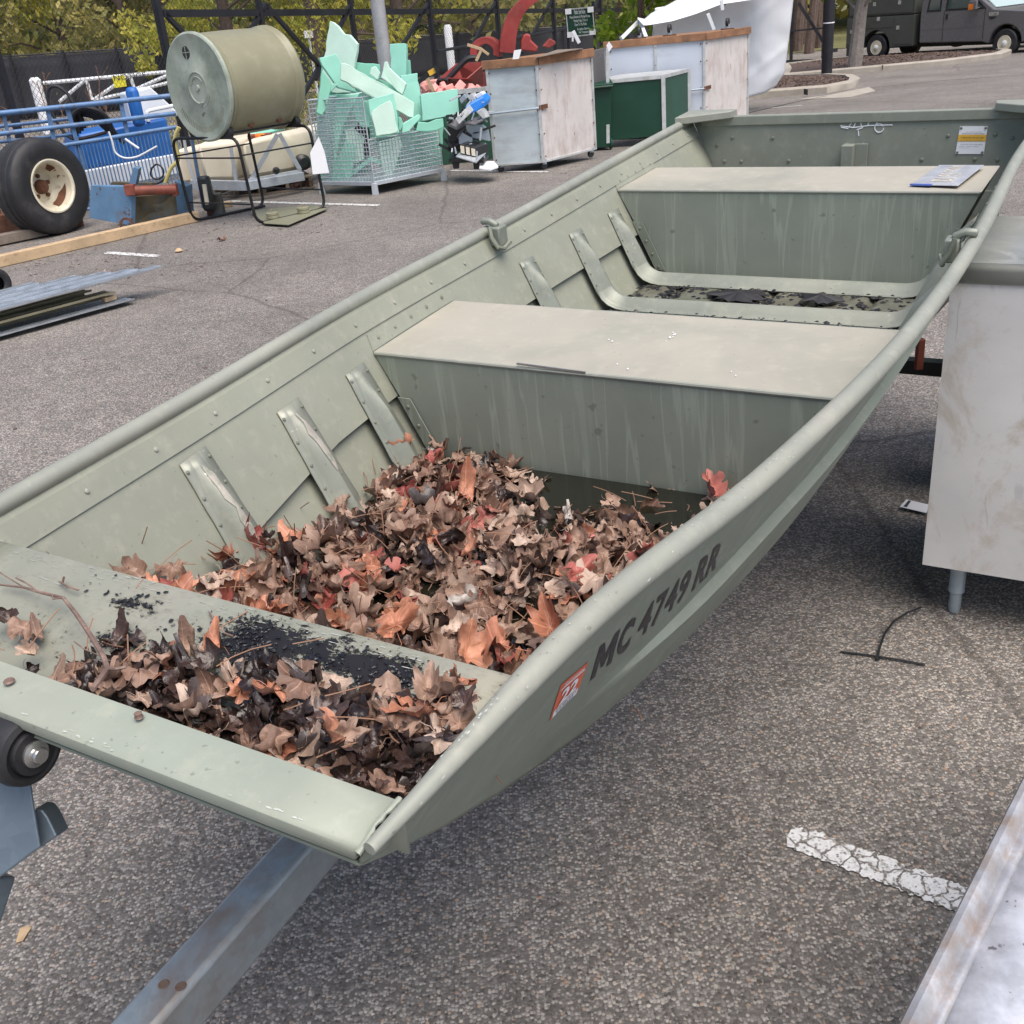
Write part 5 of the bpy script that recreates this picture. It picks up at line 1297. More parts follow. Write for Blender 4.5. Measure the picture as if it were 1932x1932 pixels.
def tyre_obj(P, n, R, w_, rim, label, name='wheel', rimmat='white_rim', deep=True):
    n = n.normalized(); t_ = thing(name, label, 'wheel', V(P.x, P.y, P.z - R))
    q = n.to_track_quat('Z', 'Y').to_matrix().to_4x4(); q.translation = P; h = w_ / 2
    pf = [(rim, h * .80), (rim + .012, h * .95), (R * .72, h * 1.08), (R * .86, h * 1.06), (R * .955, h * .88)]
    for k in range(5):
        x = h * .80 - k * h * .40; pf += [(R * .995 - abs(x) * .08, x), (R * 1.0 - abs(x) * .08, x - h * .10), (R * 1.0 - abs(x) * .08, x - h * .28), (R * .965, x - h * .30), (R * .965, x - h * .37)] if k < 4 else [(R * .99 - abs(x) * .08, x)]
    pf += [(R * .86, -h * 1.06), (R * .72, -h * 1.08), (rim, -h * .8)]
    MB().lathe(pf, 56, q, cap=False).build('tyre', 'tyre', t_, smooth=True)
    if deep:
        rm = MB().lathe([(rim + .018, h * .98), (rim + .020, h * 1.02), (rim + .006, h * 1.03), (rim - .012, h * .95), (rim - .016, h * .60), (rim - .035, h * .35), (rim - .045, h * .0), (rim * .62, -h * .25), (rim * .55, -h * .22), (rim * .30, -h * .15)], 40, q, cap=False).build('rim', rimmat, t_, smooth=True)
        MB().lathe([(rim * .30, -h * .15), (rim * .28, h * .1), (rim * .2, h * .25), (0, h * .3)], 24, q).build('hub', 'rust_brown', rm, smooth=True)
        for k in range(5):
            a = 2 * PI * k / 5 + .3; c = q @ V(rim * .44 * math.cos(a), rim * .44 * math.sin(a), -h * .18); q2 = q.copy(); q2.translation = c
            MB().lathe([(.022, 0), (.022, .018), (.0, .020)], 6, q2).build('lug_nut', 'rust_brown', rm)
        pch = MB(); rr_ = random.Random(4)
        for (a0, wa_) in ((-1.3, 1.3), (2.2, 1.5), (.8, .5)):
            rws = [[q @ V((rim - .026 - .018 * k) * math.cos(a0 + wa_ * j / 7 * (1 - .2 * k)), (rim - .026 - .018 * k) * math.sin(a0 + wa_ * j / 7 * (1 - .2 * k)), h * (.50 - .20 * k) + .006) for j in range(8)] for k in range(3)]
            pch.grid(rws)
        stuff(pch.build('rust_patch', 'rust_brown', rm, smooth='all'))
    return t_
tp = G(92, 446); R_ = .465
tyre_obj(V(tp.x + .02, tp.y + .12, R_ - .005), V(.87, -.49, .03), R_, .33, .235, 'big ribbed implement tyre on a rusty cream rim in front of the blue rails')
tp = G(-3, 566); tyre_obj(V(tp.x - .02, tp.y + .05, .115), V(.75, -.6, 0), .12, .10, .06, 'small dark tyre at the left edge of the photo behind the metal channels', deep=False)
# timbers
Pa, Pb = G(-60, 519), G(371, 419); d = (Pb - Pa).normalized()
tag(MB().beam(Pa - d * .5 + V(0, .05, .05), Pb + V(0, .05, .05), .10, .095).build('timber_beam', 'timber', bev=.006), 'long pale timber beam on the ground in front of the tyre', 'beam')
Pa, Pb = G(-60, 478), G(92, 446); tag(MB().beam(Pa + V(0, .05, .06), Pb + V(0, .05, .06), .12, .09).build('timber_block', 'grey_timber', bev=.006), 'grey weathered timber behind the pale beam', 'beam')
Pa, Pb = G(400, 394), G(438, 390); tag(MB().beam(Pa + V(0, 0, .03), Pb + V(0, .02, .03), .06, .055).build('timber_offcut', 'timber', bev=.004), 'short brown offcut lying behind the black stand', 'beam')

# blue pipe gate with thin bars, standing behind the tyre
BP0, BP1 = G(10, 440), G(368, 378); BP0 = V(BP0.x, BP0.y, 0); bd = (BP1 - BP0); bd.z = 0; bd.normalize(); bn = V(bd.y, -bd.x, 0)
bg_ = thing('blue_pipe_gate', 'worn blue pipe gate with thin upright bars behind the big tyre', 'gate', BP0 + bd * 2)
def bp(u, v, off=0.0): return onp(u, v, BP0 - bn * off, bn)
for (a, b, r_) in (((-40, 218), (331, 180), .026), ((-40, 257), (331, 214), .024), ((110, 276), (331, 240), .022)):
    MB().tube([bp(*a), bp((a[0] + b[0]) / 2, (a[1] + b[1]) / 2), bp(*b)], r_, 12).build('rail', 'blue_rail', bg_, smooth=True)
for (a, b, r_) in (((-40, 243), (135, 224), .018), ((-40, 272), (135, 254), .018), ((-40, 290), (60, 282), .02)):
    MB().tube([bp(*a, .12), bp(*b, .12)], r_, 10).build('rail', 'blue_rail', bg_, smooth=True)
for (x0, y0, x1, y1, w_) in ((7, 217, 18, 266, .035), (90, 208, 102, 264, .045), (125, 198, 160, 320, .045), (228, 192, 240, 252, .045)):
    MB().beam(bp(x0, y0, .02), bp(x1, y1, .02), w_, .012, bn).build('flat_upright', 'blue_rail', bg_, bev=.002)
for i in range(33):
    f_ = i / 32; ut = 112 + 218 * f_; vt = 276 - 36 * f_; p = bp(ut, vt); q_ = V(p.x, p.y, .10 + .10 * (1 - f_) * 0)
    if 3 < i: MB().tube([p, q_], .007, 6, cap=False).build('thin_bar', 'blue_rail', bg_, smooth=True)
for i in range(9):
    p = bp(-20 + i * 11, 318 - i); q_ = bp(-10 + i * 12.5, 430 - 3 * i); MB().tube([p, q_], .007, 6).build('thin_bar', 'black_metal', bg_, smooth=True)
MB().tube([V(*bp(0, 400)[:2], .10), V(*bp(331, 240)[:2], .10)], .018, 8).build('rail', 'blue_rail', bg_, smooth=True)
# second panel end with white and blue uprights right of the gate
# blue and white sprayer behind it
def boxpx(u0, u1, Y0, z0, z1, dep, yaw=None):
    a = ony(u0, 300, Y0); b = ony(u1, 300, Y0); return a, b
sp0 = ony(150, 330, 12.3); sp1 = ony(336, 320, 12.9); sdv = V(sp1.x - sp0.x, sp1.y - sp0.y, 0); sL = sdv.length; sdv.normalize(); sn = V(-sdv.y, sdv.x, 0); sb = V(sp0.x, sp0.y, 0)
spy = thing('field_sprayer', 'blue and white tank sprayer with black hoses behind the blue gate', 'sprayer', sb + sdv * sL / 2)
def SP(a, b, z): return sb + sdv * a + sn * b + V(0, 0, z)
MB().prism([SP(0, 0, .42), SP(.1, 0, .80), SP(sL, 0, .86), SP(sL, 0, .42)], sn * .7).build('tank', 'blue_plastic', spy, bev=.03, smooth=True)
MB().prism([SP(.04, -.01, .18), SP(0, -.01, .42), SP(sL, -.01, .46), SP(sL, -.01, .22)], sn * .7).build('lower_tank', 'white_plastic', spy, bev=.02, smooth=True)
MB().prism([SP(.75, .15, .82), SP(.75, .15, 1.16), SP(1.05, .15, 1.20), SP(1.35, .15, .85)], sn * .25).build('control_box', 'white_plastic', spy, bev=.02)
b = MB(); P = ony(262, 230, 12.5); b.box(V(P.x, P.y, 1.02), (.14, .12, .42)); b.build('blue_cap', 'blue_plastic', spy, bev=.05, smooth=True)
MB().tube(round_path([SP(.9, .0, .84), SP(.9, .0, .95), SP(1.3, .0, .98), SP(1.45, .0, .86)], .06), .022, 8).build('handle', 'white_plastic', spy, smooth=True)
# hoses
def hose(pts, Y, r_, label, mat='black_rubber', nm='hose', parent=None):
    P = [ony(u, v, Y + dy) for u, v, dy in pts]
    Q = []
    for i in range(len(P) - 1):
        p0 = P[max(i - 1, 0)]; p1 = P[i]; p2 = P[i + 1]; p3 = P[min(i + 2, len(P) - 1)]
        for k in range(6):
            t_ = k / 6; Q.append(.5 * ((2 * p1) + (p2 - p0) * t_ + (2 * p0 - 5 * p1 + 4 * p2 - p3) * t_ * t_ + (3 * p1 - p0 - 3 * p2 + p3) * t_ ** 3))
    Q.append(P[-1]); o = MB().tube(Q, r_, 8).build(nm, mat, parent, smooth=True)
    if parent is None: tag(o, label, 'hose')
    return o
hose([(200, 250, 0), (140, 262, 0), (110, 235, 0), (92, 195, 0), (92, 168, 0), (108, 163, 0), (128, 178, 0), (143, 205, 0), (155, 235, .1)], 11.9, .018, 'black hose looping up over the blue gate')
for k in range(5):
    o_ = k * 5
    hose([(140 + o_, 262 - o_, 0), (135 + o_, 225, 0), (150, 205 + k * 3, 0), (175, 205 + k * 4, 0), (200, 220 + k * 6, .05), (215 + o_, 250 + k * 5, .1)], 11.9 + .05 * k, .022, ('black hose in the coil on the sprayer, %s of the bundle' % ('outermost', 'second', 'middle', 'fourth', 'innermost')[k]))
hose([(205, 248, 0), (212, 268, 0), (218, 288, 0), (235, 298, 0), (258, 296, 0), (280, 285, 0), (296, 276, 0)], 11.3, .010, 'white braided hose hanging in front of the blue tank', 'white_plastic')
hose([(236, 262, 0), (250, 272, 0), (262, 280, 0)], 11.4, .012, 'short white hose end in front of the blue tank', 'white_plastic')
hose([(284, 320, 0), (296, 310, 0), (308, 320, 0), (306, 334, 0), (294, 338, 0), (284, 330, 0), (287, 316, 0)], 11.2, .009, 'small black hose coil hung on the gate bars')
hose([(260, 345, 0), (280, 348, 0), (300, 345, 0), (312, 336, 0)], 11.1, .010, 'black hose running above the red cylinder')
hose([(338, 240, 0), (330, 262, 0), (336, 300, 0), (322, 318, 0), (312, 345, 0)], 10.9, .020, 'yellow strap knotted on the end of the blue gate', 'yellow_strap', 'strap')
hose([(347, 260, 0), (352, 290, 0), (360, 320, 0), (368, 345, 0)], 10.95, .016, 'white strap hanging behind the black stand', 'white_plastic', 'strap')
# steel ramp box
rb = thing('blue_steel_box', 'chipped blue steel box frame with a rusty red hydraulic cylinder', 'machine part', G(250, 420))
R0 = ony(171, 350, 10.55); R1 = ony(248, 352, 10.35); R2 = ony(247, 426, 10.35); R3 = ony(168, 411, 10.55)
MB().prism([R0, R1, R2, R3], V(.03, .05, 0)).build('side_plate', 'blue_steel', rb, bev=.004)
MB().prism([p_ + V(.10, .30, -.02) for p_ in (R0, R1, R2, R3)], V(.03, .05, 0)).build('side_plate', 'rust_blue', rb)
E_ = [ony(249, 372, 10.36), ony(330, 365, 10.9), ony(345, 415, 10.9), ony(330, 425, 10.8), ony(249, 428, 10.36)]
MB().prism(E_, V(.0, .06, 0)).build('recess_plate', 'rust_blue', rb)
MB().prism([ony(329, 342, 10.75), ony(352, 352, 10.9), ony(356, 408, 10.9), ony(336, 408, 10.7)], V(.02, .15, 0)).build('end_plate', 'blue_steel', rb)
MB().tube([ony(250, 360, 10.35), ony(331, 357, 10.5)], .046, 16).build('hydraulic_cylinder', 'rust', rb, smooth=True)
MB().box(ony(246, 358, 10.33), (.09, .09, .10)).box(ony(330, 358, 10.52), (.05, .09, .11)).build('cylinder_clevis', 'rust', rb, bev=.006)
MB().prism([ony(243, 345, 10.5), ony(252, 315, 10.5), ony(262, 318, 10.5), ony(256, 348, 10.5), ony(250, 352, 10.5)], V(0, .1, 0)).build('lever', 'blue_steel', rb, bev=.004)
MB().lathe([(.05, 0), (.07, .0), (.07, .02), (.05, .02)], 20, Matrix.Translation(ony(240, 424, 10.3)) @ Matrix.Rotation(PI / 2, 4, 'X'), closed=True).build('pin_ring', 'rust_brown', rb)
p = G(60, 445); tag(MB().box(V(p.x - .2, p.y + .35, .10), (1.2, .35, .20), Matrix.Rotation(-.3, 3, 'Z')).build('rusty_beam', 'rust_brown', bev=.01), 'rusty steel member on the ground behind the tyre', 'beam')
tag(MB().tube([ony(-30, 368, 10.6), ony(12, 362, 10.9)], .06, 12).build('red_cylinder', 'rust', smooth=True), 'rusty red cylinder at the left edge of the photo', 'cylinder')
# dark machinery between gate and tank: winch handle, chain, dark block
wk = thing('hoist_block', 'black hoist with pale lever hanging left of the white tank', 'hoist', G(408, 405))
MB().box(V(*ony(390, 365, 10.85)), (.12, .12, .34)).build('housing', 'black', wk, bev=.03, smooth=True)
MB().tube([ony(385, 348, 10.72), ony(391, 385, 10.72)], .022, 8).build('lever', 'poly_tank', wk, smooth=True)
MB().box(V(*ony(406, 390, 11.0)), (.16, .16, .26)).build('base_block', 'rust_blue', wk, bev=.01)
MB().tube([ony(395, 350, 10.9), ony(397, 405, 10.9)], .03, 4).build('post', 'rust_brown', wk)
MB().tube([ony(362, 262, 10.9), ony(384, 392, 10.9)], .018, 6).build('upright', 'blue_rail', wk, smooth=True)

# ------------------------------------------------------------------ drum on a stand
L1, L2, LB1, LB2 = G(364, 421), G(485, 427), G(500, 392), G(615, 397)
st_ = thing('black_tube_stand', 'black bent-tube stand carrying the olive drum', 'stand', (L1 + L2 + LB1 + LB2) / 4)
zs = .80; r_ = .0145
def up_(p, z): return V(p.x, p.y, z)
lean = V(-.03, .0, 0)
F1, F2, B1, B2 = [p + lean for p in (L1, L2, LB1, LB2)]
MB().tube(round_path([up_(LB1, .02), up_(L1, .02), up_(F1, zs), up_(F2, zs), up_(L2, .02), up_(LB2, .02)], .11), r_, 10).build('front_frame', 'black_metal', st_, smooth=True)
MB().tube(round_path([up_(L1.lerp(LB1, .7), .02), up_(LB1, .02), up_(B1, zs), up_(B2, zs), up_(LB2, .02), up_(L2.lerp(LB2, .7), .02)], .11), r_, 10).build('rear_frame', 'black_metal', st_, smooth=True)
for a, b, z in ((L1, L2, .20), (LB1, LB2, .20), (F1, B1, .64), (F2, B2, .64), (F1, F2, .62)):
    MB().tube([up_(a, z), up_(b, z)], .008, 6).build('cross_bar', 'black_metal', st_, smooth=True)
ctr = (F1 + F2 + B1 + B2) / 4; dax = ((B1 + B2) - (F1 + F2)); dax.z = 0; dax.normalize(); dax = Matrix.Rotation(math.radians(6), 3, 'Z') @ dax; ctr = ctr + V(.05, 0, 0); dside = V(dax.y, -dax.x, 0)
for s_ in (-1, 1): MB().tube([ctr - dax * .42 + dside * s_ * .24 + V(0, 0, .83), ctr + dax * .42 + dside * s_ * .24 + V(0, 0, .83)], .010, 8).build('roller_bar', 'black_metal', st_, smooth=True)
for s_ in (-1, 1):
    for e in (-1, 1):
        q = dax.to_track_quat('Z', 'Y').to_matrix().to_4x4(); q.translation = ctr + dax * e * .40 + dside * s_ * .26 + V(0, 0, .845)
        MB().lathe([(.012, -.026), (.05, -.026), (.055, -.02), (.055, .02), (.05, .026), (.012, .026)], 20, q).build('roller', 'black_rubber', st_, smooth=True)
dr = thing('compost_drum', 'large olive green drum with mottled end lid lying on the black stand', 'drum', V(ctr.x, ctr.y, .86))
DR = .46; q = dax.to_track_quat('Z', 'Y').to_matrix().to_4x4(); q.translation = V(ctr.x, ctr.y, 1.235) + dax * .02
hl = .43
MB().lathe([(DR * .94, -hl), (DR * .985, -hl + .02), (DR * .965, -hl + .06), (DR * .975, -hl + .065), (DR * .985, -.1), (DR * .985, .1), (DR * .975, hl - .12), (DR * 1.0, hl - .11), (DR * 1.01, hl - .09), (DR * .985, hl - .08), (DR * 1.0, hl - .06), (DR * 1.02, hl - .04), (DR * 1.0, hl - .02), (DR * .96, hl)], 72, q).build('barrel', 'drum', dr, smooth=True)
lid = MB().lathe([(DR * .99, -hl - .001), (DR * 1.02, -hl - .01), (DR * 1.02, -hl - .035), (DR * .985, -hl - .045), (DR * .955, -hl - .043), (DR * .93, -hl - .039), (DR * .31, -hl - .037), (DR * .29, -hl - .044), (DR * .27, -hl - .036), (DR * .06, -hl - .034), (DR * .05, -hl - .05), (0, -hl - .05)], 72, q).build('lid', 'drum_cap', dr, smooth=True)
b = MB()
for k in range(34):
    a = math.radians(-30 - 120 * k / 33); o_ = 0
    p0_ = lambda r: ctr_l + dside * (DR * r * math.cos(a)) + V(0, 0, DR * r * math.sin(a))
    ctr_l = q.translation - dax * (hl + .0385); b.beam(p0_(.73), p0_(.84), .006, .004, dax)
stuff(b.build('lid_slot', 'drum_top', lid))
for r0, a0, a1 in ((.20, .3, 2.6), (.36, 3.4, 4.6)):
    pts = [q @ V(DR * r0 * math.cos(a), DR * r0 * math.sin(a), -hl - .037) for a in lin(a0, a1, 14)]
    MB().tube(pts, .006, 5).build('moulded_swirl', 'drum_cap', lid, smooth=True)
# vent: find the lid-plane point seen at the vent's place
vp = onp(351.5, 99, q.translation - dax * (hl + .035), dax); rad = vp - (q.translation - dax * (hl + .035)); 
q2 = q.copy(); q2.translation = vp - dax * .004
vt_ = MB().lathe([(.0, -.004), (.052, -.004), (.055, 0), (.0, .0)], 28, q2).build('vent', 'black', lid, smooth=True)
for a in (0, PI / 2):
    d_ = (dside * math.cos(a) + V(0, 0, 1) * math.sin(a)); MB().beam(vp - d_ * .052 - dax * .009, vp + d_ * .052 - dax * .009, .007, .004, dax).build('vent_bar', 'drum_cap', lid)
for u, v in ((575, 385 - 20),):
    pass
for (u, v) in ((500 + 935 * .2588, 300 + 260 * .2588), (500 + 1255 * .2588, 300 + 205 * .2588)):
    P = onp(u * .639, v * .639, ctr - dside * -.30, dside); MB().tube([P + V(-.03, 0, .0), P + V(.0, 0, -.02), P + V(.03, 0, .01)], [.012, .018, .008], 6).build('rusty_latch', 'rust_brown', dr)
# removed hatch plate lying on the ground
HP = [G(474, 404), G(505, 399), G(590, 392), G(618, 399), G(545, 430), G(500, 427)]
hp_ = thing('drum_hatch', 'olive drum hatch panel lying on the asphalt under the black stand', 'hatch', HP[0])
MB().prism([p + V(0, 0, .03) for p in HP], (0, 0, -.008)).build('hatch_panel', 'drum_top', hp_, bev=.003)
for u, v in ((516, 418), (574, 408)):
    kb = G(u, v); MB().lathe([(.055, .03), (.060, .035), (.060, .055), (.053, .06), (.060, .066), (.060, .085), (.0, .09)], 20, Matrix.Translation(V(kb.x, kb.y, 0))).box((kb.x, kb.y, .10), (.012, .04, .03)).build('knob', 'drum', hp_, smooth=True)
# paper in a sleeve on the stand
P = [onp(u * .639, v * .639, LB2, V(.3, -1, 0)) for u, v in ((915, 435), (938, 405), (945, 470), (952, 510), (925, 513))]
pp_ = [V(*p) for p in P]; tag(MB().prism([onp(u, v, LB2 + V(0, -.03, 0), V(.35, -1, 0)) for u, v in ((585, 288), (601, 258), (612, 286), (621, 326), (590, 329))], V(.0, .01, 0)).build('paper_sheet', 'paper'), 'white paper form in a sleeve tied to the black stand', 'paper')

# ------------------------------------------------------------------ white poly tank with steel frame on pallets
def Z5(x, y): return 319.6 + x * .1654, 191.7 + y * .1654
def yb(x, y, Y): u, v = Z5(x, y); return ony(u, v, Y)
tk = thing('poly_tank', 'yellowed white plastic tank in a galvanised frame standing on pallets', 'tank', G(*Z5(900, 1070)))
MB().prism([yb(285, 470, 11.7), yb(780, 440, 11.9), yb(770, 915, 11.9), yb(385, 925, 11.7)], V(.25, .75, 0)).build('left_tank', 'poly_tank', tk, bev=.06, smooth=True)
MB().prism([yb(800, 455, 11.75), yb(1230, 365, 12.0), yb(1440, 500, 12.2), yb(1470, 800, 12.2), yb(870, 905, 11.8)], V(.25, .65, 0)).build('middle_tank', 'poly_tank', tk, bev=.06, smooth=True)
MB().prism([yb(1290, 330, 12.7), yb(1580, 300, 12.8), yb(1640, 420, 12.8), yb(1650, 760, 12.8), yb(1400, 800, 12.7)], V(.3, .8, 0)).build('right_tank', 'poly_tank', tk, bev=.09, smooth=True)
MB().prism([yb(70, 540, 12.1), yb(260, 530, 12.2), yb(270, 930, 12.2), yb(130, 940, 12.1)], V(.2, .6, 0)).build('far_tank', 'poly_tank', tk, bev=.05, smooth=True)
for a, b in (((1235, 370), (935, 890)), ((1255, 365), (1490, 780))):
    MB().beam(yb(*a, 11.7), yb(*b, 11.72), .045, .02, (0, -1, 0)).build('brace', 'wire', tk, bev=.003)
MB().beam(yb(700, 520, 11.7), yb(765, 920, 11.7), .035, .03, (0, -1, 0)).build('upright', 'wire', tk)
MB().beam(yb(250, 945, 11.62), yb(880, 960, 11.62), .05, .10).build('base_rail', 'wire', tk, bev=.003)
MB().beam(yb(870, 965, 11.60), yb(1530, 850, 12.0), .05, .09).build('base_rail', 'wire', tk, bev=.003)
MB().beam(yb(880, 915, 11.65), yb(1500, 800, 12.05), .05, .05).build('base_rail', 'wire', tk)
for x, y, rr in ((1215, 790, .035), ):
    p = yb(x, y, 11.70); MB().lathe([(.0, -.05), (rr, -.05), (rr * 1.1, 0), (rr * .6, .04)], 14, Matrix.Translation(p) @ Matrix.Rotation(PI / 2, 4, 'X')).build('drain_cap', 'black', tk, smooth=True)
p = yb(1520, 690, 12.1); MB().lathe([(.0, -.10), (.06, -.10), (.085, -.04), (.085, .03), (.05, .06)], 18, Matrix.Translation(p) @ Matrix.Rotation(PI / 2, 4, 'X') @ Matrix.Rotation(.5, 4, 'Y')).build('valve_cap', 'black', tk, smooth=True)
def pallet(P, d, n, L_, D__, label):
    t_ = thing('pallet', label, 'pallet', P); d = d.normalized(); n = n.normalized()
    for k in range(7):
        c_ = P + n * (D__ * (k + .5) / 7) + V(0, 0, .125); MB().beam(c_, c_ + d * L_, .09, .018).build('deck_board', 'grey_timber', t_)
    for k in range(3):
        c_ = P + d * (L_ * (.02 + .46 * k)) + V(0, 0, .065); MB().beam(c_, c_ + n * D__, .04, .09).build('stringer', 'grey_timber', t_)
    for k in (0, 1): c_ = P + n * (.02 + (D__ - .06) * k) + V(0, 0, .010); MB().beam(c_, c_ + d * L_, .09, .016).build('bottom_board', 'grey_timber', t_)
    return t_
pa = G(*Z5(500, 1100)); pb_ = G(*Z5(1080, 1070)); pc = G(*Z5(1080, 1065)); pe = G(*Z5(1660, 985))
dd_ = (pb_ - pa); dd_.z = 0; pallet(pa, dd_, V(-dd_.y, dd_.x, 0), dd_.length, .9, 'weathered pallet under the left half of the white tank')
dd_ = (pe - pc); dd_.z = 0; pl_ = pallet(pc, dd_, V(-dd_.y, dd_.x, 0), dd_.length, .9, 'weathered pallet with red handwriting under the right half of the white tank')
b = MB(); text_mesh(b, 'LIFT WT', .07, pc + dd_.normalized() * .32 + V(0, -.004, .035) - V(-dd_.y, dd_.x, 0).normalized() * .006, dd_, (0, 0, 1)); b.build('scrawl', 'rust', pl_)
for k, (x, y) in enumerate(((960, 400), (1040, 392), (1105, 388))):
    tag(MB().box(yb(x, y, 12.1), (.12, .1, .05)).build('bottle_cap', ('rust', 'amber', 'rust')[k], bev=.01), ('rusty lump on the tank left of the orange cap', 'orange cap on top of the white tank', 'rusty lump on the tank right of the orange cap')[k], 'cap')
tag(MB().prism([yb(760, 375, 12.4), yb(1150, 345, 12.5), yb(1150, 375, 12.5), yb(770, 410, 12.4)], V(.1, .4, 0)).build('teal_sheet', 'foam_deep', bev=.004), 'teal sheet lying on the tank under the drum', 'sheet')

# ------------------------------------------------------------------ wire container with foam boards
KL, KF, KR = G(609, 366), G(709, 368), G(838, 341)
KB = KL + KR - KF
kt = thing('wire_container', 'galvanised wire mesh container with its near right side folded down', 'container', (KL + KR) / 2)
zb0, zfull, zlow = .13, .96, .55
def mesh_panel(p0, p1, z0, z1, nm='mesh_panel', sp=.042):
    b = MB(); L_ = (p1 - p0).length; d_ = (p1 - p0) / L_; n1 = max(2, int(L_ / sp)); n2 = max(2, int((z1 - z0) / sp))
    for i in range(n1 + 1): p = p0 + d_ * (L_ * i / n1); b.tube([V(p.x, p.y, z0), V(p.x, p.y, z1)], .0048, 4, cap=False)
    for j in range(n2 + 1): z = z0 + (z1 - z0) * j / n2; b.tube([V(p0.x, p0.y, z), V(p1.x, p1.y, z)], .0048 if 0 < j < n2 else .008, 4, cap=False)
    return stuff(b.build(nm, 'wire', kt))
mesh_panel(KL, KF, zb0, zfull); mesh_panel(KF, KR, zb0, zlow); mesh_panel(KL, KB, zb0, zfull); mesh_panel(KR, KB, zb0, zlow)
for p in (KL, KF, KR, KB):
    MB().prism([p + V(-.035, -.02, 0), p + V(.035, -.02, 0), p + V(.03, -.02, .12), p + V(-.03, -.02, .12)], V(0, .04, 0)).build('foot', 'wire', kt, bev=.003)
    MB().tube([V(p.x, p.y, .12), V(p.x, p.y, zfull if p in (KL, KF, KB) else zlow)], .009, 6).build('corner_post', 'wire', kt, smooth=True)
for a, b_2 in ((KL, KF), (KF, KR), (KL, KB), (KB, KR)): MB().beam(V(a.x, a.y, .115), V(b_2.x, b_2.y, .115), .03, .035).build('base_rail', 'wire', kt)
MB().quad(V(KL.x, KL.y, .14), V(KF.x, KF.y, .14), V(KR.x, KR.y, .14), V(KB.x, KB.y, .14)).build('floor_mesh', 'wire', kt, solid=.004)
def C2(x, y): return 447.3 + .25 * x, .25 * y
kc = (KL + KR) / 2
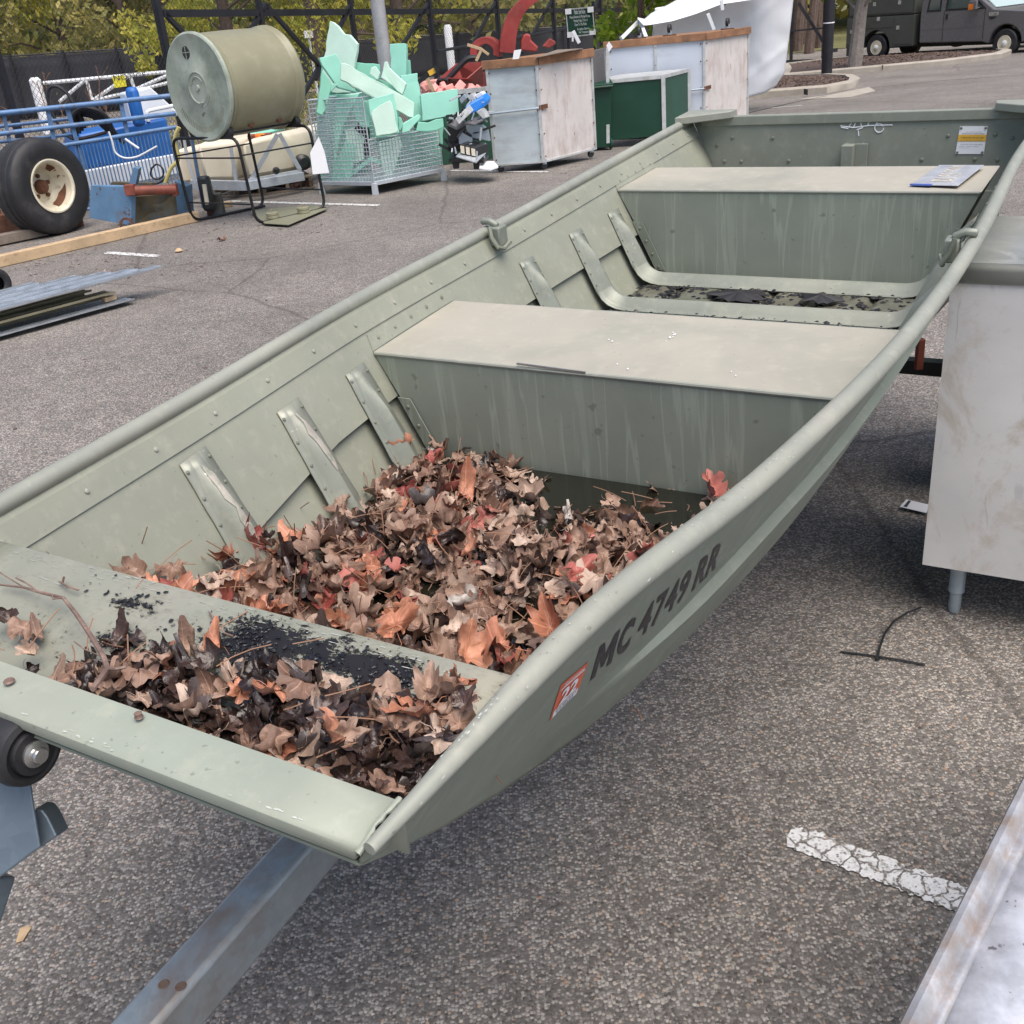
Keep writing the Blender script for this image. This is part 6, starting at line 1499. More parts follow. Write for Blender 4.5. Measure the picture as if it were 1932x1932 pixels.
FB = [ ([(640, 430), (905, 500), (1080, 600), (1230, 640), (1220, 1000), (1050, 1060), (1000, 1330), (690, 1360), (600, 900)], .38, -.1, .05, 'foam_deep', 'large deep green board at the back of the pile'),
 ([(1040, 1030), (1300, 990), (1560, 960), (1540, 1240), (1100, 1330)], .42, .2, .05, 'foam_deep', 'deep green board lying behind the folded mesh side'),
 # crop polygon, depth offset, yaw, thickness, material, label
 ([(700, 158), (722, 165), (760, 195), (805, 255), (850, 262), (908, 330), (885, 500), (860, 700), (640, 700), (655, 430)], .15, -.25, .06, 'foam_pale', 'tallest ragged-topped foam board standing up at the left'),
 ([(620, 436), (745, 404), (770, 440), (905, 700), (760, 660), (640, 490)], -.05, .3, .07, 'foam', 'notched foam board crossing in front of the tall ragged one'),
 ([(785, 476), (812, 474), (1338, 775), (1330, 890), (1290, 880), (780, 600)], -.35, .15, .09, 'foam_pale', 'long pale foam beam slanting across the pile'),
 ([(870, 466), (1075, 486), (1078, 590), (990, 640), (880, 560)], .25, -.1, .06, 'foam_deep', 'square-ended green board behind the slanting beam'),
 ([(1152, 332), (1258, 327), (1275, 330), (1275, 640), (1160, 600)], .30, -.2, .07, 'foam', 'upright rectangular foam board right of the metal pole'),
 ([(1280, 449), (1308, 454), (1320, 600), (1280, 620)], .32, .1, .05, 'foam_deep', 'narrow foam strip beside the upright rectangular board'),
 ([(1235, 570), (1362, 550), (1385, 720), (1410, 912), (1320, 930), (1240, 700)], -.02, .25, .07, 'foam', 'wide green foam board in the middle right of the pile'),
 ([(1384, 716), (1664, 668), (1680, 860), (1640, 868), (1400, 914)], -.15, .2, .08, 'foam', 'big clean green board jutting out to the right'),
 ([(1085, 585), (1110, 470), (1128, 462), (1145, 510), (1276, 632), (1246, 714)], -.12, -.2, .05, 'foam_pale', 'stained pale board lying above the slanting beam'),
 ([(1000, 560), (1012, 510), (1045, 498), (1080, 552), (1062, 605)], .05, 0, .07, 'foam_pale', 'small pointed foam piece at the top of the pile'),
 ([(988, 755), (1180, 700), (1198, 780), (1225, 1000), (1210, 1010), (1040, 1030), (1000, 850)], -.55, .1, .05, 'foam', 'green backed board leaning over the folded mesh side'),
 ([(1010, 862), (1022, 835), (1152, 758), (1168, 775), (1215, 985), (1205, 1000), (1050, 1028)], -.62, .12, .05, 'foam_pale', 'cream stained board in front leaning over the folded mesh side'),
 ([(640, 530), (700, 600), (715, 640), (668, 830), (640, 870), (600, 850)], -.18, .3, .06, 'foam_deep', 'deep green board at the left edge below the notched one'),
 ([(600, 905), (690, 720), (930, 700), (905, 740), (800, 960), (720, 1350), (640, 1360), (600, 1100)], .12, .2, .07, 'foam', 'large board standing inside the tall mesh side'),
 ([(820, 985), (880, 960), (965, 975), (960, 1200), (900, 1235), (825, 1230)], .05, .1, .06, 'foam_pale', 'rust-stained board low inside the mesh'),
 ([(840, 1310), (1005, 1180), (1130, 1235), (1120, 1260), (1010, 1220), (850, 1345)], -.02, .1, .05, 'foam', 'chevron-shaped foam piece at the bottom of the container'),
 ([(1252, 935), (1280, 915), (1372, 860), (1388, 880), (1375, 905), (1300, 990), (1245, 1005)], -.50, .3, .06, 'foam', 'short rounded foam piece just above the folded mesh side'),
 ([(1368, 918), (1440, 925), (1500, 900), (1555, 893), (1560, 960), (1500, 985), (1350, 990)], -.45, .1, .06, 'foam_deep', 'wavy-topped green board near the right end of the mesh'),
 ([(1060, 1070), (1228, 1030), (1245, 1100), (1170, 1330), (1120, 1340)], -.05, .1, .06, 'foam_pale', 'tapered board standing inside the folded mesh side'),
 ([(1310, 1090), (1330, 1085), (1540, 1180), (1530, 1218), (1310, 1130)], .18, .2, .05, 'foam', 'thin slanting strip inside the right of the mesh'),
 ([(1370, 1010), (1500, 1000), (1495, 1130), (1350, 1120)], .22, .2, .06, 'foam_deep', 'dark green block inside the right of the mesh'),
 ([(900, 740), (1000, 770), (1000, 960), (940, 960), (870, 850)], -.10, .1, .06, 'foam', 'green piece behind the cream stained board'),
 ([(700, 1360), (820, 1050), (900, 1100), (860, 1340), (800, 1370)], -.1, .1, .06, 'foam_deep', 'deep green board at the bottom left of the container'),
 ([(1215, 880), (1240, 890), (1255, 940), (1235, 985), (1220, 980)], -.42, .1, .04, 'foam_deep', 'small green sliver beside the cream board'),
 ([(690, 650), (730, 628), (760, 640), (700, 700)], -.25, .1, .04, 'foam', 'small corner of foam poking out at the left'),
]
for (pl, dy, yaw, th, mt, lb) in FB:
    P0 = V(kc.x, kc.y + dy, 0); n = V(math.sin(yaw), -math.cos(yaw), .12).normalized()
    pts = [onp(*C2(x, y), P0, n) for x, y in pl]; pj = []
    for i_, p_ in enumerate(pts):
        q_ = pts[(i_ + 1) % len(pts)]; m_ = max(1, int((q_ - p_).length / .07))
        for j_ in range(m_):
            r_ = p_.lerp(q_, j_ / m_); 
            if j_: r_ = r_ + V(rnd.gauss(0, .004), 0, rnd.gauss(0, .004))
            pj.append(r_)
    pts = pj
    tag(MB().prism(pts, -n * th).build('foam_board', mt, bev=.006), lb, 'foam board', 'foam boards piled in the wire container')
tag(MB().prism([onp(*C2(x, y), kc + V(0, .1, 0), V(0, -1, 0)) for x, y in ((860, 1010), (960, 860), (1000, 1000), (990, 1180), (850, 1170))], V(0, .1, 0)).build('dark_bag', 'black'), 'dark plastic sheet between the foam boards in the container', 'sheet')

# ------------------------------------------------------------------ galvanised pole
P = ony(727, 120, 13.6); pt = ony(706, -60, 13.6)
px0 = V(P.x, P.y, 0)
tag(MB().tube([px0, V(px0.x, px0.y, 4.2)], .085, 24, cap=False).build('metal_pole', 'pole', smooth=True), 'bare galvanised metal pole rising behind the foam boards', 'pole')

# ================================================================== CARTS AND GREEN BOXES
def cart(BLp, BMp, BRp, z0, z1, npl, mats, label, up_casters=False, rod=None, seam_front=None):
    """box cart: near-left face from BLp to BMp, near-right face from BMp to BRp"""
    BLp, BMp, BRp = [V(p.x, p.y, 0) for p in (BLp, BMp, BRp)]; BKp = BLp + BRp - BMp; g = gz(BMp.x, BMp.y)
    c = (BLp + BRp) / 2; r = thing('plywood_cart', label, 'cart', V(c.x, c.y, g))
    H = lambda p, z: V(p.x, p.y, g + z)
    for k in range(npl):
        a = BLp.lerp(BMp, k / npl); b = BLp.lerp(BMp, (k + 1) / npl); e = (b - a).normalized() * .012; n = V((b - a).y, -(b - a).x, 0).normalized()
        MB().prism([H(a + e, z0), H(b - e, z0), H(b - e, z1), H(a + e, z1)], -n * .012).build('side_panel', mats[0], r)
    a, b = BMp, BRp; e = (b - a).normalized() * .012; n2 = V((b - a).y, -(b - a).x, 0).normalized()
    MB().prism([H(a + e, z0), H(b - e, z0), H(b - e, z1), H(a + e, z1)], -n2 * .012).build('end_panel', mats[1], r)
    for a, b in ((BLp, BKp), (BKp, BRp)): MB().prism([H(a, z0), H(b, z0), H(b, z1), H(a, z1)], V(0, .01, 0)).build('back_panel', mats[1], r)
    for k in range(npl + 1):
        p = BLp.lerp(BMp, k / npl); MB().box(H(p + V(0, -.004, 0), (z0 + z1) / 2), (.032, .032, z1 - z0), Matrix.Rotation(math.atan2((BMp - BLp).y, (BMp - BLp).x), 3, 'Z')).build('corner_angle', 'cart_edge', r)
    MB().box(H(BRp + V(0, -.004, 0), (z0 + z1) / 2), (.028, .028, z1 - z0), Matrix.Rotation(math.atan2((BRp - BMp).y, (BRp - BMp).x), 3, 'Z')).build('corner_angle', 'cart_edge', r)
    for a, b in ((BLp, BMp), (BMp, BRp)):
        MB().beam(H(a, z0 + .006) , H(b, z0 + .006), .026, .020).build('bottom_angle', 'cart_edge', r)
    for a, b, ex in ((BLp, BMp, -.05), (BMp, BRp, .0)):
        d = (b - a).normalized(); n = V(d.y, -d.x, 0)
        MB().beam(H(a + d * ex + n * .015, z1 + .045), H(b + n * .015 + d * .02, z1 + .045), .045, .088).build('timber_trim', 'red_timber', r, bev=.004)
    MB().prism([H(p, z1 + .07) for p in (BLp, BMp, BRp, BKp)], (0, 0, .012)).build('top_board', 'red_timber', r)
    bb = MB()
    for a, b, N in ((BLp, BMp, 2), (BMp, BRp, 2)):
        d = (b - a); n = V(d.y, -d.x, 0).normalized()
        for t_ in [.035, .965] + ([.5] if npl > 1 and a is BLp else []):
            for zz in (z0 + .06, z0 + .3, z0 + .55, z1 - .25, z1 - .04): rivet(bb, H(a + d * t_ + n * .016, zz), n, .010, .006)
    stuff(bb.build('screw', 'rust_brown', r))
    zc = -.0; 
    for p in ((BLp, BMp, BRp, BKp) if not up_casters else ()):
        q_ = p.lerp(c, .10); cs = MB(); 
        cs.lathe([(.0, -.016), (.036, -.016), (.040, -.008), (.040, .008), (.036, .016), (.0, .016)], 18, Matrix.Translation(H(q_, .042)) @ Matrix.Rotation(PI / 2, 4, 'X') @ Matrix.Rotation(.5, 4, 'Y'))
        o = cs.build('caster', 'black_rubber', r, smooth=True); MB().box(H(q_ + V(.01, .0, 0), .085), (.045, .05, .05)).build('caster_fork', 'galv', o)
    if up_casters:
        for t_ in (.35, .66, 1.0):
            q_ = BLp.lerp(BMp, t_) if t_ < 1 else BMp.lerp(BRp, .55); q_ = q_ + V(.0, .08, 0)
            o = MB().lathe([(.0, -.018), (.050, -.018), (.056, -.010), (.056, .010), (.050, .018), (.0, .018)], 18, Matrix.Translation(H(q_, z1 + .175)) @ Matrix.Rotation(PI / 2, 4, 'Y') @ Matrix.Rotation(.5, 4, 'X')).build('caster', 'black_rubber', r, smooth=True)
            MB().box(H(q_, z1 + .12), (.045, .05, .07)).build('caster_fork', 'galv', o); MB().box(H(q_, z1 + .095), (.16, .11, .015)).build('caster_plate', 'rust_brown', o)
    if rod:
        z, x0, x1 = rod; n = V((BMp - BLp).y, -(BMp - BLp).x, 0).normalized()
        MB().tube([H(BLp.lerp(BMp, x0) + n * .045, z - .02), H(BLp.lerp(BMp, x1) + n * .045, z)], .013, 8).build('hasp_rod', 'galv', r, smooth=True)
        MB().beam(H(BMp + n * .035 + (BRp - BMp) * .0, z + .002), H(BMp.lerp(BRp, .12) + n2 * .02, z + .006), .008, .045).build('hasp_end', 'rust_brown', r)
    return r
g1, g2, g3 = G(936, 326), G(1026, 321), G(1124, 299)
cart(g1, g2, g3, .085, 1.09, 1, ('cart_blue', 'cart_pink'), 'nearer plywood cart with a pale blue side and whitewashed end, on casters', rod=(.66, -.05, 1.0))
q1, q2_, q3 = ony(1152, 250, 14.9), ony(1329, 250, 14.7), ony(1409, 250, 15.5)
ztc = onv(1329, 76, q2_).z - gz(q2_.x, q2_.y)
cart(q1, q2_, q3, .06, ztc, 2, ('cart_lav', 'cart_pink'), 'larger plywood cart with casters on top, in front of the white tent', True, rod=(.60, .5, 1.0))
for (u, v, w_, h_, lb, Y) in ((1020, 158, 20, 24, 'white tag stapled to the brown trim of the nearer cart', 0), (1166, 117, 10, 14, 'white tag hanging at the left corner of the farther cart', 0)):
    P_ = onp(u, v - 0, g1 + V(0, -.10, 0), V((g2 - g1).y, -(g2 - g1).x, 0)) if u < 1100 else ony(u, v + 23, 13.1)
    pts = [onp(a, b, P_, V(0, -1, 0)) for a, b in (((970, 95), (984, 93), (979, 111), (967, 112)) if u < 1100 else ((1144, 86), (1149, 78), (1156, 88), (1149, 98)))]
    tag(MB().prism(pts, V(0, .004, 0)).build('paper_tag', 'paper'), lb, 'tag')
tag(MB().prism([ony(1008, 110, 11.95), ony(1070, 97, 12.2), ony(1100, 92, 12.6), ony(1050, 95, 12.9)], V(0, 0, .006)).build('bark_strip', 'grey_timber'), 'curled strip of bark lying on top of the nearer cart', 'strip')
# dark cabinet between the carts
dk = thing('dark_cabinet', 'dark grey cabinet with a pale frame between the two carts', 'cabinet', G(1140, 268))
MB().prism([ony(1117, 97, 13.6), ony(1140, 92, 13.7), ony(1142, 143, 13.7), ony(1142, 270, 13.7), ony(1117, 272, 13.6)], V(.1, .5, 0)).build('door', 'truck', dk)
MB().beam(ony(1146, 90, 13.6), ony(1147, 270, 13.6), .04, .03, (0, -1, 0)).build('frame', 'cart_edge', dk)
# green panelled box
gp0, gp1, gp2 = ony(1120, 268, 13.9), ony(1253, 262, 13.8), ony(1300, 250, 14.6)
gb = thing('green_box', 'dark green panelled box with aluminium edges in front of the farther cart', 'box', V(gp1.x, gp1.y, gz(gp1.x, gp1.y)))
gbz = onv(1253, 256, gp1).z; gtz = onv(1253, 143, gp1).z
GB = lambda p, z: V(p.x, p.y, z)
gpk = gp0 + gp2 - gp1
MB().prism([GB(gp0, gbz), GB(gp1, gbz), GB(gp1, gtz), GB(gp0, gtz)], V(.0, .02, 0)).build('front_panel', 'green_panel', gb)
MB().prism([GB(gp1, gbz), GB(gp2, gbz), GB(gp2, gtz), GB(gp1, gtz)], V(-.02, .0, 0)).build('end_panel', 'green_panel2', gb)
MB().prism([GB(gp0, gtz), GB(gp1, gtz), GB(gp2, gtz), GB(gpk, gtz)], (0, 0, .012)).build('top_panel', 'cart_edge', gb)
for p in (gp1, gp2): MB().beam(GB(p, gbz), GB(p, gtz), .05, .05, (0, 1, 0)).build('corner_edge', 'cart_edge', gb)
for a, b in ((gp0, gp1), (gp1, gp2)): MB().beam(GB(a, gtz - .01) + V(0, -.012, 0), GB(b, gtz - .01) + V(0, -.012, 0), .012, .04).build('top_edge', 'cart_edge', gb)
for p in (gp0, gp1, gp2): MB().box(GB(p.lerp(gpk, .08), .05), (.06, .06, .10)).build('foot', 'black', gb)
# wheelie bin
b0 = G(1134, 284)
bn_ = thing('wheelie_bin', 'dark green wheelie bin between the nearer cart and the green box', 'bin', b0)
hw, hd = .15, .20
def BN(x, y, z): return V(b0.x + x, b0.y + y + .15, b0.z + z)
rws = [[BN(s_ * (hw * k), t_ * hd * k, z) for s_, t_ in ((-1, -1), (1, -1), (1, 1), (-1, 1), (-1, -1))] for k, z in ((.84, .04), (.9, .3), (1, .72), (1.1, .73), (1.1, .76))]
MB().grid(rws).build('body', 'green_panel', bn_, bev=.006); 
MB().prism([BN(-.18, -.24, .76), BN(.18, -.24, .76), BN(.16, .22, .84), BN(-.16, .22, .84)], (0, 0, .02)).build('lid', 'green_panel', bn_, bev=.006)
MB().tube([BN(-.16, -.25, .75), BN(.17, -.25, .75)], .015, 8).build('handle', 'green_panel', bn_, smooth=True)
for s_ in (-1, 1): MB().lathe([(0, -.02), (.06, -.02), (.07, 0), (.06, .02), (0, .02)], 18, Matrix.Translation(BN(s_ * .13, -.12, .07)) @ Matrix.Rotation(PI / 2, 4, 'Y')).build('wheel', 'green_panel', bn_, smooth=True)
# green skip behind the equipment heap
sk = thing('green_skip', 'green open box with a pale rim holding pink rubble behind the black equipment', 'skip', G(890, 300))
sa, sc_ = ony(775, 190, 13.2), ony(925, 180, 13.4)
MB().prism([V(sa.x, sa.y, 0), V(sc_.x, sc_.y, 0), V(sc_.x, sc_.y, .80), V(sa.x, sa.y, .80)], V(0, .03, 0)).build('side_panel', 'green_panel2', sk)
MB().beam(V(sa.x, sa.y - .01, .81), V(sc_.x, sc_.y - .01, .81), .05, .05).build('rim', 'cart_edge', sk)
MB().prism([V(sa.x, sa.y + .6, 0), V(sc_.x, sc_.y + .6, 0), V(sc_.x, sc_.y + .6, .78), V(sa.x, sa.y + .6, .78)], V(0, .03, 0)).build('back_panel', 'green_panel2', sk)
rnd = random.Random(8)
pk = MB()
for k in range(26):
    P_ = ony(rnd.uniform(795, 905), 172 + rnd.uniform(-7, 8), 13.5 + rnd.random() * .3); pk.box(P_, (rnd.uniform(.05, .16), rnd.uniform(.05, .12), rnd.uniform(.04, .09)), Euler((rnd.uniform(-1, 1), rnd.uniform(-1, 1), rnd.uniform(0, 3))).to_matrix())
tag(pk.build('pink_rubble', 'pink', bev=.01), 'broken pink insulation pieces heaped in the green skip', 'rubble', None, 'stuff')
tag(MB().prism([ony(791, 155, 14.2), ony(826, 150, 14.2), ony(835, 178, 14.2), ony(795, 182, 14.2)], V(.1, .3, 0)).build('pink_board', 'pink', bev=.01), 'faded pink board leaning behind the right end of the foam pile', 'board')
lt = MB().beam(ony(806, 147, 13.4), ony(818, 172, 13.4), .04, .02, (0, -1, 0)).build('white_batten', 'timber'); tag(lt, 'pale batten leaning against the pink board', 'batten')
ln_ = thing('spirit_level', 'black bar with a yellow end sticking up behind the foam pile', 'tool', ony(800, 165, 13.0))
MB().beam(ony(789, 155, 13.0), ony(812, 138, 13.0), .05, .04, (0, -1, 0)).build('bar', 'black', ln_)
MB().beam(ony(809, 139, 12.97), ony(823, 131, 12.97), .055, .045, (0, -1, 0)).build('yellow_end', 'gold', ln_)
MB().beam(ony(821, 132, 12.95), ony(826, 129, 12.95), .06, .05, (0, -1, 0)).build('end_cap', 'black', ln_)

# ------------------------------------------------------------------ heap of black and grey equipment
def C6(x, y): return (1250 + x * .20704) * .639, (150 + y * .20704) * .639
def E6(x, y, Y): u, v = C6(x, y); return ony(u, v, Y)
def item(name, label, cat, parts, group='discarded equipment in the black heap'):
    P0_ = parts[0][1][0]; t_ = thing(name, label, cat, V(P0_.x, P0_.y, P0_.z), group=group)
    for nm, pts, dv, mt, bv in parts: MB().prism(pts, dv).build(nm, mt, t_, bev=bv)
    return t_
Y = 11.55
item('battery_tray', 'grey metal tray holding three black boxes with cream fronts', 'tray', [
  ('tray_floor', [E6(460, 1500, Y - .1), E6(750, 1590, Y - .25), E6(900, 1440, Y + .1), E6(600, 1380, Y + .2)], V(0, 0, -.012), 'wire', .002),
  ('black_box', [E6(520, 1330, Y - .05), E6(590, 1345, Y - .05), E6(600, 1480, Y - .05), E6(530, 1460, Y - .05)], V(.12, .22, .01), 'black', .004), ('cream_face', [E6(525, 1352, Y - .06), E6(582, 1362, Y - .06), E6(590, 1472, Y - .06), E6(535, 1455, Y - .06)], V(0, .006, 0), 'poly_tank', .001),
  ('black_box', [E6(596, 1350, Y - .07), E6(665, 1365, Y - .07), E6(675, 1500, Y - .07), E6(606, 1482, Y - .07)], V(.12, .22, .01), 'black', .004), ('cream_face', [E6(603, 1370, Y - .08), E6(660, 1382, Y - .08), E6(668, 1490, Y - .08), E6(612, 1474, Y - .08)], V(0, .006, 0), 'poly_tank', .001),
  ('black_box', [E6(672, 1368, Y - .09), E6(745, 1388, Y - .09), E6(755, 1518, Y - .09), E6(682, 1500, Y - .09)], V(.14, .22, .01), 'black', .004), ('cream_face', [E6(680, 1390, Y - .10), E6(738, 1402, Y - .10), E6(746, 1505, Y - .10), E6(690, 1492, Y - .10)], V(0, .006, 0), 'poly_tank', .001),
  ('tray_fork', [E6(440, 1370, Y - .12), E6(460, 1380, Y - .12), E6(480, 1470, Y - .12), E6(455, 1470, Y - .12)], V(0, .02, 0), 'wire', .002), ('tray_fork', [E6(755, 1430, Y - .27), E6(778, 1440, Y - .27), E6(770, 1560, Y - .27), E6(748, 1560, Y - .27)], V(0, .02, 0), 'wire', .002),
  ('tray_bracket', [E6(500, 1190, Y + .1), E6(560, 1170, Y + .1), E6(700, 1250, Y + .1), E6(700, 1300, Y + .1), E6(510, 1330, Y + .1)], V(0, .03, 0), 'galv', .002)])
item('blue_housing', 'bright blue plastic housing tilted on top of the heap', 'housing', [
  ('shell', [E6(590, 800, Y + .1), E6(850, 650, Y + .2), E6(905, 720, Y + .2), E6(890, 800, Y + .2), E6(660, 915, Y + .1)], V(.05, .12, .03), 'blue_dev', .01),
  ('slot', [E6(625, 800, Y + .09), E6(665, 785, Y + .09), E6(705, 850, Y + .09), E6(660, 880, Y + .09)], V(0, .01, 0), 'black', .001)])
item('grey_box', 'grey box marked with a C, below the blue housing', 'box', [
  ('case', [E6(455, 970, Y - .05), E6(600, 825, Y - .02), E6(660, 905, Y - .02), E6(510, 1050, Y - .05)], V(.05, .10, .03), 'cart_edge', .006), ])
item('grey_box', 'upright grey box above the left of the blue housing', 'box', [('case', [E6(620, 660, Y + .3), E6(690, 600, Y + .3), E6(745, 690, Y + .3), E6(680, 740, Y + .3)], V(.04, .1, 0), 'cart_edge', .006)])
item('grey_box', 'white-ended box at the top right of the heap', 'box', [('case', [E6(720, 640, Y + .32), E6(820, 580, Y + .32), E6(870, 640, Y + .32), E6(780, 690, Y + .32)], V(.04, .1, 0), 'white_plastic', .006)])
item('grey_box', 'small grey box at the top left of the heap', 'box', [('case', [E6(510, 690, Y + .3), E6(580, 612, Y + .3), E6(620, 680, Y + .3), E6(540, 760, Y + .3)], V(.04, .1, 0), 'galv', .006)])
item('grey_box', 'long grey box standing right of the marked one', 'box', [('case', [E6(750, 870, Y + .05), E6(830, 820, Y + .05), E6(905, 950, Y + .05), E6(850, 975, Y + .05)], V(.04, .1, 0), 'cart_edge', .006)])
item('metal_sheet', 'grey sheet with crossed marks in the middle of the heap', 'panel', [('sheet', [E6(600, 1070, Y + .15), E6(830, 1060, Y + .15), E6(905, 1120, Y + .15), E6(940, 1290, Y + .15), E6(650, 1230, Y + .15)], V(.02, .06, 0), 'galv', .004)])
item('black_crate', 'black crate stack at the left of the heap', 'crate', [('crate_body', [E6(340, 1060, Y + .2), E6(600, 1080, Y + .2), E6(560, 1420, Y + .2), E6(350, 1420, Y + .2)], V(.1, .3, 0), 'black', .01), ('crate_lid', [E6(330, 1060, Y + .1), E6(480, 1020, Y + .1), E6(610, 1080, Y + .1), E6(470, 1130, Y)], V(0, 0, .03), 'truck', .004)])
item('black_pallet', 'black plastic pallet under the heap', 'pallet', [('deck', [E6(360, 1540, Y + .1), E6(860, 1560, Y - .1), E6(930, 1480, Y + .3), E6(400, 1460, Y + .5)], V(0, 0, -.03), 'black', .004), ('foot', [E6(400, 1560, Y + .1), E6(520, 1560, Y + .1), E6(510, 1680, Y + .1), E6(430, 1685, Y + .1)], V(0, .15, 0), 'black', .006), ('foot', [E6(710, 1590, Y - .02), E6(810, 1590, Y - .02), E6(790, 1690, Y - .02), E6(720, 1690, Y - .02)], V(0, .15, 0), 'black', .006)])
item('black_plate', 'dark flat plate sticking out on the right of the heap', 'plate', [('sheet', [E6(580, 1035, Y), E6(730, 1060, Y - .05), E6(900, 975, Y + .1), E6(760, 955, Y + .2)], V(0, 0, .012), 'truck', .002)])
item('white_tray', 'white plastic sheet on the ground by the heap', 'sheet', [('sheet', [E6(800, 1690, 11.40), E6(840, 1600, 11.7), E6(1010, 1600, 11.8), E6(1070, 1670, 11.5), E6(960, 1710, 11.4)], V(0, 0, .02), 'paper', .002)])
rnd = random.Random(14); b = MB()
for k in range(46):
    P_ = E6(rnd.uniform(350, 880), rnd.uniform(820, 1480), Y + rnd.uniform(.05, .3)); Q_ = P_ + V(rnd.gauss(0, .07), rnd.gauss(0, .05), rnd.gauss(0, .07)); b.beam(P_, Q_, rnd.uniform(.01, .04), rnd.uniform(.01, .03))
tag(b.build('loose_parts', 'black', bev=.002), 'jumble of small black brackets and clips between the larger boxes of the heap', 'parts', None, 'stuff')
b = MB()
for k in range(30):
    P_ = E6(rnd.uniform(360, 900), rnd.uniform(700, 1450), Y + rnd.uniform(-.02, .2)); Q_ = P_ + V(rnd.gauss(0, .05), rnd.gauss(0, .04), rnd.gauss(0, .05)); b.beam(P_, Q_, rnd.uniform(.006, .02), rnd.uniform(.006, .02))
tag(b.build('loose_parts', 'wire', bev=.001), 'small bright metal brackets scattered over the black heap', 'parts', None, 'stuff')
b = MB(); P_ = E6(520, 985, Y - .07); Q_ = E6(560, 925, Y - .05)
text_mesh(b, 'C', .11, P_, (Q_ - P_), (.3, 0, 1)); 
ob_ = [o for o in bpy.data.objects if o.name.startswith('grey_box') and o.get('label', '').startswith('grey box marked')][0]; b.build('marker_letter', 'ink', ob_)

# ------------------------------------------------------------------ red forage blower
def R5(x, y, Y): return ony(818 + x * .1985, y * .1985, Y)
rd = thing('red_blower', 'faded red forage blower with a curved chute and square hopper behind the carts', 'machine', G(930, 260))
Y = 14.6
# chute: square tube along a curve
cc = [(700, 500, 0), (705, 440, 0), (715, 350, 0), (735, 250, 0), (775, 150, .0), (835, 65, .0), (905, 5, .0), (980, -50, 0)]
wds = [75, 74, 72, 68, 64, 58, 54, 50]; rws = []
for i, (x, y, o) in enumerate(cc):
    a = cc[max(i - 1, 0)]; b2 = cc[min(i + 1, len(cc) - 1)]; dx, dy = b2[0] - a[0], b2[1] - a[1]; L_ = math.hypot(dx, dy); nx, ny = -dy / L_, dx / L_; w_ = wds[i]
    l_ = R5(x - nx * w_ * -1, y - ny * w_ * -1, Y); r_2 = R5(x + nx * w_ * -1, y + ny * w_ * -1, Y); dpt = V(.0, .42, 0)
    rws.append([l_, r_2, r_2 + dpt, l_ + dpt, l_])
MB().grid(rws).build('chute', 'red', rd, bev=.008)
cx, cy = 490, 500; outer = [R5(cx + 145 * math.cos(a), cy - 150 * math.sin(a), Y + .1) for a in lin(-.3, PI + .3, 22)]; inner = [R5(cx + 78 * math.cos(a), cy - 82 * math.sin(a), Y + .1) for a in lin(-.3, PI + .3, 22)]
MB().prism(outer + inner[::-1], V(.05, .28, 0)).build('fan_housing', 'red', rd, bev=.006)
hp = {k: R5(*v) for k, v in dict(a=(60, 740, 13.9), b=(320, 745, 13.7), c=(465, 620, 13.9), d=(220, 602, 14.4), e=(455, 590, 14.6), f=(180, 800, 14.1), g=(400, 810, 14.0), h=(470, 760, 14.1)).items()}
MB().quad(hp['a'], hp['b'], R5(345, 800, 13.95), R5(120, 790, 14.0)).build('hopper_front', 'red', rd, solid=.01)
MB().quad(hp['b'], hp['c'], R5(470, 800, 14.2), R5(345, 805, 13.95)).build('hopper_side', 'red', rd, solid=.01)
MB().quad(hp['a'], hp['d'], R5(270, 740, 14.4), R5(140, 770, 14.1)).build('hopper_side', 'red', rd, solid=.01)
MB().quad(hp['d'], hp['e'], R5(470, 740, 14.6), R5(265, 735, 14.5)).build('hopper_back', 'red', rd, solid=.01)
MB().prism([R5(830, 400, Y), R5(850, 335, Y), R5(890, 315, Y), R5(925, 335, Y), R5(925, 380, Y), R5(1000, 450, Y), R5(980, 500, Y), R5(830, 480, Y)], V(0, .2, 0)).build('spout_flap', 'red', rd, bev=.02)
MB().prism([R5(1040, 440, Y), R5(1110, 365, Y), R5(1158, 395, Y), R5(1160, 420, Y), R5(1100, 460, Y)], V(0, .2, 0)).build('spout_flap', 'red', rd, bev=.01)
MB().prism([R5(60, 745, 14.3), R5(470, 700, 14.7), R5(470, 850, 14.7), R5(40, 850, 14.3)], V(.1, .5, 0)).build('base_frame', 'red', rd)
for x in (60, 120): MB().tube([R5(x, 750, 13.8), R5(x - 40, 860, 13.9)], .03, 8).build('leg', 'black_metal', rd)
hose([(845, 150, 0), (868, 124, 0), (885, 110, 0), (905, 110, 0)], 13.9, .035, 'thick black hose arching over the red hopper')
ws2 = thing('wooden_fork', 'pale forked wooden handle sticking up left of the nearer cart', 'handle', R5(430, 560, 12.2))
MB().beam(R5(320, 425, 12.2), R5(455, 468, 12.2), .032, .03, (0, -1, 0)).beam(R5(450, 465, 12.2), R5(525, 520, 12.2), .028, .028, (0, -1, 0)).beam(R5(455, 470, 12.2), R5(405, 582, 12.2), .03, .028, (0, -1, 0)).build('handle', 'timber', ws2, bev=.003)

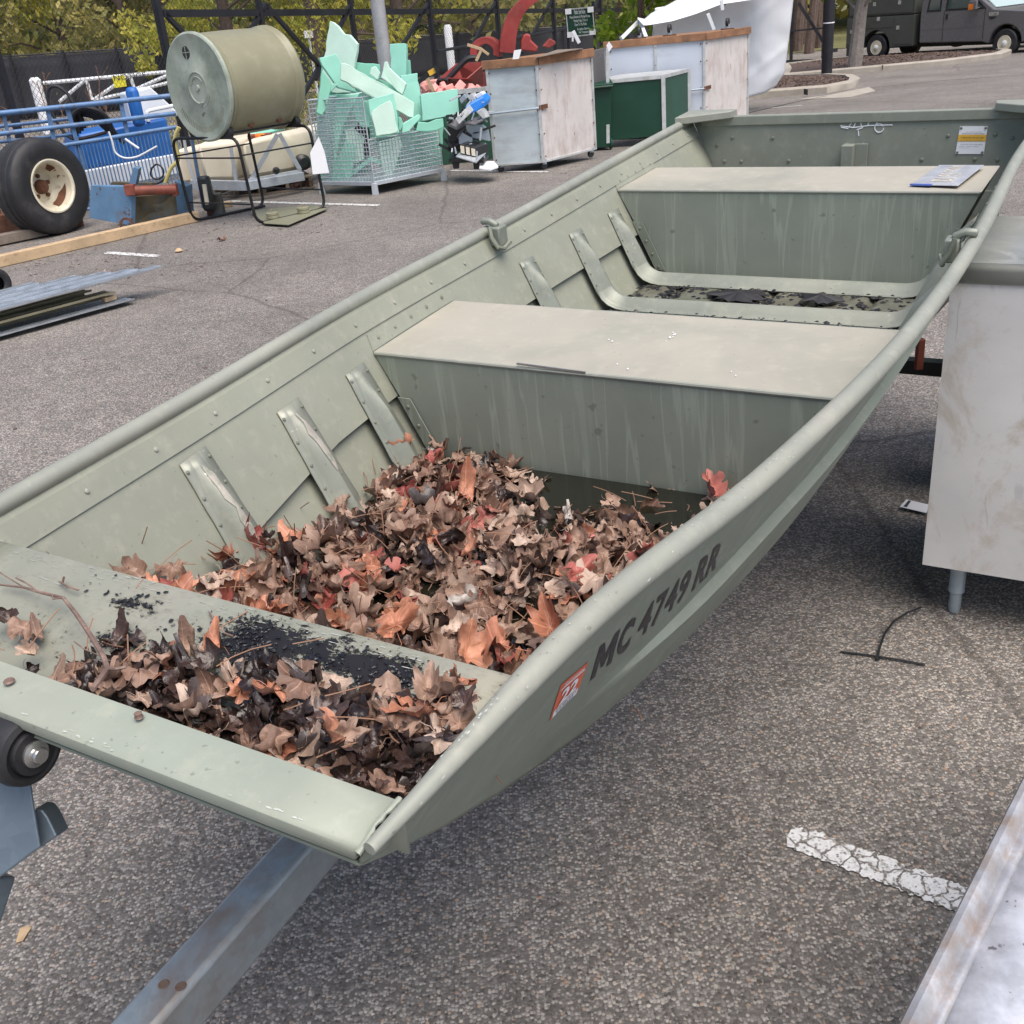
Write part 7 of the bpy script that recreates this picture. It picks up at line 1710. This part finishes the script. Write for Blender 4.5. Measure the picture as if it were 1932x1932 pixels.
# ------------------------------------------------------------------ tall fence with braces and chain link
D0 = ony(305, 100, 14.6); D1 = ony(1160, 0, 31.0)
fdv = V(D1.x - D0.x, D1.y - D0.y, 0).normalized(); fn = V(fdv.y, -fdv.x, 0); FP = V(D0.x, D0.y, 0)
def fp(u, v): return onp(u, v, FP, fn)
FNC = thing('tall_fence', 'tall black chain-link fence with slanting braces behind the stored equipment', 'fence', V(FP.x, FP.y, 0))
def fz(p, z): return V(p.x, p.y, gz(p.x, p.y) + z)
for (u, w_) in ((-18, .07), (306, .085), (497, .07), (668, .07), (815, .085), (941, .085), (1046, .085), (1134, .09)):
    p = fp(u, 60); MB().beam(fz(p, 0), fz(p, 3.3), w_, w_, fdv).build('post', 'fence_black', FNC, bev=.004)
for (a, b) in (((311, 25), (425, 150)), ((502, 8), (430, 130)), ((502, 10), (622, 145)), ((640, 60), (560, 200)), ((665, 0), (595, 150)), ((812, 0), (745, 110)), ((934, 5), (872, 120)), ((1046, -8), (985, 100)), ((1140, -25), (1085, 95))):
    pa_, pb2 = fp(*a), fp(*b); MB().beam(pa_, pb2, .06, .05, fn).build('brace', 'fence_black', FNC)
tr0, tr1 = fp(295, 4), fp(1160, -60)
for z_ in (2.02, ):
    MB().beam(fz(fp(302, 4), 1.98), fz(fp(1170, -60), 2.02), .05, .09).build('top_rail', 'fence_black', FNC)
MB().tube([fp(-60, 300) + V(0, 0, 0), fp(305, 250)], .02, 6).build('lower_rail', 'fence_black', FNC)
for (a, b) in (((824, 97), (1134, 42)),): MB().tube([fp(*a), fp(*b)], .028, 8).build('middle_rail', 'fence_black', FNC)
ck_ = MB(); s_a = (fp(-80, 200) - FP).dot(fdv); s_b = (fp(1165, 0) - FP).dot(fdv); Hf = 3.2; stp = .074
n_ = int((s_b - s_a + Hf) / stp)
for k in range(n_):
    for sg in (1, -1):
        s0_ = s_a - Hf + k * stp if sg > 0 else s_a + k * stp
        # strand from (s0_,0) to (s0_+sg*Hf, Hf), clipped to the fence length
        a0_, a1_ = 0.0, 1.0
        lo_, hi_ = (s_a - s0_) / (sg * Hf), (s_b - s0_) / (sg * Hf)
        if lo_ > hi_: lo_, hi_ = hi_, lo_
        a0_, a1_ = max(0, lo_), min(1, hi_)
        if a1_ - a0_ < .02: continue
        p0_ = FP + fdv * (s0_ + sg * Hf * a0_) + V(0, 0, Hf * a0_); p1_ = FP + fdv * (s0_ + sg * Hf * a1_) + V(0, 0, Hf * a1_)
        z0_ = -.4 if p0_.x > 1 else 0
        ck_.beam(p0_, p1_, .0028, .0028, fn)
stuff(ck_.build('chain_link', 'link', FNC))
# second run of the tall fence behind the tent
E0, E1 = ony(1150, 110, 31.0), G(1478, 122); e1 = G(1565, 112)
F2N = thing('rear_fence', 'black fence bay with a slanting brace between the white tent and the lamp post', 'fence', V(E1.x, E1.y, E1.z))
for (u) in (1200, 1492, 1552, 1600):
    p = E1.lerp(e1, (u - 1478) / (1565 - 1478)) if u > 1400 else ony(u, 100, 31.5); p = V(p.x, p.y, 0); MB().beam(fz(p, 0), fz(p, 4.2), .09, .09, (0, 1, 0)).build('post', 'fence_black', F2N)
nE = V(0, -1, 0)
MB().beam(onp(1506, 5, E1, nE), onp(1556, 84, E1, nE), .10, .07, nE).build('brace', 'fence_black', F2N)
MB().beam(onp(1480, 117, E1, nE), onp(1562, 114, E1, nE), .08, .12).build('bottom_rail', 'fence_black', F2N)
MB().beam(onp(1480, 60, E1, nE), onp(1562, 52, E1, nE), .05, .05).build('middle_rail', 'fence_black', F2N)

# windscreened low fence in the distance
def scr(u0, v0, u1, v1, Y0, Y1, label, zt0=None, npost=4):
    a, b = ony(u0, v0, Y0), ony(u1, v1, Y1); t_ = thing('screened_fence', label, 'fence', V(a.x, a.y, gz(a.x, a.y)))
    rws = []
    N = 40
    for k in range(N + 1):
        p = a.lerp(b, k / N); w_ = .05 * math.sin(k * 1.7) + .03 * math.sin(k * .9); g = gz(p.x, p.y); rws.append([V(p.x, p.y + w_ * math.sin(PI * j / 5), g + .03 + (p.z - g - .03) * j / 5 - (.04 * abs(math.sin(k * .78)) if j == 5 else 0)) for j in range(6)])
    MB().grid(rws).build('screen_cloth', 'screen', t_, solid=.01, smooth='all')
    for k in range(npost + 1):
        p = a.lerp(b, k / npost); MB().tube([V(p.x, p.y - .08, gz(p.x, p.y)), V(p.x, p.y - .08, p.z + .06)], .04, 8).build('post', 'fence_black', t_)
    MB().tube([V(a.x, a.y - .06, a.z), V(b.x, b.y - .06, b.z)], .025, 6).build('top_rail', 'fence_black', t_)
    return t_
scr(-80, 112, 420, 80, 33, 33, 'black screened fence on the left beyond the white gate', npost=5)
scr(430, 92, 1250, 38, 34, 38, 'black screened fence running behind the pole and red machine', npost=8)
# white posts and signs out there
for (u, v0, v1, Y_, r2, lb) in ((852, 46, 125, 24.5, .09, 'white wooden post seen through the fence left of the red machine'), (80, 145, 205, 26, .13, 'short thick white gate post on the left')):
    p = ony(u, v1, Y_); t_ = ony(u - 4, v0, Y_); tag(MB().tube([V(p.x, p.y, gz(p.x, p.y)), V(p.x, p.y, t_.z - .06), V(p.x, p.y, t_.z)], [r2, r2, r2 * .6], 10).build('white_post', 'paper', smooth=True), lb, 'post')
gt = thing('white_gate', 'white tubular farm gate with a yellow notice beyond the fence', 'gate', ony(200, 190, 26))
def gtp(x, y): return ony(x * .3043, y * .3043, 26)
for a, b in (((270, 515), (1100, 440)), ((600, 620), (1100, 500)), ((370, 630), (535, 490)), ((580, 620), (805, 465)), ((850, 550), (1100, 440)), ((535, 490), (570, 620)), ((805, 465), (835, 555))):
    MB().tube([gtp(*a), gtp(*b)], .04, 8).build('tube', 'white_metal', gt, smooth=True)
sg_ = MB().prism([ony(x * .3043, y * .3043, 25.9) for x, y in ((695, 475), (770, 465), (785, 535), (712, 545))], V(0, .02, 0)).build('yellow_notice', 'yellow'); tag(sg_, 'small yellow notice with dark print hung on the white gate', 'sign')
b = MB(); o_ = ony(708 * .3043, 500 * .3043, 25.88); text_mesh(b, 'NOTICE', .17, o_, (1, 0, .0), (0, 0, 1), wid=.75); text_mesh(b, 'KEEP OUT', .10, o_ + V(.05, 0, -.28), (1, 0, 0), (0, 0, 1), wid=.6); stuff(b.build('notice_print', 'ink', sg_))
ws3 = thing('small_white_sign', 'small white sign on a thin post seen behind the drum', 'sign', ony(580, 120, 24))
MB().prism([ony(573, 58, 24), ony(590, 57, 24), ony(591, 71, 24), ony(575, 72, 24)], V(0, .02, 0)).build('board', 'paper', ws3); p = ony(583, 70, 24.05); MB().tube([V(p.x, p.y, 0), V(p.x, p.y, p.z)], .03, 6).build('post', 'white_metal', ws3)
# green sign on the fence
SGc = [ony(x, y, 22.5) for x, y in ((1067.5, 18), (1117.5, 13.5), (1122, 64), (1072, 70))]
sg = thing('green_sign', 'dark green notice board with white lettering beyond the fence', 'sign', V(SGc[3].x, SGc[3].y, SGc[3].z))
MB().prism(SGc, V(0, .03, 0)).build('sign_board', 'green_panel', sg)
for i in range(4): MB().beam(SGc[i] + V(0, -.005, 0), SGc[(i + 1) % 4] + V(0, -.005, 0), .02, .02, (0, -1, 0)).build('sign_edge', 'cart_edge', sg)
for i in (0, 1, 2, 3): c_ = SGc[i].lerp(SGc[(i + 2) % 4], .08); MB().box(c_ + V(0, -.02, 0), (.12, .02, .10)).build('clip', 'paper', sg)
b = MB(); ux_ = (SGc[1] - SGc[0]); dn = (SGc[3] - SGc[0])
for (body, s0_, t_, wd_, sz_) in (('Public Sale Rules', .30, .20, .42, .12), ('Please Remain In Marked Areas', .12, .34, .76, .07), ('Monday Friday 7:30 to 4', .26, .48, .52, .07), ('Open To The Public', .28, .62, .46, .07), ('Surplus Store', .36, .78, .46, .06), ('No Trespassing', .42, .90, .38, .06)):
    text_mesh(b, body, sz_, SGc[0] + ux_ * s0_ + dn * t_ + V(0, -.014, 0), ux_, -dn, wid=ux_.length * wd_)
b.build('sign_lettering', 'white_metal', sg)
for i in (3, 2): p = SGc[i]; MB().tube([V(p.x, p.y + .05, gz(p.x, p.y)), V(p.x, p.y + .05, SGc[0].z + .1)], .03, 8).build('sign_post', 'fence_black', sg)
wr = MB().beam(R5(1325, 295, 13.0), R5(1385, 410, 13.0), .04, .03, (0, -1, 0)).beam(R5(1325, 300, 13.0), R5(1322, 395, 13.0), .02, .02, (0, -1, 0)).build('metal_bracket', 'white_metal', bev=.002); tag(wr, 'bright folded metal bracket standing on the nearer cart', 'bracket')

# ------------------------------------------------------------------ white tent
TN = thing('white_tent', 'collapsed white tarpaulin tent with a bent frame behind the farther cart', 'tent', G(1450, 190))
def T3(x, y, Y): return ony(1118 + x * .215, y * .215, Y)
def pl_at(P, t_):
    for (a, x0, y0), (b, x1, y1) in zip(P, P[1:]):
        if t_ <= b: k = (t_ - a) / (b - a); return x0 + (x1 - x0) * k, y0 + (y1 - y0) * k
    return P[-1][1:]
Bt = [(0, 1222, 150), (.7, 1412, 184), (.86, 1442, 176), (1, 1463, 163)]; Rt = [(0, 1463, 163), (.15, 1480, 138), (.4, 1485, 100), (.7, 1491, 52), (1, 1500, -30)]; Tp = [(0, 1236, 15), (1, 1500, -30)]
rws = []
for j in range(30):
    t_ = j / 29; r = []
    for i in range(60):
        s_ = i / 59; bx, by = pl_at(Bt, s_); tx_, ty_ = pl_at(Tp, s_); rx, ry = pl_at(Rt, t_); ex_, ey_ = 1463 + (1500 - 1463) * t_, 163 + (-30 - 163) * t_
        x = bx + (tx_ - bx) * t_ + (rx - ex_) * s_ ** 3; y_ = by + (ty_ - by) * t_ + (ry - ey_) * s_ ** 3
        d_ = .035 * (1 - abs(math.sin(s_ * 11 + t_ * 2.2 + .6 * noise.noise(V(s_ * 3, t_ * 3, 1))))) + .03 * (1 - abs(math.sin(s_ * 5 - t_ * 6 + 1))) ** 3 + .03 * noise.noise(V(s_ * 7, t_ * 5, 2))
        r.append(ony(x, y_, 17.6 + 1.2 * s_ - d_ + .35 * max(0, s_ - .85)))
    rws.append(r)
MB().grid(rws).build('wall_sheet', 'tent', TN, solid=.006, smooth='all')
Lo = [(0, 1203, 36), (.06, 1214, 48), (.12, 1226, 47), (.3, 1268, 40), (.5, 1311, 27), (.7, 1361, 8), (1, 1500, -12)]; Hi = [(0, 1203, 33), (.06, 1216, 36), (.12, 1228, 25), (.3, 1262, 8), (.5, 1290, -8), (.7, 1340, -40), (1, 1500, -90)]
rws = []
for j in range(16):
    t_ = j / 15; r = []
    for i in range(50):
        s_ = i / 49; lx, ly = pl_at(Lo, s_); hx, hy = pl_at(Hi, s_)
        d_ = .05 * (1 - abs(math.sin(s_ * 8 + t_ * 1.5))) ** 2 + .03 * noise.noise(V(s_ * 6, t_ * 3, 5))
        r.append(ony(lx + (hx - lx) * t_, ly + (hy - ly) * t_, 16.4 + 1.0 * t_ + 1.0 * s_ - d_))
    rws.append(r)
MB().grid(rws).build('roof_sheet', 'tent', TN, solid=.006, smooth='all')
for a, b in (((400, 190), (250, 340)), ((415, 190), (470, 330)), ((1010, 120), (1065, 262)), ((1130, 0), (1140, 90))):
    MB().beam(T3(*a, 16.7), T3(*b, 16.2 if a[0] < 420 else 16.7), .05, .04, (0, -1, 0)).build('frame_bar', 'white_metal', TN, bev=.003)
MB().beam(T3(1085, 35, 17.2), T3(1165, 38, 17.2), .03, .06, (0, -1, 0)).build('tie_strap', 'truck', TN)

# ------------------------------------------------------------------ lamp post
p = G(1559, 150); lpz = gz(p.x, p.y)
lpst = thing('lamp_post', 'round black lamp post standing in the nearer mulch island', 'lamp post', V(p.x, p.y, lpz + .1))
MB().tube([V(p.x, p.y, lpz), V(p.x, p.y, lpz + 5.5)], .125, 24).build('post_shaft', 'fence_black', lpst, smooth=True)
z1_ = onv(1561, 118, p).z; MB().lathe([(.125, -.04), (.132, -.04), (.132, .04), (.125, .04)], 24, Matrix.Translation(V(p.x, p.y, z1_ + .25))).build('band', 'fence_black', lpst, smooth=True)
z1_ = onv(1563, 43, p).z; MB().lathe([(.124, -.012), (.130, -.012), (.130, .012), (.124, .012)], 24, Matrix.Translation(V(p.x, p.y, z1_))).build('white_band', 'paper', lpst)
MB().box(V(p.x + .17, p.y, onv(1561, 96, p).z), (.12, .06, .08)).build('socket_box', 'fence_black', lpst)

# ------------------------------------------------------------------ service truck
def make_truck():
    """local frame: x forward, near side at y=-1, z up, rear axle at x=0"""
    r = thing('service_truck', 'dark grey pickup with a grey service body parked beyond the mulch island', 'truck')
    L_ = lambda x, y, z: V(x, y, z)
    WB, RW = 3.6, .40; WK = 1.28
    def arch(cx_, rr, n=12): return [(cx_ + rr * math.cos(a) / WK * 1.02, .40 + rr * math.sin(a)) for a in lin(PI, 0, n)]
    # service body with near side cut for the wheel
    side = [(-.95, .42)] + arch(0, .54) + [(1.12, .42), (1.12, 1.34), (-.95, 1.34)]
    MB().prism([L_(x, -1.02, z) for x, z in side], (0, .42, 0)).build('side_box', 'truck_box', r, local=True, bev=.01)
    MB().prism([L_(x, .60, z) for x, z in side], (0, .42, 0)).build('side_box', 'truck_box', r, local=True, bev=.01)
    MB().box((.085, 0, .75), (2.0, 1.25, .12)).build('bed', 'truck_box', r, local=True)
    MB().box((.1, -.70, 1.70), (2.0, .60, .66)).build('upper_locker', 'truck_box', r, local=True, bev=.01)
    MB().box((.1, .70, 1.70), (2.0, .60, .66)).build('upper_locker', 'truck_box', r, local=True, bev=.01)
    for (x0, x1, z0, z1_) in ((-.93, -.60, .5, 1.30), (-.56, .50, 1.0, 1.30), (.56, 1.08, .48, 1.30), (-.88, 1.05, 1.42, 1.98)):
        MB().box(((x0 + x1) / 2, -1.028, (z0 + z1_) / 2), (x1 - x0, .014, z1_ - z0)).build('locker_door', 'truck_box', r, local=True, bev=.006)
    for (x, z) in ((-.78, .92), (.05, 1.27), (.66, .98), (.66, 1.72), (-.1, 1.72)):
        MB().box((x, -1.042, z), (.09, .012, .12)).build('latch', 'chrome', r, local=True, bev=.01)
    # cab
    cab = [(1.28, .48), (3.02, .46)] + arch(WB, .52) + [(4.30, .55), (4.52, .60), (4.56, 1.06), (4.50, 1.18), (4.2, 1.25), (3.25, 1.36), (2.60, 1.93), (2.35, 1.99), (1.42, 1.99), (1.30, 1.92), (1.26, 1.3)]
    MB().prism([L_(x, -.99, z) for x, z in cab], (0, 1.98, 0)).build('cab_body', 'truck', r, local=True, bev=.035, smooth=True)
    MB().prism([L_(x, -.995, z) for x, z in ((1.30, .86), (3.05, .90), (3.05, .96), (1.30, .92))], (0, .01, 0)).build('body_crease', 'truck', r, local=True)
    def win(poly, nm, mt, yy=-.996, th=.012): MB().prism([L_(x, yy, z) for x, z in poly], (0, th, 0)).build(nm, mt, r, local=True, bev=.004)
    win([(1.44, 1.38), (1.84, 1.38), (1.86, 1.90), (1.52, 1.90)], 'window_frame', 'black', -.998); win([(1.50, 1.43), (1.80, 1.43), (1.81, 1.86), (1.56, 1.86)], 'side_window', 'glass', -1.003)
    win([(1.96, 1.38), (3.06, 1.38), (2.62, 1.88), (2.0, 1.90)], 'window_frame', 'black', -.998); win([(2.02, 1.43), (2.92, 1.43), (2.58, 1.84), (2.05, 1.86)], 'side_window', 'glass', -1.003)
    MB().prism([L_(3.22, -.86, 1.385), L_(2.66, -.76, 1.90), L_(2.66, .76, 1.90), L_(3.22, .86, 1.385)], (.02, 0, .02)).build('windscreen', 'glass_pale', r, local=True)
    for (x0, x1) in ((1.93, 1.945), (3.02, 3.035)): MB().box(((x0 + x1) / 2, -.992, .95), (.012, .008, .86)).build('door_seam', 'black', r, local=True)
    MB().box((2.02, -1.005, 1.22), (.05, .03, .16)).build('door_handle', 'black', r, local=True, bev=.01)
    MB().box((2.78, -1.14, 1.50), (.20, .10, .26)).box((2.85, -1.03, 1.42), (.06, .18, .05)).build('mirror', 'truck', r, local=True, bev=.03)
    MB().box((2.74, -1.195, 1.46), (.12, .01, .16)).build('mirror_lens', 'amber', r, local=True)
    bd_ = MB().box((3.26, -1.0, 1.22), (.24, .012, .09)).build('badge', 'chrome', r, local=True, bev=.004)
    b = MB(); text_mesh(b, 'F-250', .075, (3.17, -1.008, 1.195), (1, 0, 0), (0, 0, 1)); b.build('badge_lettering', 'black', r, local=True)
    MB().prism([L_(3.14, -1.0, 1.14), L_(3.33, -1.0, 1.14), L_(3.25, -1.0, 1.08), L_(3.16, -1.0, 1.09)], (0, .01, 0)).build('vent', 'black', r, local=True)
    MB().box((4.33, -.985, 1.04), (.20, .04, .20)).build('indicator', 'amber', r, local=True, bev=.01)
    MB().box((4.56, 0, .66), (.16, 1.96, .26)).build('bumper', 'black', r, local=True, bev=.03)
    MB().box((1.20, 0, .95), (.16, 1.5, .9)).build('gap_panel', 'black', r, local=True)
    MB().box((1.9, 0, .42), (4.2, .9, .16)).build('chassis', 'black', r, local=True)
    MB().box((.75, -1.04, 2.06 - .1), (.05, .02, .03)).build('marker_light', 'amber', r, local=True)
    MB().box((-.95, -.3, .55), (.14, .5, .10)).build('rear_step', 'chrome', r, local=True)
    for cx_ in (0, WB):
        for yy in (-1, 1):
            q = Matrix.Translation(V(cx_ * WK, yy * .86, .40)) @ Matrix.Rotation(PI / 2 * (1 if yy < 0 else -1), 4, 'X')
            w_ = MB().lathe([(.215, .12), (.26, .13), (.37, .12), (.40, .09), (.40, -.09), (.37, -.12), (.2, -.12)], 36, q).build('wheel', 'tyre', r, smooth=True, local=True)
            MB().lathe([(.222, .124), (.215, .132), (.20, .11), (.19, .09), (.085, .10), (.0, .10)], 30, q).build('rim', 'white_rim', w_, smooth=True, local=True)
            MB().lathe([(.085, .10), (.08, .15), (.05, .17), (0, .175)], 20, q).build('hub_cap', 'white_metal', w_, smooth=True, local=True)
            for k in range(5):
                a = 2 * PI * k / 5 + .6; c = q @ V(.145 * math.cos(a), .145 * math.sin(a), .103); q5 = q.copy(); q5.translation = c
                MB().lathe([(.034, -.004), (.034, .004), (0, .004)], 8, q5).build('rim_hole', 'rust_brown', w_, local=True)
    for o_ in bpy.data.objects:
        if o_.parent == r and not o_.name.startswith('wheel'): o_.scale.x = WK
    return r
trk = make_truck()
# wheel contact: rear under (1651,119), front under (1892,105); solve position on the ground
d_f = 31.0
def at_range(u, v, rr):
    d = ray(u, v); k = rr / math.hypot(d.x, d.y); return EYE + d * k
pf_ = at_range(1892, 106, 34.0); pr_ = at_range(1651, 119, 36.4)
hd_ = V(pf_.x - pr_.x, pf_.y - pr_.y, 0); print('truck wheelbase', hd_.length, pf_, pr_)
sc_t = hd_.length / 3.6 / 1.28
hd_.normalize(); zt_ = (pf_.z + pr_.z) / 2
mt_ = Matrix((hd_, V(-hd_.y, hd_.x, 0), V(0, 0, 1))).transposed().to_4x4()
trk.matrix_basis = Matrix.Translation(V(pr_.x, pr_.y, gz(pr_.x, pr_.y) - .0) + V(-hd_.y, hd_.x, 0) * .9) @ mt_ @ Matrix.Scale(sc_t, 4)
dup(trk, mx=Matrix.Translation(V(pf_.x + 1.5, pf_.y + 5.2, gz(pf_.x, pf_.y))) @ mt_, label='second dark truck just visible behind the hood of the grey service truck')

# ================================================================== TREES
def leafcards(b, pts, r0, r1, rnd, flat=.5):
    for p in pts:
        s_ = rnd.uniform(r0, r1); n = V(rnd.gauss(0, 1), rnd.gauss(0, 1), rnd.gauss(0, 1)).normalized(); a = n.orthogonal().normalized(); c = n.cross(a)
        th = rnd.uniform(0, PI); a, c = a * math.cos(th) + c * math.sin(th), c * math.cos(th) - a * math.sin(th); c = c * flat
        b.add([p - a * s_, p + c * s_ * .9, p + a * s_, p - c * s_ * .9], [(0, 1, 2, 3)])
def tree(base, H, R, mat, label, n, trunk_r=.14, seed=0, z0=.25, card=(.07, .15), trunkmat='wood_trunk', clumps=26, lean=0, droop=0):
    rnd = random.Random(seed); t_ = thing('tree', label, 'tree', base)
    top = base + V(lean, 0, H * .8)
    MB().tube([base + V(0, 0, -.1), base + V(lean * .3, .05, H * .3), base + V(lean * .6, -.05, H * .55), top], [trunk_r * 1.2, trunk_r, trunk_r * .7, trunk_r * .25], 9).build('trunk', trunkmat, t_, smooth=True)
    cl = []; lb_ = MB()
    for k in range(clumps):
        a = rnd.uniform(0, 2 * PI); hh = z0 + (1 - z0) * rnd.random() ** .8; rad = R * (rnd.random() ** .5) * (1 - .55 * max(0, hh - .6) / .4)
        c = base + V(lean * hh + rad * math.cos(a), rad * math.sin(a), H * hh - droop * rad); cl.append((c, R * rnd.uniform(.22, .42)))
        st_0 = base + V(lean * hh * .7, 0, H * max(.15, hh * .7)); lb_.tube([st_0, st_0.lerp(c, .5) + V(0, 0, .1 * R), c], [trunk_r * .35, trunk_r * .2, .012], 5)
    lb_.build('limbs', trunkmat, t_, smooth=True)['kind'] = 'stuff'
    pts = []
    for k in range(n):
        c, r_ = rnd.choice(cl); d = V(rnd.gauss(0, 1), rnd.gauss(0, 1), rnd.gauss(0, .8)).normalized() * (r_ * (rnd.random() ** .45)); pts.append(c + d)
    b = MB(); leafcards(b, pts, card[0], card[1], rnd)
    o = b.build('crown', mat, t_); o['kind'] = 'stuff'
    return t_
def gp_(u, Y): p = ony(u, 200, Y); return V(p.x, p.y, gz(p.x, p.y))
specs = [(-40, 42, 9, 3.2, 'fol_yellow', 'yellow-green tree at the far left edge', 7000, 1), (150, 44, 10, 3.6, 'fol_olive', 'broad olive tree left of centre above the screened fence', 9000, 2), (270, 40, 8, 2.8, 'fol_olive', 'sparse olive tree above the yellow notice', 6000, 3),
         (370, 46, 11, 3.2, 'fol_green', 'dark green tree behind the left end of the tall fence', 8000, 4), (345, 34, 6.0, 1.5, 'fol_yellow', 'low bright yellow-green sapling left of the drum', 3200, 5), (455, 30, 8, 2.2, 'fol_yellow', 'yellow tree directly above the drum', 6500, 6),
         (615, 27, 8, 2.1, 'fol_yellow', 'vine-hung yellow-green tree left of the metal pole', 6500, 7), (770, 30, 8, 2.3, 'fol_yellow', 'yellow-green tree right of the metal pole', 6500, 8), (900, 38, 10, 3.4, 'fol_olive', 'olive tree behind the red chute', 7000, 9), (1030, 46, 11, 3.8, 'fol_green', 'dark tree between the red chute and the green sign', 7000, 10),
         (1140, 50, 12, 3.6, 'fol_green', 'dark tree behind the green sign', 6500, 11), (1370, 52, 12, 4.0, 'fol_green', 'dark tree above the white tent', 5000, 12), (1510, 50, 12, 3.5, 'fol_olive', 'thin olive tree left of the lamp post', 5000, 13), (1640, 62, 13, 4.5, 'fol_olive', 'olive tree behind the service truck', 6500, 14), (1820, 64, 13, 5.0, 'fol_green', 'green tree behind the truck cab', 6500, 15)]
for (u, Y_, H, R, mt, lb, n, sd_) in specs:
    tree(gp_(u, Y_), H, R, mt, lb, n, .16, sd_, .12, (.09, .20) if Y_ > 35 else (.06, .13), droop=.1)
# bright young tree beside the tent, and the street tree in the far island
tree(gp_(1215, 20), 5.0, 1.35, 'fol_bright', 'bright lime-green young tree just left of the white tent', 5200, .07, 31, .26, (.06, .12), clumps=30)
p = ony(1612, 108, 28.6); tree(V(p.x, p.y, gz(p.x, p.y)), 4.4, 1.15, 'fol_bright', 'young street tree with a pale trunk in the far mulch island', 5200, .16, 32, .44, (.05, .11), 'pale_trunk', clumps=30, lean=.35)
# far wood reading as one mass, with trunks in front of it
rnd = random.Random(50); b = MB(); pts = []
for k in range(26000):
    u = rnd.uniform(-300, 2250); Y_ = rnd.uniform(64, 82); p = gp_(u, Y_); z = 22 * rnd.random() ** .9; pts.append(V(p.x, p.y + 2 * noise.noise(V(u * .01, z * .3, 1)), z))
leafcards(b, pts, .35, .85, rnd, .7); tag(b.build('far_wood', 'fol_green'), 'dense far wood closing the view beyond the fences', 'wood', None, 'stuff')
b = MB(); pts = []
for k in range(9000):
    u = rnd.uniform(-300, 2250); Y_ = rnd.uniform(56, 64); p = gp_(u, Y_); z = 9 * rnd.random(); pts.append(V(p.x, p.y, z))
leafcards(b, pts, .25, .6, rnd, .7); tag(b.build('underwood', 'fol_olive'), 'olive undergrowth at the edge of the far wood', 'undergrowth', None, 'stuff')
tr_n = 0
for (u, Y_, r2, ln) in ((1340, 44, .16, .1), (1470, 42, .14, -.3), (1500, 45, .20, .2), (1522, 43, .17, .5), (1540, 46, .22, -.2), (1428, 46, .2, .3), (700, 44, .18, .1), (1010, 47, .2, .2), (1180, 46, .15, -.1), (1755, 55, .2, .1)):
    p = gp_(u, Y_); tr_n += 1
    bt_ = thing('bare_tree', ('bare trunk %s' % ('above the right side of the tent', 'leaning left between tent and lamp post', 'thick, between tent and lamp post', 'slender, leaning right beside the lamp post', 'thickest one left of the lamp post', 'behind the upper edge of the tent', 'right of the metal pole', 'behind the red chute', 'right of the green sign', 'behind the service truck')[tr_n - 1]), 'tree', p, group='bare trunks at the edge of the wood')
    MB().tube([p, p + V(ln * .5, 0, 3), p + V(ln, 0, 6), p + V(ln * 1.6, 0, 11)], [r2 * 1.15, r2, r2 * .85, r2 * .5], 9).build('trunk', 'wood_trunk', bt_, smooth=True)
    MB().tube([p + V(ln * .5, 0, 3), p + V(ln * .5 + .5, 0, 4.6)], [r2 * .4, r2 * .15], 6).build('limb', 'wood_trunk', bt_, smooth=True)
p = ony(600, 120, 24.2); p = V(p.x, p.y, 0)
tag(MB().tube([p, p + V(.02, 0, 1.2), p + V(-.05, 0, 2.4), p + V(.05, 0, 5)], [.11, .09, .08, .05], 8).build('vine_trunk', 'wood_trunk', smooth=True), 'reddish vine-covered trunk beside the small white sign', 'trunk')
b = MB(); rnd = random.Random(61); pts = []
for k in range(1500):
    z = rnd.uniform(.1, 5); a = rnd.uniform(0, 2 * PI); rr = .12 + abs(rnd.gauss(0, .18)); pts.append(p + V(rr * math.cos(a), rr * math.sin(a), z))
leafcards(b, pts, .035, .075, rnd); tag(b.build('vine_leaves', 'fol_yellow'), 'yellow-green vine leaves climbing the reddish trunk', 'vine', None, 'stuff')
# weeds and tall dry stalks along the fence on the left
b = MB(); rnd = random.Random(71); pts = []
for k in range(2600):
    s_ = rnd.uniform(-6, 9); q_ = FP + fdv * s_ - fn * rnd.uniform(.2, 3.5); pts.append(V(q_.x, q_.y, abs(rnd.gauss(0, .28)) + .03))
leafcards(b, pts, .03, .09, rnd, .35); tag(b.build('verge_weeds', 'fol_olive'), 'olive weeds growing along the foot of the tall fence', 'weeds', None, 'stuff')
b = MB()
for k in range(90):
    s_ = rnd.uniform(-7, 3); q_ = FP + fdv * s_ - fn * rnd.uniform(1, 8); h_ = rnd.uniform(.6, 1.6); o_ = V(q_.x, q_.y, 0); tt = o_ + V(rnd.gauss(0, .15), 0, h_); b.tube([o_, o_.lerp(tt, .5) + V(.03, 0, 0), tt], .008, 4)
    for j in range(7): c_ = o_.lerp(tt, rnd.uniform(.4, 1)); b.tube([c_, c_ + V(rnd.gauss(0, .1), rnd.gauss(0, .05), rnd.uniform(.03, .2))], .005, 3)
tag(b.build('dry_stalks', 'stem'), 'tall dry weed stalks standing before the screened fence', 'weeds', None, 'stuff')
